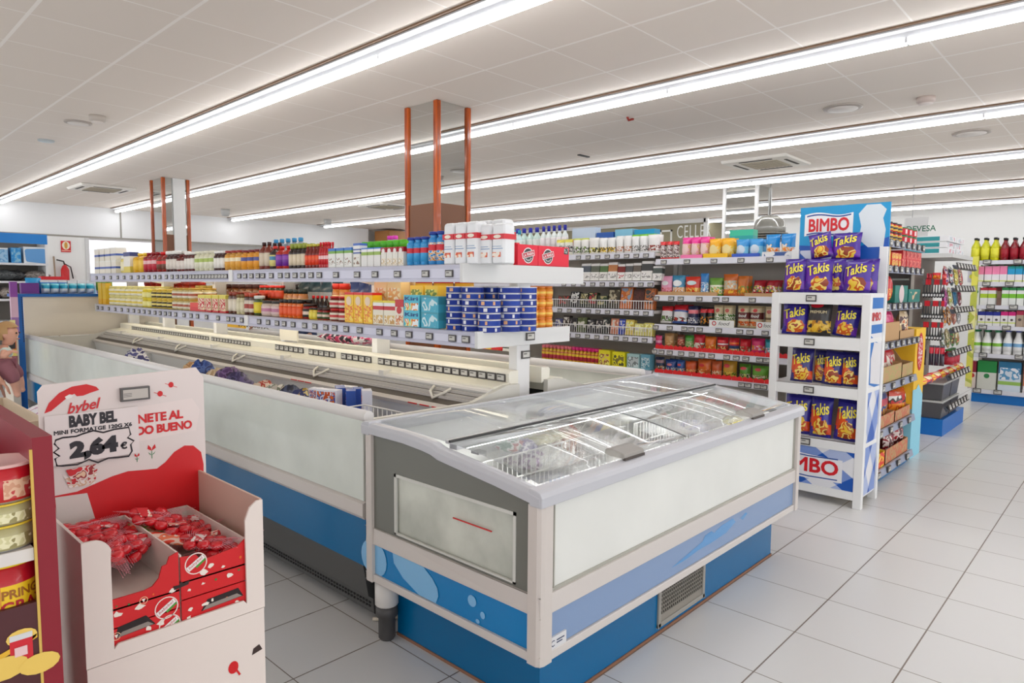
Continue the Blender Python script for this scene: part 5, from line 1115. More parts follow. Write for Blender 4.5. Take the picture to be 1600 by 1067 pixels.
# kitchen ware standing along the top of the snack gondola
row(5.70, sn_z[0], [(1139, 1178, 359, 1, C_, dict(body=(226, 228, 228), bands=((.55, (40, 170, 170)), (.8, (60, 196, 160))), name='storage_tub'), 'pale tub with teal lid on the back of the top snack shelf', 'tub', dict(d=.1))], '')
CHC = 'on the chocolate gondola'
PW = (232, 230, 226)
row(SX+.03, ch_z[0]+.004, [
 (893, 918, 372, 2, G_, bagk((228, 226, 220), ((.1, .5, ((226, 224, 220), (120, 150, 60), (60, 60, 60), (232, 230, 226))), (.86, 1, (196, 206, 90))), seed=50), 'white sweets pouch with dark and green picture', 'pouch', dict(d=.06, deep=2)),
 (918, 934, 371, 1, G_, bagk((230, 228, 222), ((.1, .45, ((228, 226, 220), (206, 200, 80), (60, 60, 56))),), seed=51), 'white sweets pouch with yellow emblem', 'pouch', dict(d=.06, deep=2)),
 (934, 960, 371, 2, G_, bagk((228, 228, 226), ((.15, .45, ((228, 226, 220), (226, 190, 60), (80, 80, 76))),), seed=52), 'white sweets pouch with lemon picture', 'pouch', dict(d=.06, deep=2)),
 (960, 985, 368, 2, G_, bagk((230, 229, 226), ((.1, .4, ((230, 228, 224), (190, 120, 80), (232, 230, 226))),), seed=53), 'white sweets pouch with brown picture', 'pouch', dict(d=.06, deep=2)),
 (985, 1010, 366, 2, G_, bagk((230, 230, 228), ((.1, .4, ((230, 228, 224), (70, 70, 66), (232, 230, 226))), (.9, 1, (120, 190, 60))), seed=54), 'white sweets pouch with black picture', 'pouch', dict(d=.06, deep=2)),
 (1010, 1029, 366, 1, G_, bagk((230, 228, 226), ((.1, .4, ((230, 228, 224), (150, 60, 50), (232, 230, 226))),), seed=55), 'white sweets pouch with red picture', 'pouch', dict(d=.06, deep=2)),
 (867, 893, 374, 2, G_, bagk((226, 226, 210), ((.2, .6, ((60, 40, 40), (226, 224, 220), (90, 60, 60))), (.8, 1, (216, 206, 80))), seed=56), 'white and yellow pouch with brown picture', 'pouch', dict(d=.06)),
 (893, 931, 356, 1, C_, dict(body=(190, 206, 222), bands=((.35, (206, 60, 60)), (.6, (190, 206, 222))), name='wipes_pack'), 'pale blue and red pack lying behind the pouches', 'packet', dict(back=.16, d=.1)),
 (931, 960, 363, 1, C_, dict(body=(40, 90, 170), name='wipes_pack'), 'dark blue pack lying behind the pouches', 'packet', dict(back=.16, d=.1)),
 (960, 990, 358, 1, C_, dict(body=(130, 190, 214), name='wipes_pack'), 'light blue pack lying behind the pouches', 'packet', dict(back=.16, d=.1)),
 (990, 1024, 358, 1, C_, dict(body=(110, 190, 60), bands=((.7, (110, 190, 60)), (.8, (20, 150, 200))), name='wipes_pack'), 'bright blue and green pack lying behind the pouches', 'packet', dict(back=.16, d=.1)),
], CHC+' top')
chw = [(908, 915), ]
cx_ = [(907, 922, 412), (922, 936, 412), (936, 949, 412), (949, 964, 410), (964, 976, 413), (976, 988, 412), (988, 1001, 411), (1001, 1019, 408), (1019, 1034, 416)]
pics = [(90, 100, 110), (100, 106, 90), (90, 120, 70), (196, 130, 80), (130, 40, 36), (90, 90, 90), (110, 100, 90), (70, 70, 70), (80, 90, 84)]
row(SX+.02, ch_z[1]+.004, [
 (a, b_4, t_, 1, C_, dict(body=(226, 224, 218), bands=((.42, (226, 224, 218)), (.5, pics[i]), (.86, (232, 230, 226))), art=[(226, 224, 218), (150, 148, 144) if i != 4 else (190, 60, 60), (232, 230, 226)], artz=(.14, .38), seed=i, name='chocolate_box'),
  'white chocolate bar box with ' + ['grey blue', 'olive', 'green', 'peach', 'dark red', 'charcoal', 'taupe', 'black', 'slate'][i] + ' picture', 'chocolate box', dict(d=.05, tilt=-.12, jit=.02)) for i, (a, b_4, t_) in enumerate(cx_)], CHC+' second shelf')
dk = [(870, 890, 462), (890, 905, 456), (905, 918, 458), (918, 932, 457), (932, 949, 462), (949, 968, 452), (968, 988, 449), (988, 1006, 452), (1006, 1022, 451)]
dcol = [(60, 50, 40), (34, 32, 34), (40, 44, 30), (46, 50, 32), (40, 52, 34), (60, 56, 40), (206, 110, 50), (76, 34, 24), (190, 110, 60)]
dart = [((90, 70, 50), (190, 60, 50), (60, 50, 40)), ((34, 32, 34), (226, 226, 222), (60, 60, 60)), ((190, 176, 120), (50, 56, 36), (206, 196, 150)), ((200, 186, 130), (50, 56, 36), (180, 60, 60)), ((190, 180, 130), (60, 80, 44), (50, 56, 40)), ((190, 180, 150), (90, 80, 60), (60, 56, 44)), ((150, 170, 190), (206, 110, 50), (226, 160, 100)), ((76, 34, 24), (90, 40, 30), (60, 30, 22)), ((60, 60, 60), (206, 120, 60), (90, 90, 90))]
row(SX+.03, ch_z[2]+.004, [
 (a, b_4, t_, 1, C_, dict(body=dcol[i], art=list(dart[i]), artz=(.25, .95), seed=i+3, name='chocolate_bar_box', **(dict(text='85', textcol=(236, 236, 232), textz=(.55, .85)) if i == 1 else {})),
  ['small brown', 'black numbered', 'dark olive', 'olive with cream oval', 'dark green', 'brown with cream ring', 'orange and grey blue', 'plain dark brown', 'orange and charcoal'][i]+' chocolate box behind the fence', 'chocolate box', dict(d=.05, tilt=-.14, jit=.02)) for i, (a, b_4, t_) in enumerate(dk)], CHC+' third shelf')
dk4 = [(866, 878, 498), (878, 889, 493), (889, 901, 497), (901, 916, 496), (916, 930, 499), (930, 940, 500), (940, 953, 497), (953, 966, 498), (966, 976, 499), (976, 990, 500), (990, 1005, 506), (1005, 1020, 505)]
dc4 = [(60, 60, 110), (60, 50, 44), (44, 40, 40), (90, 100, 60), (34, 32, 34), (44, 40, 44), (40, 44, 40), (206, 130, 100), (30, 60, 170), (222, 196, 90), (222, 214, 120), (216, 206, 110)]
row(SX+.03, ch_z[3]+.004, [
 (a, b_4, t_, 1, C_, dict(body=dc4[i], art=[dc4[i], tuple(min(255, q+60) for q in dc4[i]), (226, 222, 210)], artz=(.3, .9), seed=i+13, name='chocolate_bar_box'),
  ['violet', 'coffee brown', 'black brown', 'green gold', 'black', 'dark plum', 'dark green', 'salmon', 'royal blue', 'mustard yellow', 'pale yellow', 'lemon yellow'][i]+' chocolate box behind the lower fence', 'chocolate box', dict(d=.05, tilt=-.14, jit=.02)) for i, (a, b_4, t_) in enumerate(dk4)], CHC+' fourth shelf')
row(SX+.03, ch_z[4]+.004, [
 (845, 892, 540, 8, B_, dict(body=(226, 180, 40), cap=(232, 120, 130), label=(206, 60, 80), band=(240, 200, 60), name='sweet_tube', shoulder=.7, neck=.8, capf=.2), 'yellow sweet tube with pink cap', 'sweets', dict(deep=2)),
 (892, 934, 544, 7, B_, dict(body=(226, 170, 40), cap=(232, 40, 130), label=(190, 40, 60), band=(240, 206, 60), name='sweet_tube', shoulder=.7, neck=.8, capf=.2), 'yellow sweet tube with magenta cap', 'sweets', dict(deep=2)),
 (935, 954, 547, 1, C_, dict(body=(240, 226, 50), art=[(240, 226, 50), (226, 190, 130), (140, 70, 40), (240, 230, 120)], artz=(.05, .75), name='sweet_box'), 'yellow sweet box with tan picture', 'box', dict(d=.08)),
 (956, 977, 550, 1, C_, dict(body=(240, 230, 40), art=[(130, 120, 60), (240, 230, 40), (90, 90, 60)], artz=(.1, .8), name='sweet_box'), 'yellow sweet box with dark picture', 'box', dict(d=.08)),
 (979, 1000, 553, 1, C_, dict(body=(170, 206, 206), art=[(190, 200, 200), (120, 130, 130), (206, 222, 222)], artz=(.1, .8), name='sweet_box'), 'pale aqua sweet box', 'box', dict(d=.08)),
 (1001, 1017, 554, 1, C_, dict(body=(110, 170, 190), art=[(130, 180, 196), (206, 222, 222), (90, 150, 170)], artz=(.1, .8), name='sweet_box'), 'narrow aqua sweet box', 'box', dict(d=.08)),
], CHC+' fifth shelf')
row(SX+.05, zat(830, 392)+.004, [
 (788, 812, 360, 3, B_, dict(body=(200, 226, 226), cap=(40, 150, 180), label=(226, 236, 230), name='spray_bottle', shoulder=.6, neck=.4, capf=.2), 'clear spray bottle with teal trigger', 'spray bottle', dict(deep=1)),
 (800, 840, 356, 4, B_, dict(body=(206, 230, 220), cap=(40, 44, 170), label=(230, 236, 230), name='spray_bottle', shoulder=.6, neck=.4, capf=.2), 'clear spray bottle with blue trigger', 'spray bottle', dict(back=.12)),
 (842, 884, 352, 5, B_, dict(body=(222, 230, 226), cap=(36, 40, 160), label=(236, 230, 230), name='spray_bottle', shoulder=.6, neck=.4, capf=.22), 'white spray bottle with dark blue trigger', 'spray bottle', dict(back=.05)),
], 'on the cleaning gondola')

# ---------------------------------------------------------------- white snack stand with blue header
BX = 4.9
st = thing('snack_display_stand', 'white wooden snack stand with blue header board and red name panel', 'display stand', (5.09, 1.66, 0))
MS = mat((232, 232, 231), .38)
ya_, yb_, xb_ = 1.335, 2.0, 5.285
for (x, y) in ((BX, ya_), (BX, yb_-.055), (xb_-.045, ya_), (xb_-.045, yb_-.055)):
    m = MB(); m.box(x, x+.045, y, y+.055, 0, 1.47 if x == BX else 1.80); m.build('leg', MS, st, .003)
sz = [(1.395, 1.475), (1.085, 1.17), (.75, .825), (.385, .445)]
for a, b5 in sz:
    m = MB(); m.box(BX+.006, xb_, ya_+.01, yb_-.01, b5-.03, b5); m.box(BX+.002, BX+.03, ya_+.02, yb_-.02, a, b5); s = m.build('shelf', MS, st)
    price_tag(s, (BX+.002, yb_-.28 if b5 < .5 or b5 > 1 else yb_-.29, (a+b5)/2-.022), FX, sc=1.35)
m = MB(); m.box(BX+.002, BX+.03, ya_+.02, yb_-.02, .055, .11); m.build('bottom_rail', MS, st)
m = MB(); m.box(xb_-.012, xb_-.004, ya_+.02, yb_-.02, .1, 1.47); m.build('back_panel', mat((190, 176, 168), .5), st)
def checks(fn, u0, u1, v0, v1, su, sv, mats_i, m):
    """lozenge check pattern clipped to the panel"""
    def clip(poly, ax, lim, keep_less):
        out = []
        for p, q in zip(poly, poly[1:]+poly[:1]):
            pi, qi = (p[ax] <= lim) == keep_less, (q[ax] <= lim) == keep_less
            if pi: out.append(p)
            if pi != qi and q[ax] != p[ax]:
                t = (lim-p[ax])/(q[ax]-p[ax]); out.append(tuple(p[k]+t*(q[k]-p[k]) for k in (0, 1)))
        return out
    i0, i1 = int(u0/su)-2, int(u1/su)+2; j0, j1 = int(v0/sv)-2, int(v1/sv)+2
    for i in range(2*i0, 2*i1):
        for j in range(2*j0, 2*j1):
            if (i+j) % 2: continue
            cu, cv = i*su/2, j*sv/2; kind = (((i+j)//2) % 2)+2*(((i-j)//2) % 2)
            if kind not in mats_i: continue
            p = [(cu-su/2, cv), (cu, cv-sv/2), (cu+su/2, cv), (cu, cv+sv/2)]
            for ax, lim, kl in ((0, u0, False), (0, u1, True), (1, v0, False), (1, v1, True)):
                if len(p) > 2: p = clip(p, ax, lim, kl)
            if len(p) > 2: m.poly([fn(a, b) for a, b in p], mats_i[kind])
MCHK = [mat((120, 146, 206), .4), mat((20, 84, 176), .4), mat((170, 184, 220), .4)]
# side panel facing the aisle
m = MB(); m.box(BX+.045, xb_-.045, ya_+.012, ya_+.02, .07, 1.45); sp = m.build('side_panel', mat((226, 226, 230), .4), st)
m = MB(); checks(lambda u, v: (u, ya_+.011, v), BX+.047, xb_-.047, .08, .82, .17, .24, {0: 1, 1: 0, 2: 2}, m); m.build('check_print', MCHK, sp)
m = MB(); yy = ya_+.011
m.poly([(BX+.047, yy, .86), (xb_-.047, yy, .80), (xb_-.047, yy, 1.10), (BX+.047, yy, 1.2), ]); m.poly([(BX+.047, yy, 1.2), (xb_-.047, yy, 1.20), (xb_-.047, yy, 1.26), (BX+.047, yy, 1.26)]); m.poly([(BX+.047, yy, 1.37), (xb_-.047, yy, 1.37), (xb_-.047, yy, 1.45), (BX+.047, yy, 1.45)])
m.build('blue_print', mat((14, 110, 190), .4), sp)
m = MB(); m.poly([(BX+.11, yy-.0008, .86), (xb_-.05, yy-.0008, .83), (xb_-.05, yy-.0008, 1.12), (BX+.16, yy-.0008, 1.14), (BX+.10, yy-.0008, 1.03)]); m.build('pale_print', mat((222, 220, 222), .4), sp)
m = MB(); m.text('BIMBO', lambda u, v: (BX+.06+u, yy-.0012, 1.285+v), 0, w=.23, h=.06, bold=.025); m.build('lettering', mat((206, 20, 30), .4), sp)
# low front panel with the name
m = MB(); m.box(BX+.008, BX+.016, ya_+.05, yb_-.05, .11, .385); fp = m.build('front_panel', mat((228, 228, 232), .4), st)
m = MB(); checks(lambda u, v: (BX+.007, u, v), ya_+.055, yb_-.055, .112, .383, .2, .14, {0: 1, 1: 0, 2: 2}, m); m.build('check_print', MCHK, fp)
pw = lambda y, z, k: (BX+.0065-.0006*k, y, z)
m = MB(); yl, yr = yb_-.06, ya_+.13
m.poly([pw(yl, .165, 1), pw(yl-.25, .152, 1), pw(yr, .158, 1), pw(yr, .318, 1), pw(yl-.25, .325, 1), pw(yl, .345, 1)]); m.build('name_field', mat((232, 232, 236), .4), fp)
m = MB()
for z0_, z1_ in ((.176, .184), (.322, .330)): m.poly([pw(yl, z0_, 2), pw(yl-.25, z0_-.012, 2), pw(yr+.03, z0_-.006, 2), pw(yr+.03, z1_-.006, 2), pw(yl-.25, z1_-.012, 2), pw(yl, z1_, 2)])
m.build('name_lines', mat((24, 70, 150), .4), fp)
m = MB(); m.text('BIMBO', lambda u, v: (BX+.0045, yl-.02-u, .198+v), 0, w=.43, h=.105, bold=.03); m.build('lettering', mat((210, 20, 34), .4), fp)
# header board
HX = 5.255
hb_y0, hb_y1, hb_z0, hb_z1 = 1.335, 1.95, 1.47, 2.11
m = MB(); m.box(HX, HX+.012, hb_y0, hb_y1, hb_z0, hb_z1); hd = m.build('header_board', mat((20, 150, 206), .4), st)
hw = lambda y, z, k: (HX-.0006*k, y, z)
m = MB(); m.poly([hw(hb_y1, 1.47, 1), hw(hb_y0, 1.47, 1), hw(hb_y0, 1.87, 1), hw(1.55, 1.80, 1), hw(hb_y1, 1.83, 1)]); m.build('blue_wave', mat((18, 84, 176), .4), hd)
m = MB(); checks(lambda u, v: hw(u, v, 2), 1.36, 1.94, 1.48, 1.79, .34, .34, {0: 0, 1: 1}, m); m.build('check_print', [mat((190, 200, 222), .4), mat((206, 212, 228), .4)], hd)
def wavy(y0_, y1_, z0_, z1_, amp, k, n=12):
    top = [(y0_+(y1_-y0_)*i/n, z1_+amp*math.sin(math.pi*2*i/n)) for i in range(n+1)]; bot = [(y0_+(y1_-y0_)*i/n, z0_+amp*math.sin(math.pi*2*i/n)) for i in range(n+1)]
    return [hw(a, b, k) for a, b in top], [hw(a, b, k) for a, b in bot]
def wavy_mesh(m, *a):
    t, b = wavy(*a); n = len(t); m.raw(t+b, [(i, i+1, n+i+1, n+i) for i in range(n-1)])
m = MB(); wavy_mesh(m, 1.915, 1.575, 1.895, 2.055, .012, 3); m.build('name_field', mat((236, 236, 238), .4), hd)
m = MB(); wavy_mesh(m, 1.90, 1.59, 2.036, 2.046, .010, 4); wavy_mesh(m, 1.90, 1.59, 1.902, 1.912, .010, 4); m.build('name_lines', mat((24, 70, 150), .4), hd)
m = MB(); m.text('BIMBO', lambda u, v: hw(1.885-u, 1.925+v-.03*(u/.29)*(0), 6), 0, w=.285, h=.098, bold=.03); m.build('lettering', mat((210, 20, 34), .4), hd)
m = MB()   # soft pale printed field at the side of the board
m.poly([hw(1.535, 1.86, 2), hw(1.47, 1.80, 2), hw(1.37, 1.80, 2), hw(1.36, 1.92, 2), hw(1.38, 2.0, 2), hw(1.36, 2.06, 2), hw(1.40, 2.10, 2), hw(1.49, 2.10, 2), hw(1.54, 2.04, 2), hw(1.52, 1.95, 2)]); m.build('pale_print', mat((214, 222, 228), .4), hd)
# bags on the stand
def tak(base, low, seed):
    return dict(base=base, zones=((.0, .08, base), (.08, .52, low, .5)), patch=([(.20, .07), (.55, .05), (.80, .07), (.90, .28), (.80, .44), (.45, .47), (.25, .34)], ((236, 196, 60), (206, 90, 30), (244, 216, 110), (150, 60, 30))), text='Takis', tbox=(.10, .90, .54, .84), tshear=.22, trot=.24, seed=seed, crimp=tuple(max(0, c-20) for c in base), nu=10, nv=12)
PUR, LPU, ORG_ = (74, 40, 150), (140, 60, 190), (226, 80, 30)
def stand_bag(py, pz_, wpx0, wpx1, ztop_px, dx, kw, label, tilt=-.12, rz=0, roll=0, zbase=None, grp='chilli snack bags on the stand'):
    X_ = BX+dx; A, B = P(wpx0, py, X=X_), P(wpx1, py, X=X_); T = P((wpx0+wpx1)/2, ztop_px, X=X_)
    w_ = abs(A.y-B.y); h = (T.z-zbase)
    o = mk_bag(w_*1.02, h, .08, name='snack_bag', **kw); o.location = (X_+.045, (A.y+B.y)/2, zbase+.002); o.rotation_euler = (tilt, roll, FX+rz)
    tag(o, label, 'snack bag', grp); return o
Z1, Z2, Z3, Z4 = [b_ for _, b_ in sz]
V_ = (104, 40, 168)
stand_bag(430, 0, 1220, 1256, 404, .03, tak(PUR, V_, 60), 'purple crisp bag at the front of the stand top, leftmost', rz=-.1, zbase=Z1)
stand_bag(430, 0, 1255, 1297, 404, .02, tak(PUR, V_, 61), 'purple crisp bag in the middle of the stand top', rz=.1, zbase=Z1)
stand_bag(430, 0, 1283, 1316, 404, .115, tak(PUR, V_, 62), 'purple crisp bag half hidden behind the middle one', zbase=Z1)
stand_bag(430, 0, 1314, 1358, 406, .03, tak(PUR, V_, 63), 'purple crisp bag at the aisle end of the stand top', rz=-.12, zbase=Z1)
stand_bag(430, 0, 1326, 1369, 404, .13, tak(PUR, V_, 64), 'purple crisp bag behind the aisle end one', rz=-.1, zbase=Z1)
stand_bag(430, 0, 1228, 1270, 404, .14, tak(PUR, V_, 65), 'purple crisp bag behind the leftmost one on the stand top', zbase=Z1)
stand_bag(380, 0, 1265, 1300, 363, .17, tak(PUR, V_, 66), 'purple crisp bag leaning on the header, tilted to one side', zbase=P(1280, 404, X=BX+.17).z, roll=-.18)
stand_bag(380, 0, 1296, 1342, 363, .18, tak(PUR, V_, 67), 'purple crisp bag leaning upright on the header board', zbase=P(1315, 406, X=BX+.18).z, rz=-.05)
stand_bag(500, 0, 1219, 1259, 474, .05, tak((54, 40, 150), V_, 68), 'violet crisp bag on the second shelf, far end', zbase=Z2, rz=.05)
stand_bag(500, 0, 1257, 1295, 470, .03, dict(base=(44, 40, 40), zones=((.88, 1, (190, 170, 110)), (.1, .4, ((44, 40, 40), (206, 160, 40), (226, 190, 70))),), disc=(.42, .86, .28, .08, (196, 24, 40)), patch=([(.2, .1), (.7, .1), (.6, .42), (.3, .42)], ((226, 180, 50), (190, 130, 30), (60, 50, 40))), text='PREMIUM', text_col=(206, 190, 150), tbox=(.15, .85, .62, .70), tshear=0, seed=69, nu=10, nv=12), 'black and gold premium crisp bag on the second shelf', zbase=Z2)
stand_bag(500, 0, 1297, 1336, 478, .05, tak((50, 36, 140), V_, 70), 'violet crisp bag on the second shelf, aisle end', zbase=Z2, rz=-.1, roll=.12)
stand_bag(570, 0, 1232, 1266, 545, .06, tak((44, 40, 120), ORG_, 71), 'blue and orange crisp bag on the third shelf, far end', zbase=Z3)
stand_bag(570, 0, 1268, 1290, 548, .12, tak((44, 40, 120), ORG_, 72), 'blue and orange crisp bag half hidden on the third shelf', zbase=Z3)
stand_bag(570, 0, 1281, 1312, 549, .04, tak((44, 40, 120), ORG_, 73), 'blue and orange crisp bag in the middle of third shelf', zbase=Z3, roll=.08)
stand_bag(570, 0, 1311, 1338, 551, .05, tak((44, 40, 120), ORG_, 74), 'blue and orange crisp bag on third shelf, aisle end', zbase=Z3)
stand_bag(650, 0, 1262, 1296, 622, .03, tak((50, 44, 150), ORG_, 75), 'blue and orange crisp bag standing on the lowest shelf', zbase=Z4)
stand_bag(650, 0, 1300, 1336, 626, .03, tak((50, 44, 150), ORG_, 76), 'blue and orange crisp bag on the lowest shelf, aisle end', zbase=Z4, roll=.06)
stand_bag(650, 0, 1222, 1262, 618, .05, tak((50, 44, 150), ORG_, 77), 'blue crisp bag on the lowest shelf, behind the freezer corner', zbase=Z4)
stand_bag(650, 0, 1240, 1290, 618, .15, tak((50, 44, 150), ORG_, 78), 'blue crisp bag at the back of the lowest shelf', zbase=Z4)
# ---------------------------------------------------------------- end of the snack gondola, facing the cross aisle
EC = 1.42
ez = [1.872, 1.68, 1.395, 1.10, .775, .425, .11]
ec = thing('gondola_end_unit', 'shelf unit closing the gondola end beside the blue and white stand', 'shelving', (6.06, 1.65, 0), 'gondola end units')
m = MB(); m.box(5.53, 6.62, EC+.03, 1.90, 0, .09); m.build('plinth', mat((60, 120, 170), .4), ec)
m = MB(); m.box(5.53, 6.62, 1.86, 1.90, .09, 1.95); m.build('back_panel', mat((150, 104, 70), .6), ec)
for x in (5.50, 6.60):
    m = MB(); m.box(x, x+.03, 1.80, 1.90, 0, 1.97); m.build('upright', mat((20, 110, 190), .45), ec)
for i, z in enumerate(ez):
    m = MB(); m.box(5.52, 6.63, EC+.01, 1.86, z-.022, z-.004); s = m.build('shelf', mat((206, 200, 190), .45), ec)
    m = MB(); m.prism([(EC-.012, z-.05), (EC-.010, z-.055), (EC+.012, z-.045), (EC+.012, z), (EC, z)], 'x', 5.51, 6.64); m.build('ticket_rail', mat((150, 156, 176), .35), s)
    for k in range(7 if i < 4 else 4):
        price_tag(s, (5.58+k*(.165 if i < 4 else .28), EC-.011, z-.048), 0, sc=1.5)
ECC = 'on the gondola end'
def nut(base, z, **k): return dict(base=base, zones=z, **k)
row(EC+.02, ez[0], [
 (1386, 1415, 347, 4, J_, dict(body=(206, 40, 34), lid=(50, 40, 36), label=(226, 180, 60), band=(60, 44, 40), name='pickle_jar'), 'small red and yellow jar', 'jar', dict(stack=2, deep=2)),
 (1416, 1438, 357, 3, T_, dict(body=(214, 30, 50), rim=(40, 120, 70), label=(236, 206, 206), name='sweet_tub'), 'red tub with green rim', 'tub', dict(stack=2)),
], ECC+' top shelf', rz=0, plane='Y')
row(EC+.02, ez[1], [
 (1385, 1393, 382, 1, C_, dict(body=(240, 170, 30), bands=((.5, (240, 190, 60)),), name='cracker_box'), 'tall orange packet', 'packet', dict(d=.1)),
 (1394, 1409, 395, 3, C_, dict(body=(226, 60, 50), art=[(230, 190, 60), (222, 60, 50), (240, 206, 90)], artz=(.1, .9), name='cracker_box'), 'yellow and red packet', 'packet', dict(stack=2, d=.12)),
 (1410, 1440, 393, 5, C_, dict(body=(214, 50, 56), art=[(214, 50, 56), (236, 130, 110), (190, 36, 44)], artz=(.1, .9), name='cracker_box'), 'red carton packet', 'packet', dict(stack=2, d=.12)),
], ECC+' second shelf', rz=0, plane='Y')
row(EC+.04, ez[2], [
 (1383, 1399, 428, 2, G_, nut((206, 40, 40), ((.1, .55, ((240, 190, 50), (206, 60, 40), (226, 120, 50))),), seed=80), 'red and yellow corn bag', 'bag', dict(d=.1, deep=2)),
 (1399, 1419, 446, 1, C_, dict(body=(20, 120, 110), disc=((226, 206, 206), .4, .5), bands=((.5, (26, 130, 116)),), name='tea_box'), 'green box with flower emblem', 'box', dict(d=.12)),
 (1420, 1438, 452, 1, C_, dict(body=(20, 126, 116), art=[(20, 126, 116), (226, 190, 150), (16, 110, 100)], artz=(.2, .8), name='tea_box'), 'low green box with tan print', 'box', dict(d=.12)),
], ECC+' third shelf', rz=0, plane='Y')
def open_carton(x0_, x1_, y0_, y1_, z0_, hf, hb, label, cols=KRAFT, art=None, grp='open cartons on the gondola end'):
    """shelf-ready carton, cut low in front"""
    r = thing('display_carton', label, 'carton', ((x0_+x1_)/2, (y0_+y1_)/2, z0_), grp); t = .005; mt = mat(cols, .7)
    m = MB(); m.box(x0_, x1_, y0_, y1_, z0_, z0_+t); m.box(x0_, x1_, y1_-t, y1_, z0_, z0_+hb)
    for x in (x0_, x1_-t): m.prism([(y0_, z0_), (y1_, z0_), (y1_, z0_+hb), (y0_+(y1_-y0_)*.55, z0_+hb), (y0_+(y1_-y0_)*.25, z0_+hf*1.1), (y0_, z0_+hf)], 'x', x, x+t)
    m.build('carton_body', mt, r)
    m = MB(); m.box(x0_, x1_, y0_, y0_+t, z0_, z0_+hf); m.build('carton_front', print_mat(art, 14, 3, .6, 'noise') if art else mt, r); return r
def xa_(px, py=500): return P(px, py, Y=EC+.03).x
def in_row(z, items, ctx): row(EC+.032, z+.003, items, ctx, rz=0, plane='Y')
KF = [(190, 150, 104), (176, 160, 100), (190, 150, 104)]
open_carton(5.56, 6.10, EC+.02, 1.80, ez[3]-.003, .15, .22, 'kraft carton holding the magenta bag on the fourth shelf')
open_carton(6.115, 6.58, EC+.02, 1.80, ez[3]-.003, .07, .20, 'kraft carton holding beige bags on the fourth shelf')
in_row(ez[3], [(1382, 1404, 482, 1, G_, nut((216, 20, 110), ((.2, .5, (226, 40, 120)),), seed=81), 'magenta bag in a kraft carton', 'bag', dict(d=.12, back=.01)),
 (1404, 1413, 503, 1, G_, nut((222, 190, 130), ((.1, .5, ((226, 200, 140), (190, 90, 60), (236, 220, 180))),), seed=82), 'beige crisp bag leaning in a kraft carton', 'bag', dict(d=.08)),
 (1414, 1424, 486, 1, G_, nut((206, 180, 140), ((.1, .8, ((90, 60, 60), (226, 206, 170), (206, 120, 80))),), seed=83), 'tall beige and brown crisp bag in a kraft carton', 'bag', dict(d=.08))], ECC)
open_carton(5.54, 6.23, EC+.02, 1.80, ez[4]-.003, .13, .26, 'wide printed kraft carton on the fifth shelf', KRAFT, KF)
open_carton(6.245, 6.60, EC+.02, 1.80, ez[4]-.003, .11, .27, 'tall backed printed kraft carton on the fifth shelf', KRAFT, KF)
in_row(ez[4], [(1376, 1391, 548, 1, G_, nut((190, 30, 40), ((.3, .6, (226, 206, 190)), (.1, .3, ((240, 200, 90), (190, 40, 40), (226, 150, 60)))), seed=84), 'smaller red and white crisp bag in the wide kraft carton', 'bag', dict(d=.1, back=.03)),
 (1390, 1408, 541, 1, G_, nut((190, 30, 40), ((.35, .7, ((226, 206, 190), (190, 40, 44), (236, 222, 206))), (.05, .35, ((240, 200, 90), (226, 190, 120), (226, 150, 60)))), seed=85), 'larger red and white crisp bag in the wide kraft carton', 'bag', dict(d=.12, back=.04, tilt=-.1))], ECC)
open_carton(5.54, 6.08, EC+.02, 1.80, ez[5]-.003, .10, .27, 'kraft carton with curved cut and blue bags', KRAFT, [(190, 150, 104), (196, 110, 80), (186, 146, 100)])
open_carton(6.10, 6.58, EC+.02, 1.80, ez[5]-.003, .09, .27, 'kraft carton with red back and orange bag', KRAFT, [(190, 150, 104), (196, 110, 80), (186, 146, 100)])
in_row(ez[5], [(1374, 1396, 606, 1, G_, nut((34, 60, 120), ((.5, .75, (200, 40, 60)), (.1, .5, ((226, 170, 60), (40, 70, 140), (190, 120, 50)))), seed=86), 'blue crisp bag with red band in a kraft carton', 'bag', dict(d=.12, back=.03)),
 (1403, 1422, 609, 1, G_, nut((206, 60, 30), ((.55, .85, ((226, 226, 222), (60, 40, 30), (200, 40, 40))), (.05, .5, ((240, 170, 40), (206, 90, 30), (236, 140, 40)))), seed=87), 'orange crisp bag with white lettering in a kraft carton', 'bag', dict(d=.12, back=.02))], ECC)
m = MB(); m.box(6.10, 6.58, 1.82, 1.83, ez[5]-.002, ez[5]+.29); tag(m.build('red_backing_card', mat((206, 14, 30), .5)), 'plain red backing card behind the orange crisp bag', 'card')
open_carton(5.54, 5.86, EC+.02, 1.80, ez[6]-.003, .12, .28, 'yellow carton at the near corner of the lowest shelf', (236, 200, 40), [(240, 206, 40), (226, 60, 50), (244, 214, 70)])
open_carton(5.88, 6.56, EC+.02, 1.80, ez[6]-.003, .12, .26, 'kraft carton with dark red bags on the lowest shelf', KRAFT, [(190, 150, 104), (200, 110, 80), (186, 146, 100)])
in_row(ez[6], [(1369, 1378, 694, 1, G_, nut((226, 190, 40), ((.3, .7, ((240, 210, 60), (206, 50, 50), (236, 226, 206))),), seed=88), 'yellow and red bag in the yellow carton', 'bag', dict(d=.08, back=.03)),
 (1390, 1402, 672, 1, G_, nut((120, 20, 36), ((.3, .8, ((150, 24, 40), (226, 206, 200), (90, 40, 40))),), seed=89), 'dark red bag in the lowest kraft carton', 'bag', dict(d=.1, back=.02)),
 (1405, 1417, 662, 1, G_, nut((130, 24, 36), ((.3, .8, ((160, 30, 40), (226, 206, 200), (90, 40, 40))), (.05, .25, (60, 120, 180))), seed=90), 'dark red and blue bag in the lowest kraft carton', 'bag', dict(d=.1, back=.02))], ECC)
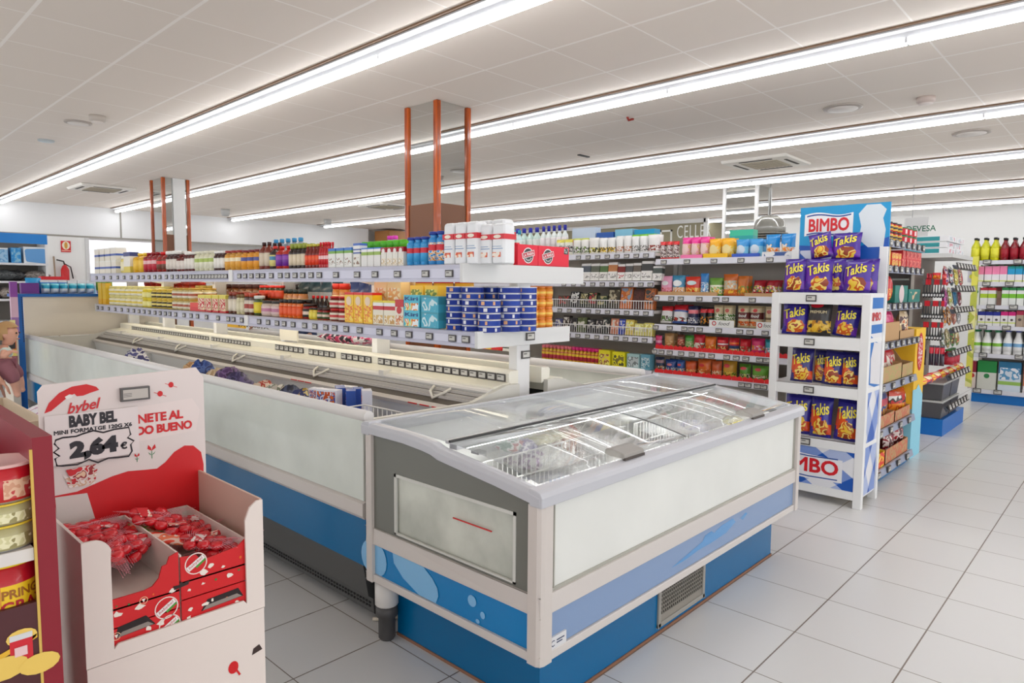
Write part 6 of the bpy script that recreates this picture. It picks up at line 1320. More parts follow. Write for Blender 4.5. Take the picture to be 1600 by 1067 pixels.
# yellow card board stand between the two gondolas
m = MB(); Xc = 6.85
def yc(px, py): return P(px, py, X=Xc)
r = thing('cardboard_dispenser', 'yellow cardboard dispenser with red oval between the two gondola ends', 'display stand', (6.9, 1.62, 0))
m = MB(); m.box(6.70, 7.05, 1.45, 1.80, .45, 1.16); m.build('yellow_body', mat((240, 190, 40), .5), r)
m = MB(); m.box(6.70, 7.05, 1.45, 1.80, 0, .45); m.build('blue_foot', mat((140, 206, 226), .5), r)
m = MB(); m.box(6.69, 6.90, 1.448, 1.451, .36, .62); m.poly([(6.695, 1.447, .36), (7.04, 1.447, .36), (7.04, 1.447, .55), (6.87, 1.447, .66), (6.695, 1.447, .56)]); m.build('blue_print', mat((146, 206, 226), .5), r)
cx, cz = 6.87, .95
m = MB(); m.poly([(cx+.10*math.cos(t*.3142), 1.4475, cz+.17*math.sin(t*.3142)) for t in range(20)]); e = m.build('red_oval', mat((200, 24, 36), .5), r)
m = MB(); m.poly([(cx+.075*math.cos(t*.3142), 1.4465, cz+.14*math.sin(t*.3142)) for t in range(20)]); m.build('oval_lettering', print_mat([(200, 24, 36), (236, 226, 226), (200, 24, 36)], 30, 4, .5, 'noise'), e)
# ---------------------------------------------------------------- second gondola
G2 = 8.0
g2 = thing('gondola_shelving', 'farther gondola with hanging black utensils and white boxes on top', 'shelving', (8.55, 3.0, 0), 'gondola shelving')
m = MB(); m.box(G2, 9.08, 1.45, 4.8, 0, .17); m.build('plinth', mat((0, 106, 190), .4), g2)
m = MB(); m.box(8.52, 8.56, 1.83, 4.8, .17, 1.83); m.build('back_panel', mat((90, 84, 80), .6), g2); m = MB(); m.box(8.1, 9.0, 1.80, 1.83, .17, 1.83); m.build('end_panel', mat((170, 164, 156), .6), g2)
m = MB(); m.box(8.0, 9.08, 1.45, 4.8, 1.83, 1.87); m.build('top_shelf', mat((206, 206, 204), .45), g2)
hz = [1.70, 1.46, 1.24, 1.02, .80]
m = MB()
for z in [1.60, 1.37, 1.15, .93]: m.box(8.05, 8.07, 1.84, 4.7, z, z+.018)
m.build('hook_rail', mat((120, 124, 120), .4, .5), g2)
for z in (1.75, 1.52, 1.30, 1.10, .86, .62, .30):
    m = MB(); m.prism([(1.40, z-.03), (1.43, z-.04), (1.45, z), (1.44, z+.005)], 'x', 8.0, 9.08); tr_ = m.build('ticket_rail', mat((70, 74, 84), .4), g2)
    for k in range(7): price_tag(tr_, (8.08+k*.15, 1.405, z-.035), 0, sc=1.9, tilt=-.3)
def utensil(h, red, seed):
    m = MB(); m.lathe([(.006, 0), (.015, h*.06), (.0155, h*.22), (.006, h*.34), (.005, h*.72)], 10); o = m.build('hanging_utensil', mat((40, 40, 42), .3, .2), None)
    m = MB(); m.box(-.0155, .0155, -.004, .004, h*.70, h); m.build('header_card', mat((206, 24, 40) if red else (90, 90, 90), .5), o)
    m = MB(); m.box(-.008, .008, -.018, -.0145, h*.08, h*.2); m.build('sticker', mat((206, 206, 206), .5), o); return o
uy = [P(px, 450, X=8.03).y for px in (1441, 1476)]
protos = {}
for i, z in enumerate((1.42, 1.20, .98)):
    for k in range(8):
        y = uy[0]+(uy[1]-uy[0])*(k+.5)/8
        key = (k % 3 == 0)
        if key not in protos: protos[key] = utensil(.19, not key, k)
        o = put(protos[key], USED, (8.05, y, z), FX); tag(o, 'hanging black utensil in the '+['upper', 'middle', 'lower'][i]+' row of the farther gondola, '+ORD[k]+' from left', 'utensil', 'hanging black utensils')
G2C = 'on the farther gondola side'
row(8.02, 1.61, [(1447, 1456, 427, 2, G_, nut((150, 20, 40), ((.1, .6, (190, 40, 60)),), seed=91), 'dark red packet', 'packet', dict(d=.05)), (1456, 1470, 426, 1, G_, nut((206, 30, 40), ((.05, .6, ((240, 180, 50), (206, 40, 40), (236, 120, 40))),), seed=92), 'red and yellow packet', 'packet', dict(d=.06)), (1471, 1479, 428, 1, G_, nut((196, 40, 50), ((.1, .6, (226, 90, 80)),), seed=93), 'narrow red packet', 'packet', dict(d=.05))], G2C)
row(8.02, .72, [(1441, 1447, 545, 1, G_, nut((60, 40, 50), (), seed=94), 'black packet', 'packet', dict(d=.05)), (1451, 1476, 540, 3, G_, nut((60, 50, 66), ((.6, .9, (206, 40, 60)),), seed=95), 'dark packet with red band', 'packet', dict(d=.06))], G2C)
row(1.47, .558, [(1452, 1512, 578, 5, G_, nut((222, 40, 40), ((.5, .9, ((240, 200, 60), (206, 40, 40), (240, 226, 180))), (.05, .4, ((240, 190, 50), (226, 60, 40), (60, 60, 110)))), seed=96), 'yellow and red packet standing on the lower display', 'packet', dict(d=.12, tilt=-.25))], 'of the farther gondola end', rz=0, plane='Y')
# packets hanging on the end of the farther gondola
ecol = [((206, 40, 60), (236, 220, 220), (120, 60, 120)), ((60, 70, 90), (226, 226, 220), (190, 60, 60)), ((222, 206, 80), (190, 170, 60), (236, 230, 170)), ((190, 40, 60), (226, 190, 160), (90, 40, 60))]
ecol2 = [((170, 40, 130), (206, 110, 170), (110, 30, 90)), ((226, 226, 190), (130, 150, 60), (206, 190, 100)), ((30, 100, 140), (60, 140, 170), (20, 70, 110)), ((110, 30, 50), (150, 60, 80), (206, 190, 190))]
ecol3 = [((222, 206, 190), (120, 90, 80), (226, 140, 40)), ((206, 130, 60), (226, 200, 170), (120, 70, 40)), ((200, 110, 90), (236, 206, 190), (150, 80, 60)), ((190, 190, 190), (130, 130, 130), (226, 226, 226))]
ecol4 = [((206, 206, 200), (60, 90, 60), (170, 150, 110)), ((190, 170, 120), (90, 110, 60), (226, 210, 170)), ((60, 130, 60), (120, 60, 50), (200, 190, 120)), ((120, 150, 70), (190, 60, 50), (226, 220, 170))]
names4 = ['red and white', 'grey', 'yellow', 'dark red', 'magenta', 'cream and green', 'blue', 'maroon', 'cream and orange', 'brown', 'pinkish', 'silver', 'white and green', 'olive', 'green', 'lime']
for rI, (z, cl) in enumerate(((1.545, ecol), (1.325, ecol2), (1.125, ecol3), (.885, ecol4))):
    for k in range(4):
        o = mk_bag(.23, .205, .05, base=cl[k][0], zones=((.1, .8, cl[k]),), name='hanging_packet', seed=100+rI*4+k, nu=6, nv=6); o.location = (8.20+k*.24, 1.52, z); o.rotation_euler = (-.15, 0, .1)
        tag(o, names4[rI*4+k]+' packet hanging on the end of the farther gondola', 'packet', 'packets on the farther gondola end')
# red green bottles group low on that end
row(1.46, .70, [(1491, 1503, 545, 3, B_, dict(body=(170, 30, 50), cap=(60, 130, 60), label=(190, 40, 60), name='syrup_bottle', shoulder=.6), 'dark red syrup bottle with green cap', 'bottle')], 'on the farther gondola end', rz=0, plane='Y')
# white boxes lying on its top
for i in range(3):
    for k in range(2):
        m = MB(); z = 1.872+i*.062; m.box(8.05+k*.40, 8.40+k*.43, 1.50+.02*(i % 2), 2.05, z, z+.058); o = m.build('white_flat_box', mat((224, 224, 226), .5), None, .002)
        m = MB()
        if k == 0: m.box(8.0495, 8.0505, 1.58, 1.92, z+.008, z+.05); m.build('teal_label', mat((40, 140, 146), .5), o)
        m = MB(); m.box(8.10+k*.40, 8.36+k*.43, 1.4995+.02*(i % 2), 1.5005+.02*(i % 2), z+.01, z+.048); m.build('end_label', print_mat([(206, 150, 160), (226, 226, 228), (190, 200, 206)], 14, i, .5, 'noise'), o)
        tag(o, 'flat white box with teal label on the farther gondola, '+['bottom', 'middle', 'top'][i]+' of the '+['near', 'second'][k]+' pile', 'box', 'flat white boxes')
# grey lidded boxes on the plinth
for i in range(2):
    for k in range(2):
        x, y, z = 8.02+.42*k, 1.46, .172+.19*i
        r = thing('storage_box', 'grey plastic storage box with white lid, '+['lower', 'upper'][i]+' one '+['at the corner', 'second from the corner'][k], 'storage box', (x+.2, y+.15, z), 'stacked grey storage boxes')
        m = MB(); v = [(x+.02, y+.02), (x+.38, y+.02), (x+.38, y+.28), (x+.02, y+.28)]; u = [(x+.005, y+.005), (x+.395, y+.005), (x+.395, y+.295), (x+.005, y+.295)]
        m.raw([(a, b, z) for a, b in v]+[(a, b, z+.165) for a, b in u], [(3, 2, 1, 0), (4, 5, 6, 7)]+[(q, (q+1) % 4, (q+1) % 4+4, q+4) for q in range(4)]); m.build('body', mat((84, 82, 84), .35), r, .004)
        m = MB(); m.box(x, x+.4, y, y+.3, z+.165, z+.186); m.build('lid', mat((190, 190, 186), .4), r, .004)
# sign plate beyond
m = MB(); m.box(12.0, 12.02, P(1450, 360, X=12).y, P(1413, 360, X=12).y, 2.32, 2.62); o = m.build('hanging_sign', mat((226, 226, 226), .5))
y0s = P(1413, 360, X=12).y
m = MB(); m.text('DEVESA', lambda u, v: (11.998, y0s-.03-u, 2.40+v), 0, w=.40, h=.09, bold=.01); m.build('lettering', mat((30, 110, 80), .5), o)
tag(o, 'white sign with small green lettering above the farther gondola', 'sign')
m = MB(); m.cyl((12.01, y0s-.1, 2.62), (12.01, y0s-.1, CZ), .004, 5); m.build('sign_wire', mat((180, 180, 180), .4), o)

# ---------------------------------------------------------------- wall shelving with milk and juice
WX = 10.84
wz = [zat(1560, 407, WX), zat(1560, 441.5, WX), zat(1560, 477.5, WX), zat(1560, 510, WX), zat(1560, 554, WX), .175]
ws = gondola('white wall shelving with milk cartons and juice over a blue plinth', WX, 11.4, -1.4, 1.66, wz, .45, 2.05, [[P(a, 450, X=WX).y for a in l] for l in ([1540, 1588], [1541, 1577], [1550, 1586], [1540, 1577], [1543, 1600], [1537, 1570])], back=(150, 146, 140), lowest=.175, base_col=(0, 112, 192), tagsc=1.6)
m = MB(); m.box(WX-.02, WX+.03, 1.662, 1.73, .2, 1.95); tag(m.build('end_sign_strip', print_mat([(226, 220, 90), (190, 196, 80), (236, 232, 160)], 3, 2, .5, 'noise')), 'tall yellow strip at the end of the milk shelving', 'sign')
WC = 'on the milk shelving'
row(WX+.03, wz[0], [
 (1517, 1563, 371, 3, B_, dict(body=(206, 206, 20), cap=(30, 30, 34), label=(226, 222, 60), name='juice_bottle', shoulder=.62, neck=.36, capf=.1), 'yellow juice bottle with black cap', 'bottle', dict(deep=2)),
 (1563, 1640, 370, 5, B_, dict(body=(130, 14, 30), cap=(30, 30, 34), label=(160, 20, 40), name='juice_bottle', shoulder=.62, neck=.36, capf=.1), 'dark red juice bottle with black cap', 'bottle', dict(deep=2))], WC)
row(WX+.03, wz[1], [
 (1512, 1527, 415, 1, C_, dict(body=(206, 206, 220), disc=((226, 226, 80), .6, .35), bands=((.7, (70, 80, 150)),), name='milk_carton'), 'white carton with navy top', 'carton', dict(d=.1)),
 (1527, 1575, 414, 4, C_, dict(body=(226, 224, 226), bands=((.06, (210, 220, 130)), (.14, (230, 226, 230)), (.5, (236, 130, 170)), (.93, (236, 150, 180))), cap=((60, 150, 70), .25, .07), name='milk_carton'), 'pink and white milk carton', 'carton', dict(d=.1, deep=2)),
 (1575, 1650, 414, 6, C_, dict(body=(226, 224, 226), bands=((.06, (210, 220, 130)), (.14, (230, 226, 230)), (.5, (30, 150, 200)), (.85, (20, 150, 150))), cap=((40, 130, 70), .25, .07), name='milk_carton'), 'blue topped white milk carton', 'carton', dict(d=.1, deep=2))], WC+' second shelf')
row(WX+.03, wz[2], [
 (1520, 1531, 449, 1, C_, dict(body=(230, 232, 230), disc=((50, 140, 90), .7, .75), name='milk_carton'), 'white milk pack with green oval', 'carton', dict(d=.1)),
 (1532, 1557, 448, 2, C_, dict(body=(228, 228, 226), bands=((.42, (170, 200, 50)), (.66, (226, 224, 222)), (.86, (200, 40, 56))), cap=((226, 226, 226), .3, .06), name='milk_carton'), 'milk carton with red top and green band', 'carton', dict(d=.1, deep=2)),
 (1557, 1566, 449, 1, C_, dict(body=(170, 130, 120), bands=((.42, (190, 150, 130)), (.8, (150, 40, 50))), name='milk_carton'), 'milk carton with brown body', 'carton', dict(d=.1, back=.1)),
 (1566, 1650, 448, 7, C_, dict(body=(228, 230, 226), bands=((.42, (120, 190, 50)), (.66, (230, 232, 228)), (.86, (40, 140, 70))), cap=((232, 234, 230), .3, .06), name='milk_carton'), 'milk carton with green top', 'carton', dict(d=.1, deep=2))], WC+' third shelf')
row(WX+.03, wz[3], [
 (1512, 1528, 482, 1, C_, dict(body=(226, 226, 200), bands=((.3, (200, 206, 80)), (.6, (230, 230, 214))), art=[(190, 200, 70), (226, 226, 206), (226, 150, 60)], artz=(.3, .9), name='milk_carton'), 'pale carton with lime picture', 'carton', dict(d=.09)),
 (1528, 1564, 486, 3, C_, dict(body=(226, 226, 224), bands=((.2, (210, 220, 130)), (.3, (228, 226, 226)), (.74, (40, 50, 150))), disc=((90, 80, 80), .4, .45), cap=((230, 230, 200), .3, .05), name='milk_carton'), 'small carton with navy top', 'carton', dict(d=.08, deep=2)),
 (1564, 1588, 486, 2, C_, dict(body=(226, 226, 224), bands=((.2, (210, 220, 130)), (.3, (228, 226, 226)), (.74, (222, 40, 130))), disc=((90, 80, 80), .4, .45), cap=((230, 230, 200), .3, .05), name='milk_carton'), 'small carton with pink top', 'carton', dict(d=.08, deep=2)),
 (1588, 1636, 486, 4, C_, dict(body=(170, 150, 130), bands=((.74, (180, 30, 70)),), disc=((80, 66, 60), .5, .45), name='milk_carton'), 'small tan carton with red top', 'carton', dict(d=.08, deep=2))], WC+' fourth shelf')
row(WX+.03, wz[4], [
 (1518, 1567, 515, 3, B_, dict(body=(232, 232, 230), cap=(30, 120, 70), label=(232, 232, 230), band=(130, 190, 60), name='milk_bottle', shoulder=.58, neck=.5, capf=.1), 'white milk bottle with green cap', 'bottle', dict(deep=2)),
 (1567, 1650, 516, 5, B_, dict(body=(232, 232, 230), cap=(34, 50, 150), label=(232, 232, 230), band=(120, 170, 210), name='milk_bottle', shoulder=.58, neck=.5, capf=.1), 'white milk bottle with blue cap', 'bottle', dict(deep=2))], WC+' fifth shelf')
row(WX+.03, wz[5], [
 (1514, 1527, 564, 1, C_, dict(body=(222, 206, 206), bands=((.6, (140, 30, 60)),), disc=((190, 40, 60), .7, .48), name='milk_pack'), 'white and dark red milk pack', 'carton', dict(d=.12)),
 (1527, 1559, 564, 1, C_, dict(body=(206, 206, 196), bands=((.6, (30, 130, 60)),), disc=((50, 130, 70), .3, .48), name='milk_pack'), 'wide milk pack with green top', 'carton', dict(d=.12)),
 (1560, 1598, 566, 1, C_, dict(body=(206, 216, 226), bands=((.22, (150, 190, 90)), (.34, (206, 216, 226)), (.6, (40, 110, 150))), art=[(206, 216, 226), (90, 150, 190), (230, 232, 236)], artz=(.4, .8), name='milk_pack'), 'shrink wrapped pack of blue milk cartons', 'carton', dict(d=.12)),
 (1599, 1650, 566, 1, C_, dict(body=(222, 216, 216), bands=((.22, (206, 120, 90)), (.6, (190, 40, 50))), name='milk_pack'), 'shrink wrapped pack of red milk cartons', 'carton', dict(d=.12))], WC+' lowest shelf')
# ---------------------------------------------------------------- cheese promotion in the front
MC = mat((226, 214, 206), .6); MCI = mat((206, 176, 160), .7); MRED = mat((206, 8, 18), .45); MWH = mat((232, 228, 224), .5); MINK = mat((34, 28, 36), .5)
DY, DX0, DX1, DB = 1.60, .385, .785, 2.0
cdp = thing('cardboard_display', 'white and red cardboard cheese display with tall header board', 'display stand', (.585, 1.8, 0))
m = MB(); m.box(DX0+.0015, DX1-.0015, DY+.0015, DB, 0, .676); bs = m.build('base_box', MC, cdp)
def front(x, z, k=1): return (x, DY+.0015-.0006*k, z)
def pf(px, py, Y=DY): q = P(px, py, Y=Y); return (q.x, q.z)
m = MB(); a = pf(365, 1043); m.poly([front(a[0]+.013*math.cos(t*.3927), a[1]+.016*math.sin(t*.3927)) for t in range(16)]); m.poly([front(a[0], a[1], 2), front(a[0]+.014, a[1]-.027, 2), front(a[0]+.018, a[1]-.024, 2), front(a[0]+.004, a[1]+.002, 2)]); m.build('red_pin_print', MRED, bs)
m = MB(); a = pf(402, 1016); m.poly([front(a[0]-.014, a[1]-.008), front(a[0]+.014, a[1]-.002), front(a[0]+.006, a[1]+.014), front(a[0]-.01, a[1]+.008)]); m.build('hand_hole', mat((60, 44, 40), .8), bs)
# upper tray case with its cut-out front
m = MB(); t = .006; zt = .955
z0 = .678
m.box(DX0+t, DX1-t, DY+t, DB, z0, z0+t)
m.build('case_floor', MC, cdp)
m = MB(); m.box(DX0, DX0+t, DY+t+.0003, DB, z0, zt); m.build('case_side', [MC], cdp)
m = MB(); m.box(DX1-t, DX1, DY+t+.0003, DB, z0, zt+.006); m.build('case_side', [MCI], cdp)
def arc(cx, cz, r, a0, a1, n=6): return [(cx+r*math.cos(a0+(a1-a0)*i/n), cz+r*math.sin(a0+(a1-a0)*i/n)) for i in range(n+1)]
op = [pf(170, 880), pf(179, 1005), pf(384, 945), pf(386, 840)]
xl, xr = op[0][0]+.004, op[3][0]-.004; zb = (op[1][1]+op[2][1])/2+.004
m = MB()
def fpanel(pts): m.prism(pts, 'y', DY, DY+t)
fpanel([(DX0, z0), (xl, z0), (xl, zt-.05)]+[(p[0], p[1]) for p in arc(xl-.035, zt-.038, .038, 0, 1.57)][1:]+[(DX0, zt)])
fpanel([(xr, z0), (DX1, z0), (DX1, zt+.004), (xr+.03, zt+.004), (xr+.012, zt-.01), (xr, zt-.04)])
fpanel([(xl, z0), (xr, z0), (xr, zb-.01), (xr-.008, zb), (xl+.008, zb), (xl, zb-.01)])
m.build('case_front', MC, cdp)
# header board with its printing
hy = 1.982
m = MB(); hx0, hx1, hz1 = .402, .802, 1.252
pts = [(hx0, z0), (hx1, z0), (hx1+.0, hz1-.02), (hx1-.02, hz1+.010), (hx0+.01, hz1-.004), (hx0-.002, hz1-.02)]
m.prism(pts, 'y', hy, hy+.008); hb = m.build('header_board', mat((224, 212, 208), .5), cdp)
def hp(px, py, k=1): q = P(px, py, Y=hy); return (q.x, hy-.0007*k, q.z)
def hpoly(name, pix, mt, k=1, par=None):
    m = MB(); m.poly([hp(a, b, k) for a, b in pix]); return m.build(name, mt, par or hb)
hpoly('red_wave', [(84, 775), (120, 768), (150, 755), (175, 744), (200, 736), (225, 734), (245, 732), (258, 722), (272, 706), (288, 696), (302, 696), (314, 706), (318, 725), (318, 810), (90, 815)], MRED)
hpoly('white_flap', [(86, 777), (136, 770), (149, 812), (90, 826)], mat((214, 204, 198), .5), 2)
hpoly('red_crest', [(69, 646), (76, 630), (92, 614), (112, 604), (135, 600), (150, 604), (155, 609), (140, 614), (130, 618), (120, 619), (116, 615), (104, 622), (92, 632), (80, 642)], MRED)
hpoly('crest_gloss', [(101, 620), (108, 616), (115, 617), (112, 621), (104, 624)], MWH, 2)
m = MB(); o0 = hp(105, 640, 2); o1 = hp(157, 624, 2); W_ = o1[0]-o0[0]; m.text('bybel', lambda u, v: (o0[0]+u, o0[1]-.0004, o0[2]-.020+u*.10+v), 0, w=W_, h=.036, bold=.02, shear=.3); m.build('brand_lettering', mat((206, 30, 40), .5), hb)
for a, b in ((267, 601), (250, 615)):
    m = MB(); q = hp(a, b, 1); m.poly([(q[0]+.007*math.cos(t*.3927), q[1], q[2]+.008*math.sin(t*.3927)) for t in range(16)])
    m.poly([(q[0]-.016, q[1]-.0003, q[2]+.006), (q[0]+.016, q[1]-.0003, q[2]-.008), (q[0]+.016, q[1]-.0003, q[2]-.0095), (q[0]-.016, q[1]-.0003, q[2]+.0045)]); m.build('pin_print', MRED, hb)
hpoly('slogan_panel', [(214, 636), (300, 622), (312, 640), (306, 672), (216, 690)], mat((230, 216, 212), .5), 1)
def slogan(t_, px0, px1, py, hgt):
    A, B = hp(px0, py[0], 2), hp(px1, py[1], 2); wd = B[0]-A[0]; sl = (B[2]-A[2])/wd
    m = MB(); m.text(t_, lambda u, v: (A[0]+u, A[1]-.0003, A[2]+u*sl+v), 0, w=wd, h=hgt, bold=.045, space=.95); m.build('slogan', MRED, hb)
slogan('NETE AL', 215, 286, (662, 653), .025); slogan('DO BUENO', 213, 300, (681, 669), .025)
for a, b, s_ in ((237, 704, 1.0), (214, 714, .6)):
    q = hp(a, b, 1); m = MB(); S_ = s_*.011
    for sg in (-1, 1): m.poly([(q[0], q[1], q[2]), (q[0]+sg*S_, q[1], q[2]+S_*.6), (q[0]+sg*S_*.8, q[1], q[2]+S_*1.6), (q[0]+sg*S_*.15, q[1], q[2]+S_*.8)])
    m.build('tulip_print', MRED, hb)
    m = MB()
    for sg in (-1, 1): m.poly([(q[0], q[1], q[2]-S_*1.1), (q[0]+sg*S_*.9, q[1], q[2]-S_*.2), (q[0]+sg*S_*.5, q[1], q[2]-S_*.9)])
    m.box(q[0]-.0008, q[0]+.0008, q[1]-.0003, q[1], q[2]-S_*2.0, q[2]); m.build('leaf_print', mat((20, 130, 70), .5), hb)
m = MB(); q0, q1 = hp(188, 625, 1), hp(232, 609, 1)
A, B = hp(187, 618, 1), hp(232, 614, 1)
m.box(A[0], B[0], hy-.012, hy-.001, A[2]-.016, A[2]+.020, 0); m.box(A[0]+.005, B[0]-.005, hy-.0125, hy-.012, A[2]-.011, A[2]+.015, 1)
for k in range(3): m.box(A[0]+.006, A[0]+.026, hy-.0128, hy-.0124, A[2]-.004+k*.004, A[2]-.0025+k*.004, 2)
o = m.build('price_tag', [mat((84, 80, 78), .4), mat((190, 184, 176), .5), mat((110, 106, 102), .5)], hb)
# paper price poster fixed on the header
m = MB(); pp = [(66, 648), (212, 632), (215, 715), (80, 745)]
C3 = [hp(a, b, 5) for a, b in ((68, 646), (214, 632), (214, 712), (78, 768))]
x0p, x1p = C3[0][0], C3[1][0]; ztp, zbp = C3[1][2]-.004, C3[0][2]-.135
m.box(x0p, x1p, hy-.006, hy-.0045, zbp, ztp); po = m.build('price_poster', mat((228, 218, 216), .5))
tag(po, 'white paper price poster with black figures taped on the header board', 'poster')
def pt(t_, px0, px1, py0, py1, hgt, bold, mt=MINK, space=1.0, shear=0):
    A, B = hp(px0, py0, 1), hp(px1, py1, 1); wd = B[0]-A[0]; sl = (B[2]-A[2])/wd
    m = MB(); m.text(t_, lambda u, v: (A[0]+u, hy-.0066, A[2]+u*sl+v), 0, w=wd, h=hgt, bold=bold, space=space, shear=shear); m.build('poster_lettering', mt, po)
pt('BABY BEL', 107, 182, 668, 658, .031, .06)
pt('MINI FORMATGE 120G X6', 83, 205, 680, 665, .0112, .05, space=1.05)
pt('2,64', 108, 184, 722, 709, .055, .08)
pt('€', 187, 198, 702, 700, .020, .06)
m = MB()   # scalloped black frame round the price
fr = [(86, 687), (97, 683), (118, 681), (128, 677), (145, 672), (160, 675), (178, 670), (200, 667), (203, 678), (198, 683), (208, 688), (203, 694), (205, 704), (200, 712), (184, 714), (168, 715), (152, 722), (138, 717), (120, 725), (98, 727), (88, 727), (85, 716), (92, 712), (83, 706), (91, 700), (84, 693)]
pts = [hp(a, b, 1) for a, b in fr]; m.tube([(p[0], hy-.0066, p[2]) for p in pts], .0022, 5, 0, True); m.v = [(x, hy-.0066+(y-hy+.0066)*.25, z) for x, y, z in m.v]
m.build('price_frame', MINK, po)
m = MB(); m.poly([hp(a, b, 7) for a, b in ((102, 734), (150, 724), (140, 746), (112, 752))]); m.build('product_photo', print_mat([(200, 24, 34), (226, 206, 200), (150, 30, 36), (226, 190, 160)], 60, 3, .5, 'noise'), hb)
hpoly('product_photo_lower', [(98, 742), (120, 748), (152, 732), (148, 756), (108, 762)], print_mat([(190, 30, 40), (226, 210, 200), (210, 170, 140), (236, 226, 220)], 60, 5, .5, 'noise'), 3)
# red cartons inside, two columns
iy = DY+.008; xm = pf(283, 900)[0]
def red_carton(xa, xb, za, zb, cut, label, slot=None, fz=None):
    r = thing('cheese_carton', label, 'carton', ((xa+xb)/2, iy+.16, za), 'red cheese cartons'); t_ = .004; yb2 = hy-.006
    m = MB(); m.box(xa, xb, iy, yb2, fz or za, (fz or za)+t_); m.box(xa, xa+t_, iy+t_, yb2, za, zb); m.box(xb-t_, xb, iy+t_, yb2, za, zb); m.box(xa, xb, yb2-t_, yb2, za, zb); m.build('carton_body', MC, r)
    m = MB(); m.prism(cut, 'y', iy, iy+t_); f = m.build('carton_front', MRED, r)
    e = iy-.0006
    if slot:
        m = MB(); m.poly([(x, e, z) for x, z in slot]); s_ = m.build('grip_slot', mat((40, 30, 30), .8), f)
        m = MB(); m.poly([(slot[0][0]+.004, e-.0004, slot[0][1]+.001), (slot[1][0]-.004, e-.0004, slot[1][1]+.001), (slot[1][0]-.016, e-.0004, slot[1][1]+.011), (slot[0][0]+.014, e-.0004, slot[0][1]+.011)]); m.build('slot_flap', mat((140, 130, 122), .6), s_)
    return r, f
def emblem(f, x, z, r_, part=1):
    e = iy-.001; n = 24
    m = MB(); c = [(r_*math.cos(t*6.2832/n), r_*math.sin(t*6.2832/n)) for t in range(n)]
    m.raw([(x+a, e, z+b) for a, b in c]+[(x+a*.9, e, z+b*.9) for a, b in c], [(t, (t+1) % n, n+(t+1) % n, n+t) for t in range(n)]); g = m.build('round_emblem', mat((236, 214, 206), .5), f)
    m = MB(); ca, sa = math.cos(.55), math.sin(.55)
    R2 = lambda u, v, k=1: (x+u*ca-v*sa, e-.0004*k, z+u*sa+v*ca)
    m.poly([R2(-r_*.86, -r_*.2), R2(r_*.86, -r_*.2), R2(r_*.86, r_*.28), R2(-r_*.86, r_*.28)]); m.build('emblem_band', mat((236, 230, 226), .5), g)
    m = MB(); m.poly([R2(-r_*.2, -r_*.42), R2(r_*.84, -r_*.36), R2(r_*.86, -r_*.16), R2(-r_*.2, -r_*.2)]); m.build('green_corner', mat((70, 150, 50), .5), g)
    m = MB(); m.text('babybel', lambda u, v: R2(-r_*.72+u, -r_*.12+v, 2), 0, w=r_*1.44, h=r_*.34, bold=.0, shear=.2); m.build('emblem_lettering', mat((190, 40, 70), .5), g)
def confetti(f, xa, xb, za, zb, seed, avoid=()):
    r_ = random.Random(seed); e = iy-.0008
    cl = [mat((236, 226, 214), .5), mat((236, 190, 150), .5), mat((60, 120, 50), .5), mat((226, 110, 30), .5)]
    m = MB(); nx = 5; nz = max(2, int((zb-za)/.030))
    for j in range(nz):
        for i in range(nx):
            x = xa+(xb-xa)*(i+.5+r_.uniform(-.3, .3))/nx; z = za+(zb-za)*(j+.5+r_.uniform(-.3, .3))/nz
            if any((x-a)**2+(z-b)**2 < (c+.007)**2 for a, b, c in avoid) : continue
            k = r_.randrange(8); s_ = r_.uniform(.004, .010)
            if k < 4:
                n = 7; m.poly([(x+s_*r_.uniform(.5, 1.5)*math.cos(t*6.2832/n), e, z+s_*r_.uniform(.4, 1.1)*math.sin(t*6.2832/n)) for t in range(n)], 0)
            elif k == 4:
                n = 12; q = [(math.cos(t*6.2832/n), math.sin(t*6.2832/n)) for t in range(n)]
                m.raw([(x+a*.009, e, z+b*.009) for a, b in q]+[(x+a*.0075, e, z+b*.0075) for a, b in q], [(t, (t+1) % n, n+(t+1) % n, n+t) for t in range(n)], 1); m.poly([(x-.004, e-.0002, z+.004), (x, e-.0002, z-.005), (x+.004, e-.0002, z+.004)], 0)
            elif k == 5: m.poly([(x-s_*.6, e, z), (x, e, z-s_*.5), (x+s_*.6, e, z), (x, e, z+s_*.5)], 2)
            elif k == 6: m.poly([(x+s_*.5*math.cos(t), e, z+s_*.6*math.sin(t)) for t in (0, 1, 2, 3, 4, 5)], 3)
    m.build('printed_motifs', cl, f)
zq = lambda px, py: pf(px, py, iy)
xa, xb = xl-.012, xm-.002; xc, xd = xm+.002, xr+.004
# heights of the carton joints
zU = .81; zb_ = z0+.008
top_l = [(xa, zb_+.10)]
zl_lo = zq(178, 912)[1]; zl_hi = zq(280, 862)[1]
cutL = [(xa, zb_+.06), (xb, zb_+.06), (xb, zl_hi), (xb-.02, zl_hi-.006), (xb-.026, zl_hi-.022), (xb-.036, zl_hi-.024), (xb-.044, zl_hi-.05), (xb-.058, zl_hi-.064), (xb-.075, zl_hi-.068), (xa, zl_hi-.068)]
sl = lambda pts: [zq(*p) for p in pts]
r1, f1 = red_carton(xa, xb, zb_+.06, zl_hi, cutL, 'upper red cheese carton with scooped front, left column of the display', sl([(180, 998), (243, 974), (228, 961), (184, 980)]), fz=.785)
cutL2 = [(xa, zb_), (xb, zb_), (xb, zb_+.057), (xa, zb_+.057)]
r2, f2 = red_carton(xa, xb, zb_, zb_+.057, cutL2, 'lower red cheese carton, left column of the display')
zr_hi = zq(330, 868)[1]
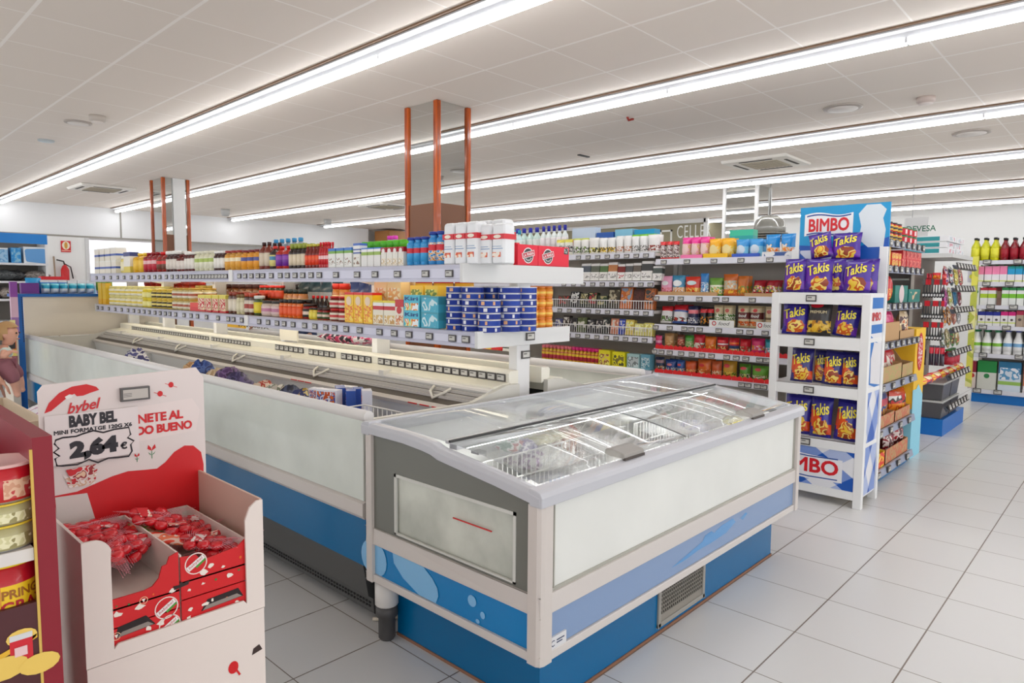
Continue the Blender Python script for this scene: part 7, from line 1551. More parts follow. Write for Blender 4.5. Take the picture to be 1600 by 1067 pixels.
cutR = [(xc, zb_+.075), (xd, zb_+.075), (xd, zr_hi+.02), (xd-.02, zr_hi+.005), (xc+.05, zr_hi-.006), (xc+.036, zr_hi+.012), (xc, zr_hi+.016)]
r3, f3 = red_carton(xc, xd, zb_+.075, zr_hi+.02, cutR, 'upper red cheese carton, right column of the display', sl([(314, 955), (380, 930), (372, 918), (324, 936)]), fz=.80)
r4, f4 = red_carton(xc, xd, zb_, zb_+.072, [(xc, zb_), (xd, zb_), (xd, zb_+.072), (xc, zb_+.072)], 'lower red cheese carton, right column of the display')
e1 = zq(263, 951); e3 = zq(306, 880); e4 = zq(383, 912); e5 = zq(176, 914)
emblem(f1, e1[0]-.004, e1[1]+.004, .026); emblem(f3, e3[0], e3[1], .026); emblem(f2, e1[0]+.002, zb_+.026, .024)
confetti(f1, xa+.006, xb-.006, zb_+.075, zl_hi-.075, 5, [(e1[0], e1[1], .022)]); confetti(f2, xa+.01, xb-.006, zb_+.005, zb_+.05, 6, [(e1[0]+.002, zb_+.022, .017)])
confetti(f3, xc+.006, xd-.008, zb_+.085, zr_hi-.012, 7, [(e3[0], e3[1], .021)]); confetti(f4, xc+.006, xd-.01, zb_+.005, zb_+.065, 8)
# hand hole between the two columns
m = MB(); hcx, hcz = zq(283, 914); m.poly([(hcx+dx, iy-.0012, hcz+dz) for dx, dz in ((-.016, -.007), (.016, -.003), (.019, .006), (.004, .003), (0, .009), (-.004, .002), (-.018, .003))]); m.build('hand_hole', mat((50, 36, 34), .8), f1)
# nets of small red cheeses
def net(seed, n=6, s=1.0, label_col=None, bag=True):
    r_ = random.Random(seed); m = MB(); R_ = .0165*s
    cols = 3
    for k in range(n):
        i, j = k % cols, k//cols; x = (i-1)*R_*1.9+r_.uniform(-.002, .002); y = (j-.5)*R_*1.9+r_.uniform(-.002, .002); z = R_*.75+r_.uniform(0, .006)
        m.lathe([(.0001, -R_*.62), (R_*.75, -R_*.55), (R_, -R_*.2), (R_, R_*.2), (R_*.75, R_*.55), (.0001, R_*.62)], 12, (x, y, z))
    o = m.build('cheese_net', mat((206, 20, 34), .25, coat=.5), None)
    m = MB(); L = R_*2.1
    for q in range(9):   # the net itself: crossing strings over the cheeses
        a = -L+2*L*q/8
        pa = [(a+t*.012, -R_*2.1+R_*4.2*t/8, R_*1.55-abs(t-4)*R_*.16) for t in range(9)]
        m.tube(pa, .0005*s, 4); pa = [(a+.1*s-t*.012*1.0, -R_*2.1+R_*4.2*t/8, R_*1.56-abs(t-4)*R_*.16) for t in range(9)]; m.tube([(x-.05*s, y, z) for x, y, z in pa], .0005*s, 4)
    m.build('netting', mat((226, 150, 160), .4), o)
    if label_col:
        m = MB(); m.box(-L*.9, -L*.1, -R_*1.2, R_*1.4, R_*1.7, R_*1.76); m.build('paper_label', print_mat(list(label_col), 50, seed, .5, 'noise'), o)
    return o
spotsL = [(118, 832), (138, 826), (165, 828), (190, 832), (178, 846), (205, 846), (150, 842), (186, 858), (212, 862), (170, 866)]
lc = [(226, 214, 210), (206, 40, 50), (236, 230, 226)]
nn = 0
def place_net(px, py, z, where, tilt, rz, lab=None, where_z=.805):
    global nn
    q = P(px, py, Y=z); q.z = max(q.z, where_z); o = net(200+nn, 6, 1.0, lab); q.y = min(max(q.y, iy+.06), hy-.07); q.x = min(max(q.x, DX0+.075), DX1-.075)
    o.location = (q.x, q.y, q.z-.012); o.rotation_euler = (tilt, tilt*.6, rz)
    tag(o, 'net of small red cheeses '+where, 'cheese net', 'nets of red cheeses'); nn += 1
zl = zb_+.065
whereL = ['at the back corner of the scooped carton', 'second along the back of the scooped carton', 'third along the back of the scooped carton', 'fourth along the back of the scooped carton', 'in the middle of the scooped carton', 'by the divider of the scooped carton', 'below the back corner of the scooped carton', 'lying forward in the scooped carton', 'against the divider low in the scooped carton', 'nearest the scooped front of the carton']
for i, (a, b) in enumerate(spotsL): place_net(a, b, (1.90, 1.90, 1.90, 1.90, 1.80, 1.83, 1.84, 1.76, 1.77, 1.70)[i], whereL[i], .25-.08*(i % 4), .5*i, lc if i in (2, 5, 8) else None)
spotsR = [(232, 808), (252, 815), (275, 826), (300, 818), (318, 812), (335, 828), (352, 842), (300, 838), (322, 850), (360, 856)]
whereR = ['tipped over the divider of the full carton', 'second along the heap in the full carton', 'third along the heap in the full carton', 'fourth along the heap, by the header', 'at the back corner of the full carton', 'by the side wall, middle of the full carton', 'by the side wall, front of the full carton', 'in the centre of the full carton', 'just behind the red front of the full carton', 'lowest by the side wall of the full carton']
for i, (a, b) in enumerate(spotsR): place_net(a, b, (1.88, 1.85, 1.82, 1.88, 1.90, 1.82, 1.74, 1.76, 1.68, 1.66)[i], whereR[i], .3-.09*(i % 5), .7*i, [(240, 120, 90), (236, 220, 206), (206, 30, 40)] if i in (0, 2, 6) else lc if i in (4, 8) else None)
m = MB()
for (a, b, c_, d_) in ((205, 796, 236, 806), (228, 790, 262, 812), (352, 836, 386, 858)):
    pass
def wrapper(px, py, w_, l_, rz, tilt, cols, label):
    o = packet(w_, l_, .018, cols, int(px), 'cheese_wrapper', 8); q = P(px, py, Z=zr_hi+.055); o.location = (min(q.x, DX1-.10), min(q.y, hy-.08), zr_hi-.004 if px != 368 else .826); o.rotation_euler = (tilt, .2, rz); tag(o, label, 'wrapper', 'printed cheese wrappers')
wrapper(240, 800, .14, .045, -.5, .2, [(232, 60, 40), (240, 190, 150), (110, 190, 70), (240, 226, 214)], 'orange and green printed wrapper sticking up over the carton divider')
wrapper(262, 812, .12, .05, -.6, .1, [(236, 70, 46), (240, 206, 190), (236, 120, 80), (240, 230, 220)], 'orange and white printed wrapper across the full carton')
o = packet(.06, .05, .016, [(236, 60, 40), (240, 150, 120), (240, 226, 206), (240, 90, 70)], 368, 'cheese_wrapper', 8); q = P(364, 842, Y=1.74); o.location = (q.x-.01, 1.74, q.z-.02); o.rotation_euler = (.5, .2, -.3); tag(o, 'orange printed wrapper leaning near the side wall of the display', 'wrapper', 'printed cheese wrappers')

# ---------------------------------------------------------------- red stand with crisp tubes at the picture edge
SY = 1.36
def sp_(px, py): q = P(px, py, Y=SY); return q
xa0 = sp_(55, 800).x; xa1 = sp_(87, 800).x; ztop = sp_(60, 683).z
tsn = thing('crisp_tube_stand', 'dark red cardboard stand holding stacked crisp tubes', 'display stand', (.0, SY+.15, 0))
m = MB(); m.box(xa0, xa1, SY, SY+.42, 0, ztop); m.build('side_wall', mat((132, 6, 30), .5), tsn)
m = MB(); m.box(xa0-.004, xa0, SY-.001, SY+.003, 0, ztop-.02); m.build('wall_edge', mat((206, 170, 80), .6), tsn)
m = MB(); m.box(-.34, xa0-.004, SY+.40, SY+.42, 0, ztop-.05); m.build('back_wall', mat((120, 8, 26), .5), tsn)
m = MB(); m.box(-.38, -.34, SY, SY+.42, 0, ztop); m.build('side_wall', mat((132, 6, 30), .5), tsn)
zs2 = sp_(30, 862).z
m = MB(); m.box(-.34, xa0-.004, SY+.005, SY+.40, zs2-.022, zs2); m.build('shelf', mat((214, 208, 202), .5), tsn)
zf = sp_(30, 948).z
m = MB(); m.box(-.34, xa0-.004, SY+.001, SY+.012, 0, zf); fpn = m.build('front_panel', mat((74, 26, 30), .5), tsn)
def fr2(x, z, k=1): return (x, SY+.001-.0007*k, z)
m = MB(); x1_ = xa0-.006; m.poly([fr2(-.30, 0), fr2(x1_, 0), fr2(x1_, zf-.20), fr2(x1_-.08, zf-.17), fr2(-.30, zf-.12)]); m.build('red_print', mat((200, 20, 36), .5), fpn)
m = MB(); m.poly([fr2(-.2, zf-.12, 2), fr2(x1_-.06, zf-.075, 2), fr2(x1_, zf-.055, 2), fr2(x1_, zf-.062, 2), fr2(x1_-.06, zf-.085, 2), fr2(-.2, zf-.135, 2)]); m.build('gold_curve', mat((220, 170, 40), .5), fpn)
a, b = sp_(34, 1020), sp_(52, 1040)
m = MB(); m.box(a.x-.016, a.x+.016, SY-.0005, SY, a.z-.022, a.z+.03, 0); m.box(a.x-.016, a.x+.016, SY-.001, SY, a.z+.024, a.z+.034, 1); m.poly([fr2(a.x-.010, a.z-.004, 4), fr2(a.x+.008, a.z-.004, 4), fr2(a.x+.008, a.z+.012, 4), fr2(a.x-.010, a.z+.012, 4)], 2)
m.build('tube_picture', [mat((200, 24, 40), .5), mat((206, 206, 206), .5), mat((226, 190, 190), .5)], fpn)
c_ = sp_(34, 995)
m = MB(); m.poly([fr2(c_.x+.022*math.cos(t*.449), c_.z+.014*math.sin(t*.449), 2) for t in range(14)]); c2 = sp_(6, 1045); m.poly([fr2(c2.x+.035*math.cos(t*.449), c2.z+.02*math.sin(t*.449), 3) for t in range(14)]); m.poly([fr2(c2.x+.05+.03*math.cos(t*.449), c2.z-.01+.018*math.sin(t*.449), 4) for t in range(14)]); m.build('crisp_print', mat((226, 190, 90), .5), fpn)
def crisp_tube(r_, h, body, lid, name='crisp_tube'):
    m = MB(); m.lathe([(r_*.97, 0, 1), (r_*.97, h*.05, 0), (r_, h*.06, 0), (r_, h*.93, 0)], 28); o = m.build(name, [mat(body, .3, coat=.4), mat((206, 206, 206), .3, .6)], None)
    m = MB(); m.lathe([(r_*1.03, h*.92), (r_*1.04, h*.985), (r_*.98, h), (r_*.93, h*.985), (.001, h*.985)], 28); m.build('lid', mat(lid, .25), o)
    return o
rT = .040
def tub(name, r_, z, h, x, y, body, lid, label, lab=None, txt=None):
    o = crisp_tube(r_, h, body, lid, name); o.location = (x, y, z); tag(o, label, 'tub', 'tubs on the red stand'); e = r_*1.006
    def sf(u, v, k=1.006):      # wrap round the front; u is arc length from the centre facing the viewer
        an = -math.pi/2+.22+u/r_; return (r_*k*math.cos(an), r_*k*math.sin(an), v)
    if lab:
        m = MB(); u0, u1, v0, v1, c = lab; n = 8
        m.raw([sf(u0+(u1-u0)*i/n, v) for v in (v0, v1) for i in range(n+1)], [(i, i+1, n+2+i, n+1+i) for i in range(n)], 0, True); m.build('label', mat(c, .4) if not isinstance(c[0], tuple) else print_mat(list(c), 60, 2, .4, 'noise'), o)
    for q in (txt or ()):
        t_, u0, v0, w_, hh, c = q; m = MB(); m.text(t_, lambda u, v: sf(u0+u, v0+v, 1.014), 0, w=w_, h=hh, bold=.03); m.build('lettering', mat(c, .4), o)
    return o
cx1, cy1 = sp_(9, 800).x, SY+.062
z_a = zs2; hA = (sp_(12, 800).z-zs2)
tw = .053
lowz = P(20, 945, Y=SY+.05).z
hb_ = [P(20, y_, Y=SY+.03).z for y_ in (858, 815, 782, 722)]
tub('plastic_tub', tw, zs2+.001, (hb_[1]-zs2)*.99, cx1, cy1, (176, 168, 120), (226, 196, 60), 'pale green tub with yellow lid standing on the shelf of the red stand', (-.05, .03, .006, .026, ((206, 200, 150), (226, 220, 180), (150, 140, 90))))
tub('plastic_tub', tw, hb_[1]+.001, (hb_[2]-hb_[1])*.99, cx1+.002, cy1, (176, 168, 120), (226, 196, 60), 'second pale green tub with yellow lid stacked under the red tub', (-.05, .03, .004, .02, ((206, 200, 150), (226, 220, 180), (150, 140, 90))))
tub('crisp_tub', tw, hb_[2]+.001, (hb_[3]-hb_[2])*.99, cx1+.003, cy1, (190, 20, 36), (226, 180, 176), 'red tub with clear pinkish lid on top of the stack', (-.015, .055, .008, .04, ((206, 150, 120), (222, 180, 150), (190, 60, 60))))
zfl = zf-.03
m = MB(); m.box(-.34, xa0-.004, SY+.014, SY+.40, zfl-.02, zfl); m.build('shelf', mat((90, 20, 26), .5), tsn)
hC = P(20, 872, Y=SY+.03).z-zfl
tub('crisp_tub', tw, zfl+.001, hC, cx1, cy1, (180, 16, 34), (226, 196, 50), 'red crisp tub with yellow label standing under the shelf', (-.028, .075, hC*.12, hC*.62, (232, 190, 30)), [('PRINGLES', -.022, hC*.40, .088, hC*.15, (150, 90, 20)), ('GRATIS', -.024, hC*.16, .09, hC*.2, (170, 20, 34))])
tub('crisp_tub', tw, zs2+.001, .11, cx1-.14, cy1+.02, (190, 20, 36), (226, 200, 60), 'red tub with yellow lid at the picture edge')
tub('crisp_tub', tw, zfl+.001, hC, cx1-.14, cy1+.02, (180, 16, 34), (226, 196, 50), 'red crisp tub under the shelf at the picture edge')

# ---------------------------------------------------------------- carton and clothes heap behind
r = thing('cardboard_box', 'open plain cardboard box behind the red stand', 'box', (.28, 2.35, 0))
bx0, bx1, by0, by1 = -.05, P(75, 690, Y=2.05).x, 2.05, 2.55; ztb = P(20, 662, Y=2.05).z
m = MB(); t = .008
m.box(bx0, bx1, by0, by0+t, 0, ztb); m.box(bx0, bx1, by1-t, by1, 0, ztb); m.box(bx0, bx0+t, by0, by1, 0, ztb); m.box(bx1-t, bx1, by0, by1, 0, ztb); m.box(bx0, bx1, by0, by1, 0, .01); m.build('box_walls', mat((206, 186, 160), .7), r)
xs_ = P(30, 690, Y=2.05).x
m = MB(); m.prism([(bx0, .4), (xs_, .4), (xs_, ztb-.004), (bx0, ztb+.002)], 'y', by0-.003, by0-.001); m.build('white_flap', mat((214, 208, 204), .6), r)
tb = thing('clothes_table', 'low white table under the heap of clothes', 'table', (.65, 4.0, 0))
m = MB(); m.box(.05, 1.25, 3.3, 4.9, .60, .63); m.build('table_top', MOFF, tb)
for x in (.1, 1.17):
    for y in (3.36, 4.8): m = MB(); m.box(x, x+.04, y, y+.04, 0, .60); m.build('leg', MOFF, tb)
cl_ = [
 (0.3, 3.56, 0.632, [(40, 40, 44), (226, 226, 222), (60, 60, 64), (230, 230, 226)], 'black and white patterned garment at the near edge of the heap'),
 (0.66, 3.56, 0.632, [(226, 224, 220), (36, 36, 40), (232, 230, 226), (60, 60, 60)], 'white garment with black splashes at the near end of the heap'),
 (1.02, 3.56, 0.632, [(226, 226, 222), (206, 206, 200), (130, 190, 50), (60, 60, 60)], 'white garment with green print in the heap'),
 (0.3, 3.98, 0.632, [(90, 60, 90), (226, 226, 222), (120, 90, 110)], 'plum and white garment at the picture edge of the heap'),
 (0.66, 3.98, 0.632, [(44, 44, 46), (30, 30, 32), (226, 222, 216)], 'mostly black garment next to the header board'),
 (1.02, 3.98, 0.632, [(40, 40, 40), (50, 50, 46), (206, 190, 180)], 'dark garment folded in the middle of the heap'),
 (0.45, 4.42, 0.632, [(226, 222, 220), (226, 150, 120), (60, 50, 50), (230, 226, 222)], 'white garment with coral print in the heap'),
 (0.95, 4.42, 0.632, [(226, 120, 90), (60, 44, 40), (222, 190, 170)], 'orange and brown garment in the heap'),
 (0.5, 3.75, 0.782, [(226, 220, 222), (206, 130, 160), (230, 226, 226), (110, 80, 90)], 'white garment with pink flowers on the far side of heap'),
 (0.88, 3.8, 0.782, [(226, 222, 226), (190, 140, 170), (230, 226, 228)], 'pale floral garment beside the blue post'),
]
for i, (x, y, z, cols, lab) in enumerate(cl_):
    o = packet(.34, .40, .135, cols, 300+i, 'folded_garment', 12); o.location = (x, y, z); o.rotation_euler = (0, 0, .06*(i % 3))
    o.data.materials[0] = print_mat(cols, 13, i, .8, 'noise'); tag(o, lab, 'garment', 'clothes in the heap')
# ---------------------------------------------------------------- far end: gondola back, doorway wall, bedding shelf
fg = thing('gondola_back_unit', 'gondola back with cream panel, blue top edge and blue perforated post', 'shelving', (2.3, 9.1, 0))
m = MB(); m.box(1.66, 3.0, 8.66, 8.69, .93, 1.355); m.build('cream_panel', mat((222, 212, 196), .5), fg)
m = MB(); m.box(1.66, 3.0, 8.66, 8.69, .15, .92); m.build('lower_panel', mat((214, 206, 192), .5), fg)
m = MB(); m.box(1.60, 3.02, 8.645, 9.10, 1.355, 1.385); m.build('blue_top_shelf', mat((0, 96, 176), .4), fg)
m = MB(); m.box(1.540, 1.598, 8.35, 8.41, 0, 1.39); up_ = m.build('blue_post', mat((0, 104, 190), .4), fg)
m = MB()
for k in range(26): m.box(1.597, 1.600, 8.37, 8.39, .9+.018*k, .91+.018*k); m.box(1.584, 1.594, 8.3485, 8.3505, .9+.018*k, .91+.018*k)
m.build('post_slot', mat((30, 36, 60), .6), up_)
row(8.74, 1.387, [
 (66, 150, 443, 6, G_, dict(base=(226, 230, 230), zones=((.5, .8, (30, 160, 190)), (.8, 1, (120, 206, 216))), name='napkin_pack', nu=6, nv=6), 'white and cyan pack on the far gondola top', 'packet', dict(d=.14)),
 (32, 62, 442, 1, C_, dict(body=(104, 40, 130), name='purple_pack'), 'purple carton on the far gondola top', 'packet', dict(d=.1)),
], '', rz=0, plane='Y')
row(8.90, 1.387, [
 (62, 105, 438, 3, C_, dict(body=(30, 110, 190), bands=((.5, (40, 130, 206)), (.85, (226, 226, 230))), name='blue_pack'), 'blue pack behind the cyan packs', 'packet', dict(d=.1)),
 (62, 106, 432, 1, C_, dict(body=(206, 40, 40), bands=((.3, (226, 226, 226)), (.8, (206, 30, 40))), name='red_pack'), 'long white and red pack behind the blue packs', 'packet', dict(d=.1, back=.12)),
 (105, 150, 438, 3, C_, dict(body=(140, 196, 216), bands=((.6, (226, 230, 232)),), name='blue_pack'), 'pale blue pack behind the cyan packs', 'packet', dict(d=.1)),
 (150, 176, 420, 3, B_, dict(body=(226, 206, 226), cap=(226, 60, 70), label=(150, 190, 80), name='soap_bottle', shoulder=.6), 'pale bottle with red cap beyond the island shelf', 'bottle', dict(d=.07)),
 (40, 66, 434, 1, G_, dict(base=(40, 150, 206), zones=((.2, .6, (120, 190, 220)),), name='blue_pack', nu=6, nv=6), 'crumpled blue pack above the purple carton', 'packet', dict(d=.1)),
], '', rz=0, plane='Y')
# purple pack and the small items left of the blue post
row(8.3, 1.0, [(15, 27, 440, 1, C_, dict(body=(150, 110, 170), bands=((.3, (206, 170, 190)), (.7, (130, 60, 150))), name='hanging_purple_pack'), 'tall purple pack left of the blue post', 'packet', dict(d=.06))], '', rz=0, plane='Y')
sd = thing('side_rack', 'pale goods rack left of the blue post', 'rack', (1.5, 8.6, 0))
a, b = P(14, 480, Y=8.3), P(26, 480, Y=8.3)
m = MB(); m.box(a.x, b.x, 8.3, 8.7, 0, .98); m.build('rack_body', mat((216, 206, 190), .6), sd)
m = MB(); m.box(a.x-.003, b.x+.003, 8.296, 8.704, .985, .998); m.build('rack_top', MOFF, sd)
row(8.285, .70, [(15, 24, 500, 1, C_, dict(body=(226, 206, 110), bands=((.3, (206, 110, 50)), (.6, (232, 220, 150))), name='yellow_pack'), 'yellow and orange pack on the pale rack', 'packet', dict(d=.01, jit=0))], '', rz=0, plane='Y')

# bedding shelf beyond, at the picture edge
BY = 12.0
bs_ = thing('bedding_shelf', 'shelf with blue header holding packed bedding, far at the picture edge', 'shelving', (2.1, BY+.25, 0))
def bx_(px): return P(px, 400, Y=BY).x
xL, xR = 1.2, bx_(75)
zt_, zh = P(75, 369, Y=BY).z, P(75, 382, Y=BY).z
m = MB(); m.box(xL, xR, BY, BY+.03, zh, zt_+.02); m.build('blue_header', mat((0, 120, 200), .4), bs_)
s1_, s2_, s3_ = P(40, 411, Y=BY).z, P(20, 439, Y=BY).z, P(10, 467, Y=BY).z
for i, z in enumerate((s1_, s2_, s3_, .95, .5)):
    m = MB(); m.box(xL, xR if i < 1 else bx_(45), BY, BY+.5, z-.03, z); m.build('shelf', mat((216, 216, 218), .4), bs_)
m = MB(); m.box(xL, xR, BY+.5, BY+.53, 0, zt_); m.build('back_panel', mat((120, 114, 106), .6), bs_)
for x in (xL, xR-.03): m = MB(); m.box(x, x+.03, BY+.02, BY+.5, 0, zt_); m.build('upright', mat((222, 222, 222), .4), bs_)
row(BY+.035, s1_, [
 (-14, 13, 387, 1, C_, dict(body=(120, 170, 210), bands=((.9, (222, 226, 230)),), art=[(130, 180, 214), (90, 150, 200), (150, 190, 220)], artz=(.08, .9), name='bedding_pack'), 'light blue bedding pack at the picture edge', 'bedding', dict(d=.3, jit=0)),
 (16, 33, 387, 1, C_, dict(body=(30, 130, 196), art=[(30, 130, 196), (60, 150, 206), (130, 180, 206)], artz=(.05, .95), name='bedding_pack'), 'narrow deep blue bedding pack', 'bedding', dict(d=.3, jit=0)),
 (35, 74, 386, 1, C_, dict(body=(222, 226, 230), name='bedding_pack'), 'white edged blue bedding pack with rounded corners', 'bedding', dict(d=.3, jit=0)),
], '', rz=0, plane='Y')
a, b = P(37, 411, Y=BY+.033), P(72.5, 388, Y=BY+.033)
m = MB(); pts = []
for cx, cz, a0 in ((b.x-.04, b.z-.04, 0), (a.x+.05, b.z-.05, 1.57), (a.x+.06, a.z+.05, 3.14), (b.x-.03, a.z+.03, 4.71)): pts += arc(cx, cz, .03, a0, a0+1.57, 4)
bd = [o for o in bpy.data.objects if o.get('label', '').startswith('white edged blue')][0]; ORG[bd.name] = bd.location.copy(); bd.rotation_euler = (0, 0, 0)
m.prism(pts, 'y', BY+.029, BY+.0345); m.build('blue_cushion_front', mat((90, 150, 206), .3), bd)
for i, (px, py, w_, col, lab) in enumerate(((8, 438, .5, (70, 74, 76), 'dark grey folded textile on the second bedding shelf'), (26, 437, .35, (40, 42, 44), 'black folded textile on the second bedding shelf'), (56, 434, .6, (120, 112, 106), 'taupe folded textile at the end of second bedding shelf'))):
    o = packet(w_*.55, .34, .15, [col, tuple(min(255, c+24) for c in col), tuple(max(0, c-20) for c in col)], 400+i, 'folded_textile'); q = P(px, py, Y=BY+.2); o.location = (q.x, BY+.22, s2_+.002); tag(o, lab, 'textile', 'textiles on the bedding shelf')
for i, (px, col, lab) in enumerate(((-4, (70, 60, 60), 'dark brown packed textile on the third bedding shelf'), (10, (150, 140, 130), 'grey packed textile on the third bedding shelf'))):
    o = packet(.26, .34, .16, [col, tuple(min(255, c+24) for c in col), tuple(max(0, c-20) for c in col)], 410+i, 'folded_textile'); q = P(px, 466, Y=BY+.2); o.location = (q.x, BY+.22, s3_+.002); tag(o, lab, 'textile', 'textiles on the bedding shelf')
# wall beyond: white panels, red equipment sign, extinguisher, mop
EY_ = 16.3
m = MB(); m.box(3.42, 4.25, EY_+.02, EY_+.06, 0, 2.46); o = struct(m, 'trim_7', mat((226, 226, 224), .5))
m = MB(); m.box(4.32, 5.95, EY_+.02, EY_+.06, .0, 2.42); o = struct(m, 'window_1', mat((246, 244, 250), .3, emit=.5)); 
a, b = P(95, 376, Y=EY_), P(111, 394, Y=EY_)
m = MB(); m.box(a.x, b.x, EY_, EY_+.015, b.z, a.z); o = m.build('fire_equipment_sign', mat((206, 20, 26), .5)); tag(o, 'small red square fire equipment sign on the white wall far away', 'sign')
c = ((a.x+b.x)/2, (a.z+b.z)/2); w_ = b.x-a.x
m = MB(); m.box(a.x+w_*.05, b.x-w_*.05, EY_-.002, EY_, b.z+w_*.14, b.z+w_*.20, 0)
m.poly([(c[0]+.07*math.cos(t*.449), EY_-.002, c[1]+.02+.085*math.sin(t*.449)) for t in range(14)], 0); m.poly([(c[0]+.03*math.cos(t*.449), EY_-.003, c[1]+.02+.07*math.sin(t*.449)) for t in range(14)], 1)
m.build('sign_print', [mat((236, 226, 200), .5), mat((206, 150, 60), .5)], o)
q = P(104, 430, Y=EY_-.2); r = thing('fire_extinguisher', 'red fire extinguisher hanging below the red sign', 'fire extinguisher', (q.x, EY_-.10, 1.5))
m = MB(); m.lathe([(.06, 0), (.075, .03), (.075, .36), (.04, .44), (.02, .46)], 14, (q.x, EY_-.10, 1.42)); m.build('cylinder_body', mat((190, 20, 26), .3), r)
m = MB(); m.tube([(q.x, EY_-.1, 1.88), (q.x-.02, EY_-.1, 1.95), (q.x-.14, EY_-.1, 1.98)], .016, 6); m.tube([(q.x, EY_-.1, 1.9), (q.x+.10, EY_-.11, 1.84), (q.x+.14, EY_-.1, 1.6)], .012, 6); m.build('hose', mat((40, 40, 40), .5), r)
m = MB(); m.box(q.x-.03, q.x+.03, EY_-.04, EY_, 1.6, 1.7); m.build('wall_bracket', mat((120, 30, 30), .5), r)
q = P(90, 400, Y=EY_-.2); m = MB(); m.cyl((q.x, EY_-.12, .0), (q.x-.03, EY_-.03, 2.05), .016, 8); o = m.build('broom', mat((150, 130, 110), .5)); tag(o, 'broom handle leaning on the far white wall beside the red sign', 'broom')
m = MB(); m.box(q.x-.14, q.x+.14, EY_-.16, EY_-.08, .0, .08); m.build('brush_head', mat((170, 60, 50), .6), o)

# ---------------------------------------------------------------- people
SKIN = mat((206, 150, 126), .5); DG = bpy.context.evaluated_depsgraph_get
def skin(name, pts, edges, mt, parent=None, sub=2):
    """continuous body grown round joints: pts {name: (x, y, z, radius)}; the first is the pelvis"""
    ks = list(pts); me = bpy.data.meshes.new(name); off = ORG.get(parent.name, Vector()) if parent else Vector()
    me.from_pydata([Vector(pts[k][:3])-off for k in ks], [(ks.index(a), ks.index(b)) for a, b in edges], [])
    o = bpy.data.objects.new(name, me); COL.objects.link(o)
    o.modifiers.new('skin', 'SKIN'); s = o.modifiers.new('sub', 'SUBSURF'); s.levels = s.render_levels = sub
    for i, k in enumerate(ks):
        sv = me.skin_vertices[0].data[i]; r_ = pts[k][3]; sv.radius = r_ if isinstance(r_, tuple) else (r_, r_); sv.use_root = i == 0
    m2 = bpy.data.meshes.new_from_object(o.evaluated_get(DG())); o.modifiers.clear(); o.data = m2; m2.materials.clear(); m2.materials.append(mt)
    for p in m2.polygons: p.use_smooth = True
    if parent: o.parent = parent
    ORG[o.name] = off; return o
def chain(*n): return list(zip(n, n[1:]))
def V3(p): return Vector(p)
def fingers(pts, edges, root, palm, d, up, s=1.0):
    """five bent fingers closing round what is held; palm and direction given"""
    d = Vector(d).normalized(); up = Vector(up).normalized(); sd_ = d.cross(up)
    for i, (off, L) in enumerate(((-.03, .068), (-.010, .078), (.012, .072), (.032, .056))):
        b = Vector(palm)+sd_*off*s+d*.04*s; m1 = b+d*L*.5*s-up*.004; e = m1+d*L*.3*s-up*L*.5*s
        for nme, p, r_ in (('a', b, .0095), ('b', m1, .0085), ('c', e, .0075)): pts[root+str(i)+nme] = (*p, r_*s)
        edges += [(root, root+str(i)+'a')]+chain(root+str(i)+'a', root+str(i)+'b', root+str(i)+'c')
    b = Vector(palm)-sd_*.035*s; e = b-sd_*.03*s+d*.025*s; e2 = e+d*.03*s-up*.01*s
    for nme, p, r_ in (('a', b, .011), ('b', e, .010), ('c', e2, .008)): pts[root+'t'+nme] = (*p, r_*s)
    edges += [(root, root+'ta')]+chain(root+'ta', root+'tb', root+'tc')
def head(body_parent, c, fwd, R_, hair_mt, hair_long=False, tone=SKIN):
    """face features as small meshes set into the head; hair cap"""
    c = Vector(c); f = Vector(fwd).normalized(); u = Vector((0, 0, 1)); s_ = f.cross(u).normalized()
    loc = lambda a, b, d: c+s_*a*R_+u*b*R_+f*d*R_
    m = MB(); n = 12; k = 16     # hair shell
    vs = []; fs = []
    for j in range(n+1):
        th = math.pi*j/n
        for i in range(k):
            ph = 2*math.pi*i/k; x, y, z = math.sin(th)*math.cos(ph), math.sin(th)*math.sin(ph), math.cos(th)
            vs.append(loc(x*.93*1.07, z*1.13*1.06, y*1.0*1.07-.05))
    for j in range(n):
        for i in range(k):
            ph = 2*math.pi*(i+.5)/k; fy = math.sin(ph); z = math.cos(math.pi*(j+.5)/n)
            if (z > .42) or (fy < -.1 and z > (-.9 if hair_long else -.45)) or (fy < .35 and z > -.05): fs.append((j*k+i, j*k+(i+1) % k, (j+1)*k+(i+1) % k, (j+1)*k+i))
    m.raw(vs, fs, 0, True); m.build('hair', hair_mt, body_parent)
    m = MB()
    for sg in (-1, 1): p = loc(sg*.34, .06, .86); m.lathe([(.0001, -.10*R_), (.09*R_, -.03*R_), (.09*R_, .03*R_), (.0001, .10*R_)], 8, p)
    m.build('eye', mat((50, 36, 30), .3), body_parent)
    m = MB(); m.tube([loc(-.26, -.50, .84), loc(0, -.53, .92), loc(.26, -.50, .84)], .045*R_, 6); m.build('mouth', mat((176, 90, 86), .5), body_parent)
def head_pts(pts, edges, neck, c, fwd, R_):
    c = Vector(c); f = Vector(fwd).normalized(); u = Vector((0, 0, 1)); s_ = f.cross(u).normalized()
    q = lambda a, b, d, r_: (*(c+s_*a*R_+u*b*R_+f*d*R_), r_*R_)
    pts.update(chin=q(0, -.55, .22, .62), face=q(0, .0, .06, .88), crown=q(0, .45, -.04, .84), top=q(0, .85, -.04, .45), nose=q(0, -.14, .93, .13), nose2=q(0, -.05, .72, .2), earl=q(-.93, -.08, -.05, .16), earr=q(.93, -.08, -.05, .16))
    edges += chain(neck, 'chin', 'face', 'crown', 'top')+[('face', 'nose2'), ('nose2', 'nose'), ('face', 'earl'), ('face', 'earr')]
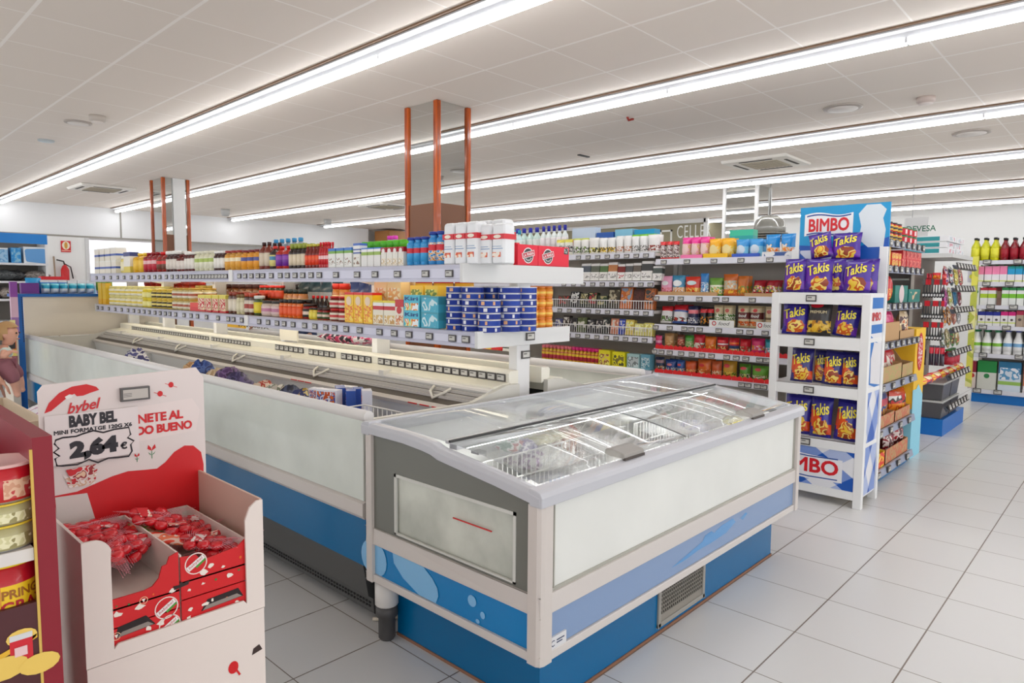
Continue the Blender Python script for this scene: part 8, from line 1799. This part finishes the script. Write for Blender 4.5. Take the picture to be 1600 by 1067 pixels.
# toddler carried at the picture edge
CY = 7.0
def cp(px, py, dy=0): q = P(px, py, Y=CY+dy); return (q.x, q.y, q.z)
ch = thing('person', 'toddler in pale top and mauve trousers carried near the blue post', 'person', cp(5, 580))
pts = {}; E_ = []
def J(n, p, r_): pts[n] = (*p, r_)
J('pelvis', cp(4, 573), .075); J('belly', cp(4, 562), .078); J('chest', cp(5, 551), .074); J('neck', cp(8, 540), .034)
J('shl', cp(9, 546, -.07), .034); J('ell', cp(4, 558, -.13), .027); J('wrl', cp(13, 551, -.12), .020); J('hdl', cp(16, 549, -.12), .018)
J('shr', cp(6, 545, .09), .034); J('elr', cp(14, 553, .12), .027); J('wrr', cp(18, 539, .06), .020); J('hdr', cp(19, 534, .04), .018)
J('hipl', cp(5, 576, -.07), .068); J('knl', cp(18, 583, -.09), .052); J('anl', cp(26, 608, -.08), .030); J('htl', cp(26, 616, -.08), .026); J('tol', cp(31, 620, -.10), .022)
J('hipr', cp(8, 573, .08), .066); J('knr', cp(24, 577, .12), .050); J('anr', cp(33, 600, .12), .030); J('htr', cp(33, 608, .12), .026); J('tor', cp(38, 612, .10), .022)
E_ += chain('pelvis', 'belly', 'chest', 'neck')+[('chest', 'shl'), ('chest', 'shr'), ('pelvis', 'hipl'), ('pelvis', 'hipr')]+chain('shl', 'ell', 'wrl', 'hdl')+chain('shr', 'elr', 'wrr', 'hdr')+chain('hipl', 'knl', 'anl', 'htl', 'tol')+chain('hipr', 'knr', 'anr', 'htr', 'tor')
fw = Vector((.86, -.52, 0)); HC = Vector(cp(12, 521)); HR = .088
head_pts(pts, E_, 'neck', HC, fw, HR)
for rt, pl, dd in (('hdl', 'hdl', (.7, -.6, .1)), ('hdr', 'hdr', (.2, -.3, .9))): fingers(pts, E_, rt, pts[pl][:3], dd, (0, 0, 1) if rt == 'hdl' else (-.6, .4, .3), .55)
skin('body', pts, E_, mat((226, 170, 146), .5), ch)
head(ch, HC, fw, HR, mat((190, 150, 100), .6))
grow = lambda d, ks, k: {q: (*d[q][:3], d[q][3]*k) for q in ks}
tp = grow(pts, ['belly', 'chest', 'shl', 'shr'], 1.18); tp['ml'] = (*((V3(pts['shl'][:3])+V3(pts['ell'][:3]))/2), .040); tp['mr'] = (*((V3(pts['shr'][:3])+V3(pts['elr'][:3]))/2), .040)
skin('shirt', tp, chain('belly', 'chest')+[('chest', 'shl'), ('chest', 'shr'), ('shl', 'ml'), ('shr', 'mr')], mat((206, 222, 216), .8), ch)
tp = grow(pts, ['pelvis', 'hipl', 'knl', 'hipr', 'knr'], 1.2)
for s_ in 'lr': tp['an'+s_] = (*(V3(pts['kn'+s_][:3])*.3+V3(pts['an'+s_][:3])*.7), .055)
skin('trousers', tp, [('pelvis', 'hipl'), ('pelvis', 'hipr')]+chain('hipl', 'knl', 'anl')+chain('hipr', 'knr', 'anr'), mat((150, 96, 106), .8), ch)
q = cp(17, 534, .05); m = MB(); m.box(q[0]-.035, q[0]+.03, q[1]-.012, q[1]-.002, q[2]-.06, q[2]+.07); o = m.build('phone', mat((28, 28, 30), .3), None, .004); tag(o, 'dark phone held by the toddler', 'phone')
def adult(label, base, face, H_, shirt_mt, trouser_mt, hair_mt, arms, tone=SKIN, lean=0):
    """standing adult; arms: wrist positions (or None to hang)"""
    x, y = base; f = Vector((*face, 0)).normalized(); s_ = f.cross(Vector((0, 0, 1))); r = thing('person', label, 'person', (x, y, 0))
    W = lambda a, d, z: tuple(Vector((x, y, 0))+s_*a+f*d+Vector((0, 0, z)))
    k = H_/1.7; p = {}; e = []
    def J(n, q, r_): p[n] = (*q, r_*k)
    J('pelvis', W(0, 0, .92*k), .125); J('waist', W(0, lean*.4, 1.08*k), .115); J('chest', W(0, lean, 1.30*k), .135); J('neck', W(0, lean*1.2, 1.47*k), .052)
    for sg, n in ((-1, 'l'), (1, 'r')):
        J('sh'+n, W(sg*.18*k, lean*1.05, 1.40*k), .062)
        wr = arms[0 if sg < 0 else 1]
        if wr is None: J('el'+n, W(sg*.24*k, -.02, 1.12*k), .042); J('wr'+n, W(sg*.25*k, .08, .88*k), .030); J('hd'+n, W(sg*.25*k, .10, .82*k), .030); dd = (0, 0, -1); uu = f
        else:
            sh = Vector(p['sh'+n][:3]); w_ = Vector(wr); mid = (sh+w_)/2+Vector((0, 0, -.10))-f*.02; J('el'+n, mid, .042); J('wr'+n, w_, .030); J('hd'+n, w_+(w_-mid).normalized()*.05, .030); dd = (w_-mid); uu = (0, 0, 1)
        J('hp'+n, W(sg*.095*k, 0, .86*k), .095); J('kn'+n, W(sg*.10*k, .02, .48*k), .064); J('an'+n, W(sg*.10*k, -.02, .09*k), .042); J('hl'+n, W(sg*.10*k, -.03, .05*k), .042); J('to'+n, W(sg*.11*k, .16, .04*k), .036)
        e += [('chest', 'sh'+n), ('pelvis', 'hp'+n)]+chain('sh'+n, 'el'+n, 'wr'+n, 'hd'+n)+chain('hp'+n, 'kn'+n, 'an'+n, 'hl'+n, 'to'+n)
        fingers(p, e, 'hd'+n, p['hd'+n][:3], dd, uu, k)
    e += chain('pelvis', 'waist', 'chest', 'neck'); hc = Vector(W(0, lean*1.3+.02, 1.60*k)); head_pts(p, e, 'neck', hc, f, .105*k)
    skin('body', p, e, tone, r); head(r, hc, f, .105*k, hair_mt, True)
    t = grow(p, ['waist', 'chest', 'shl', 'shr', 'ell', 'elr'], 1.16); t['hem'] = (*p['pelvis'][:3], .145*k)
    ed = chain('hem', 'waist', 'chest')+[('chest', 'shl'), ('chest', 'shr'), ('shl', 'ell'), ('shr', 'elr')]
    for n in 'lr': t['cuff'+n] = (*(V3(p['el'+n][:3])*.25+V3(p['wr'+n][:3])*.75), .040*k); ed.append(('el'+n, 'cuff'+n))
    skin('shirt', t, ed, shirt_mt, r)
    t = grow(p, ['pelvis', 'hpl', 'hpr', 'knl', 'knr'], 1.12); ed = [('pelvis', 'hpl'), ('pelvis', 'hpr')]
    for n in 'lr': t['an'+n] = (*p['an'+n][:3], .056*k); ed += chain('hp'+n, 'kn'+n, 'an'+n)
    skin('trousers', t, ed, trouser_mt, r)
    m = MB()
    for n in 'lr':
        a = Vector(p['hl'+n][:3]); b = Vector(p['to'+n][:3]); m.tube([a-f*.03*k+Vector((0, 0, -.005)), a+f*.05*k, b, b+f*.04*k-Vector((0, 0, .005))], [.05*k, .05*k, .044*k, .03*k], 10)
    m.build('shoe', mat((50, 46, 46), .6), r); return r
wl = Vector(cp(2, 585, -.12)); q = P(-60, 560, Y=7.05)
adult('adult in black and white patterned clothes carrying the toddler at the picture edge', (q.x+.02, q.y+.02), (.9, -.3), 1.58, print_mat([(30, 30, 32), (226, 226, 226), (50, 50, 54)], 16, 3, .8, 'noise'), print_mat([(30, 30, 32), (226, 226, 226), (40, 40, 44)], 14, 5, .8, 'noise'), mat((70, 46, 34), .6), (Vector(cp(-8, 592, .16)), Vector(cp(-6, 588, -.15))))
hw_ = P(406, 514, X=3.87); ys2 = P(476, 516, X=4.15).y
adult('shopper in navy jacket with one hand on the far freezer rail', (4.20, ys2), (-.75, .66), 1.55, mat((44, 56, 90), .8), mat((70, 90, 130), .8), mat((60, 40, 30), .6), (None, Vector((hw_.x, hw_.y-.04, 1.012))), lean=.06)
# patterned pack lying on the far freezer
A, B = P(508, 522, X=3.6), P(586, 526, X=3.6)
o = packet(.24, abs(A.y-B.y), .12, [(206, 60, 100), (226, 222, 222), (50, 44, 50), (226, 150, 170)], 77, 'patterned_fabric', 10); o.data.materials[0] = print_mat([(206, 60, 100), (226, 222, 222), (50, 44, 50), (226, 150, 170)], 26, 7, .7, 'voronoi')
o.location = (3.62, (A.y+B.y)/2, min(A.z, B.z)-.08); tag(o, 'pink, white and black patterned bag lying on the far freezer, seen under the lower shelf', 'bag')
bpy.context.view_layer.update()
for lab, n in ((l, c) for l, c in __import__('collections').Counter(o.get('label') for o in bpy.data.objects if o.get('label') and not o.parent).items() if c > 1): print('DUP', n, lab)
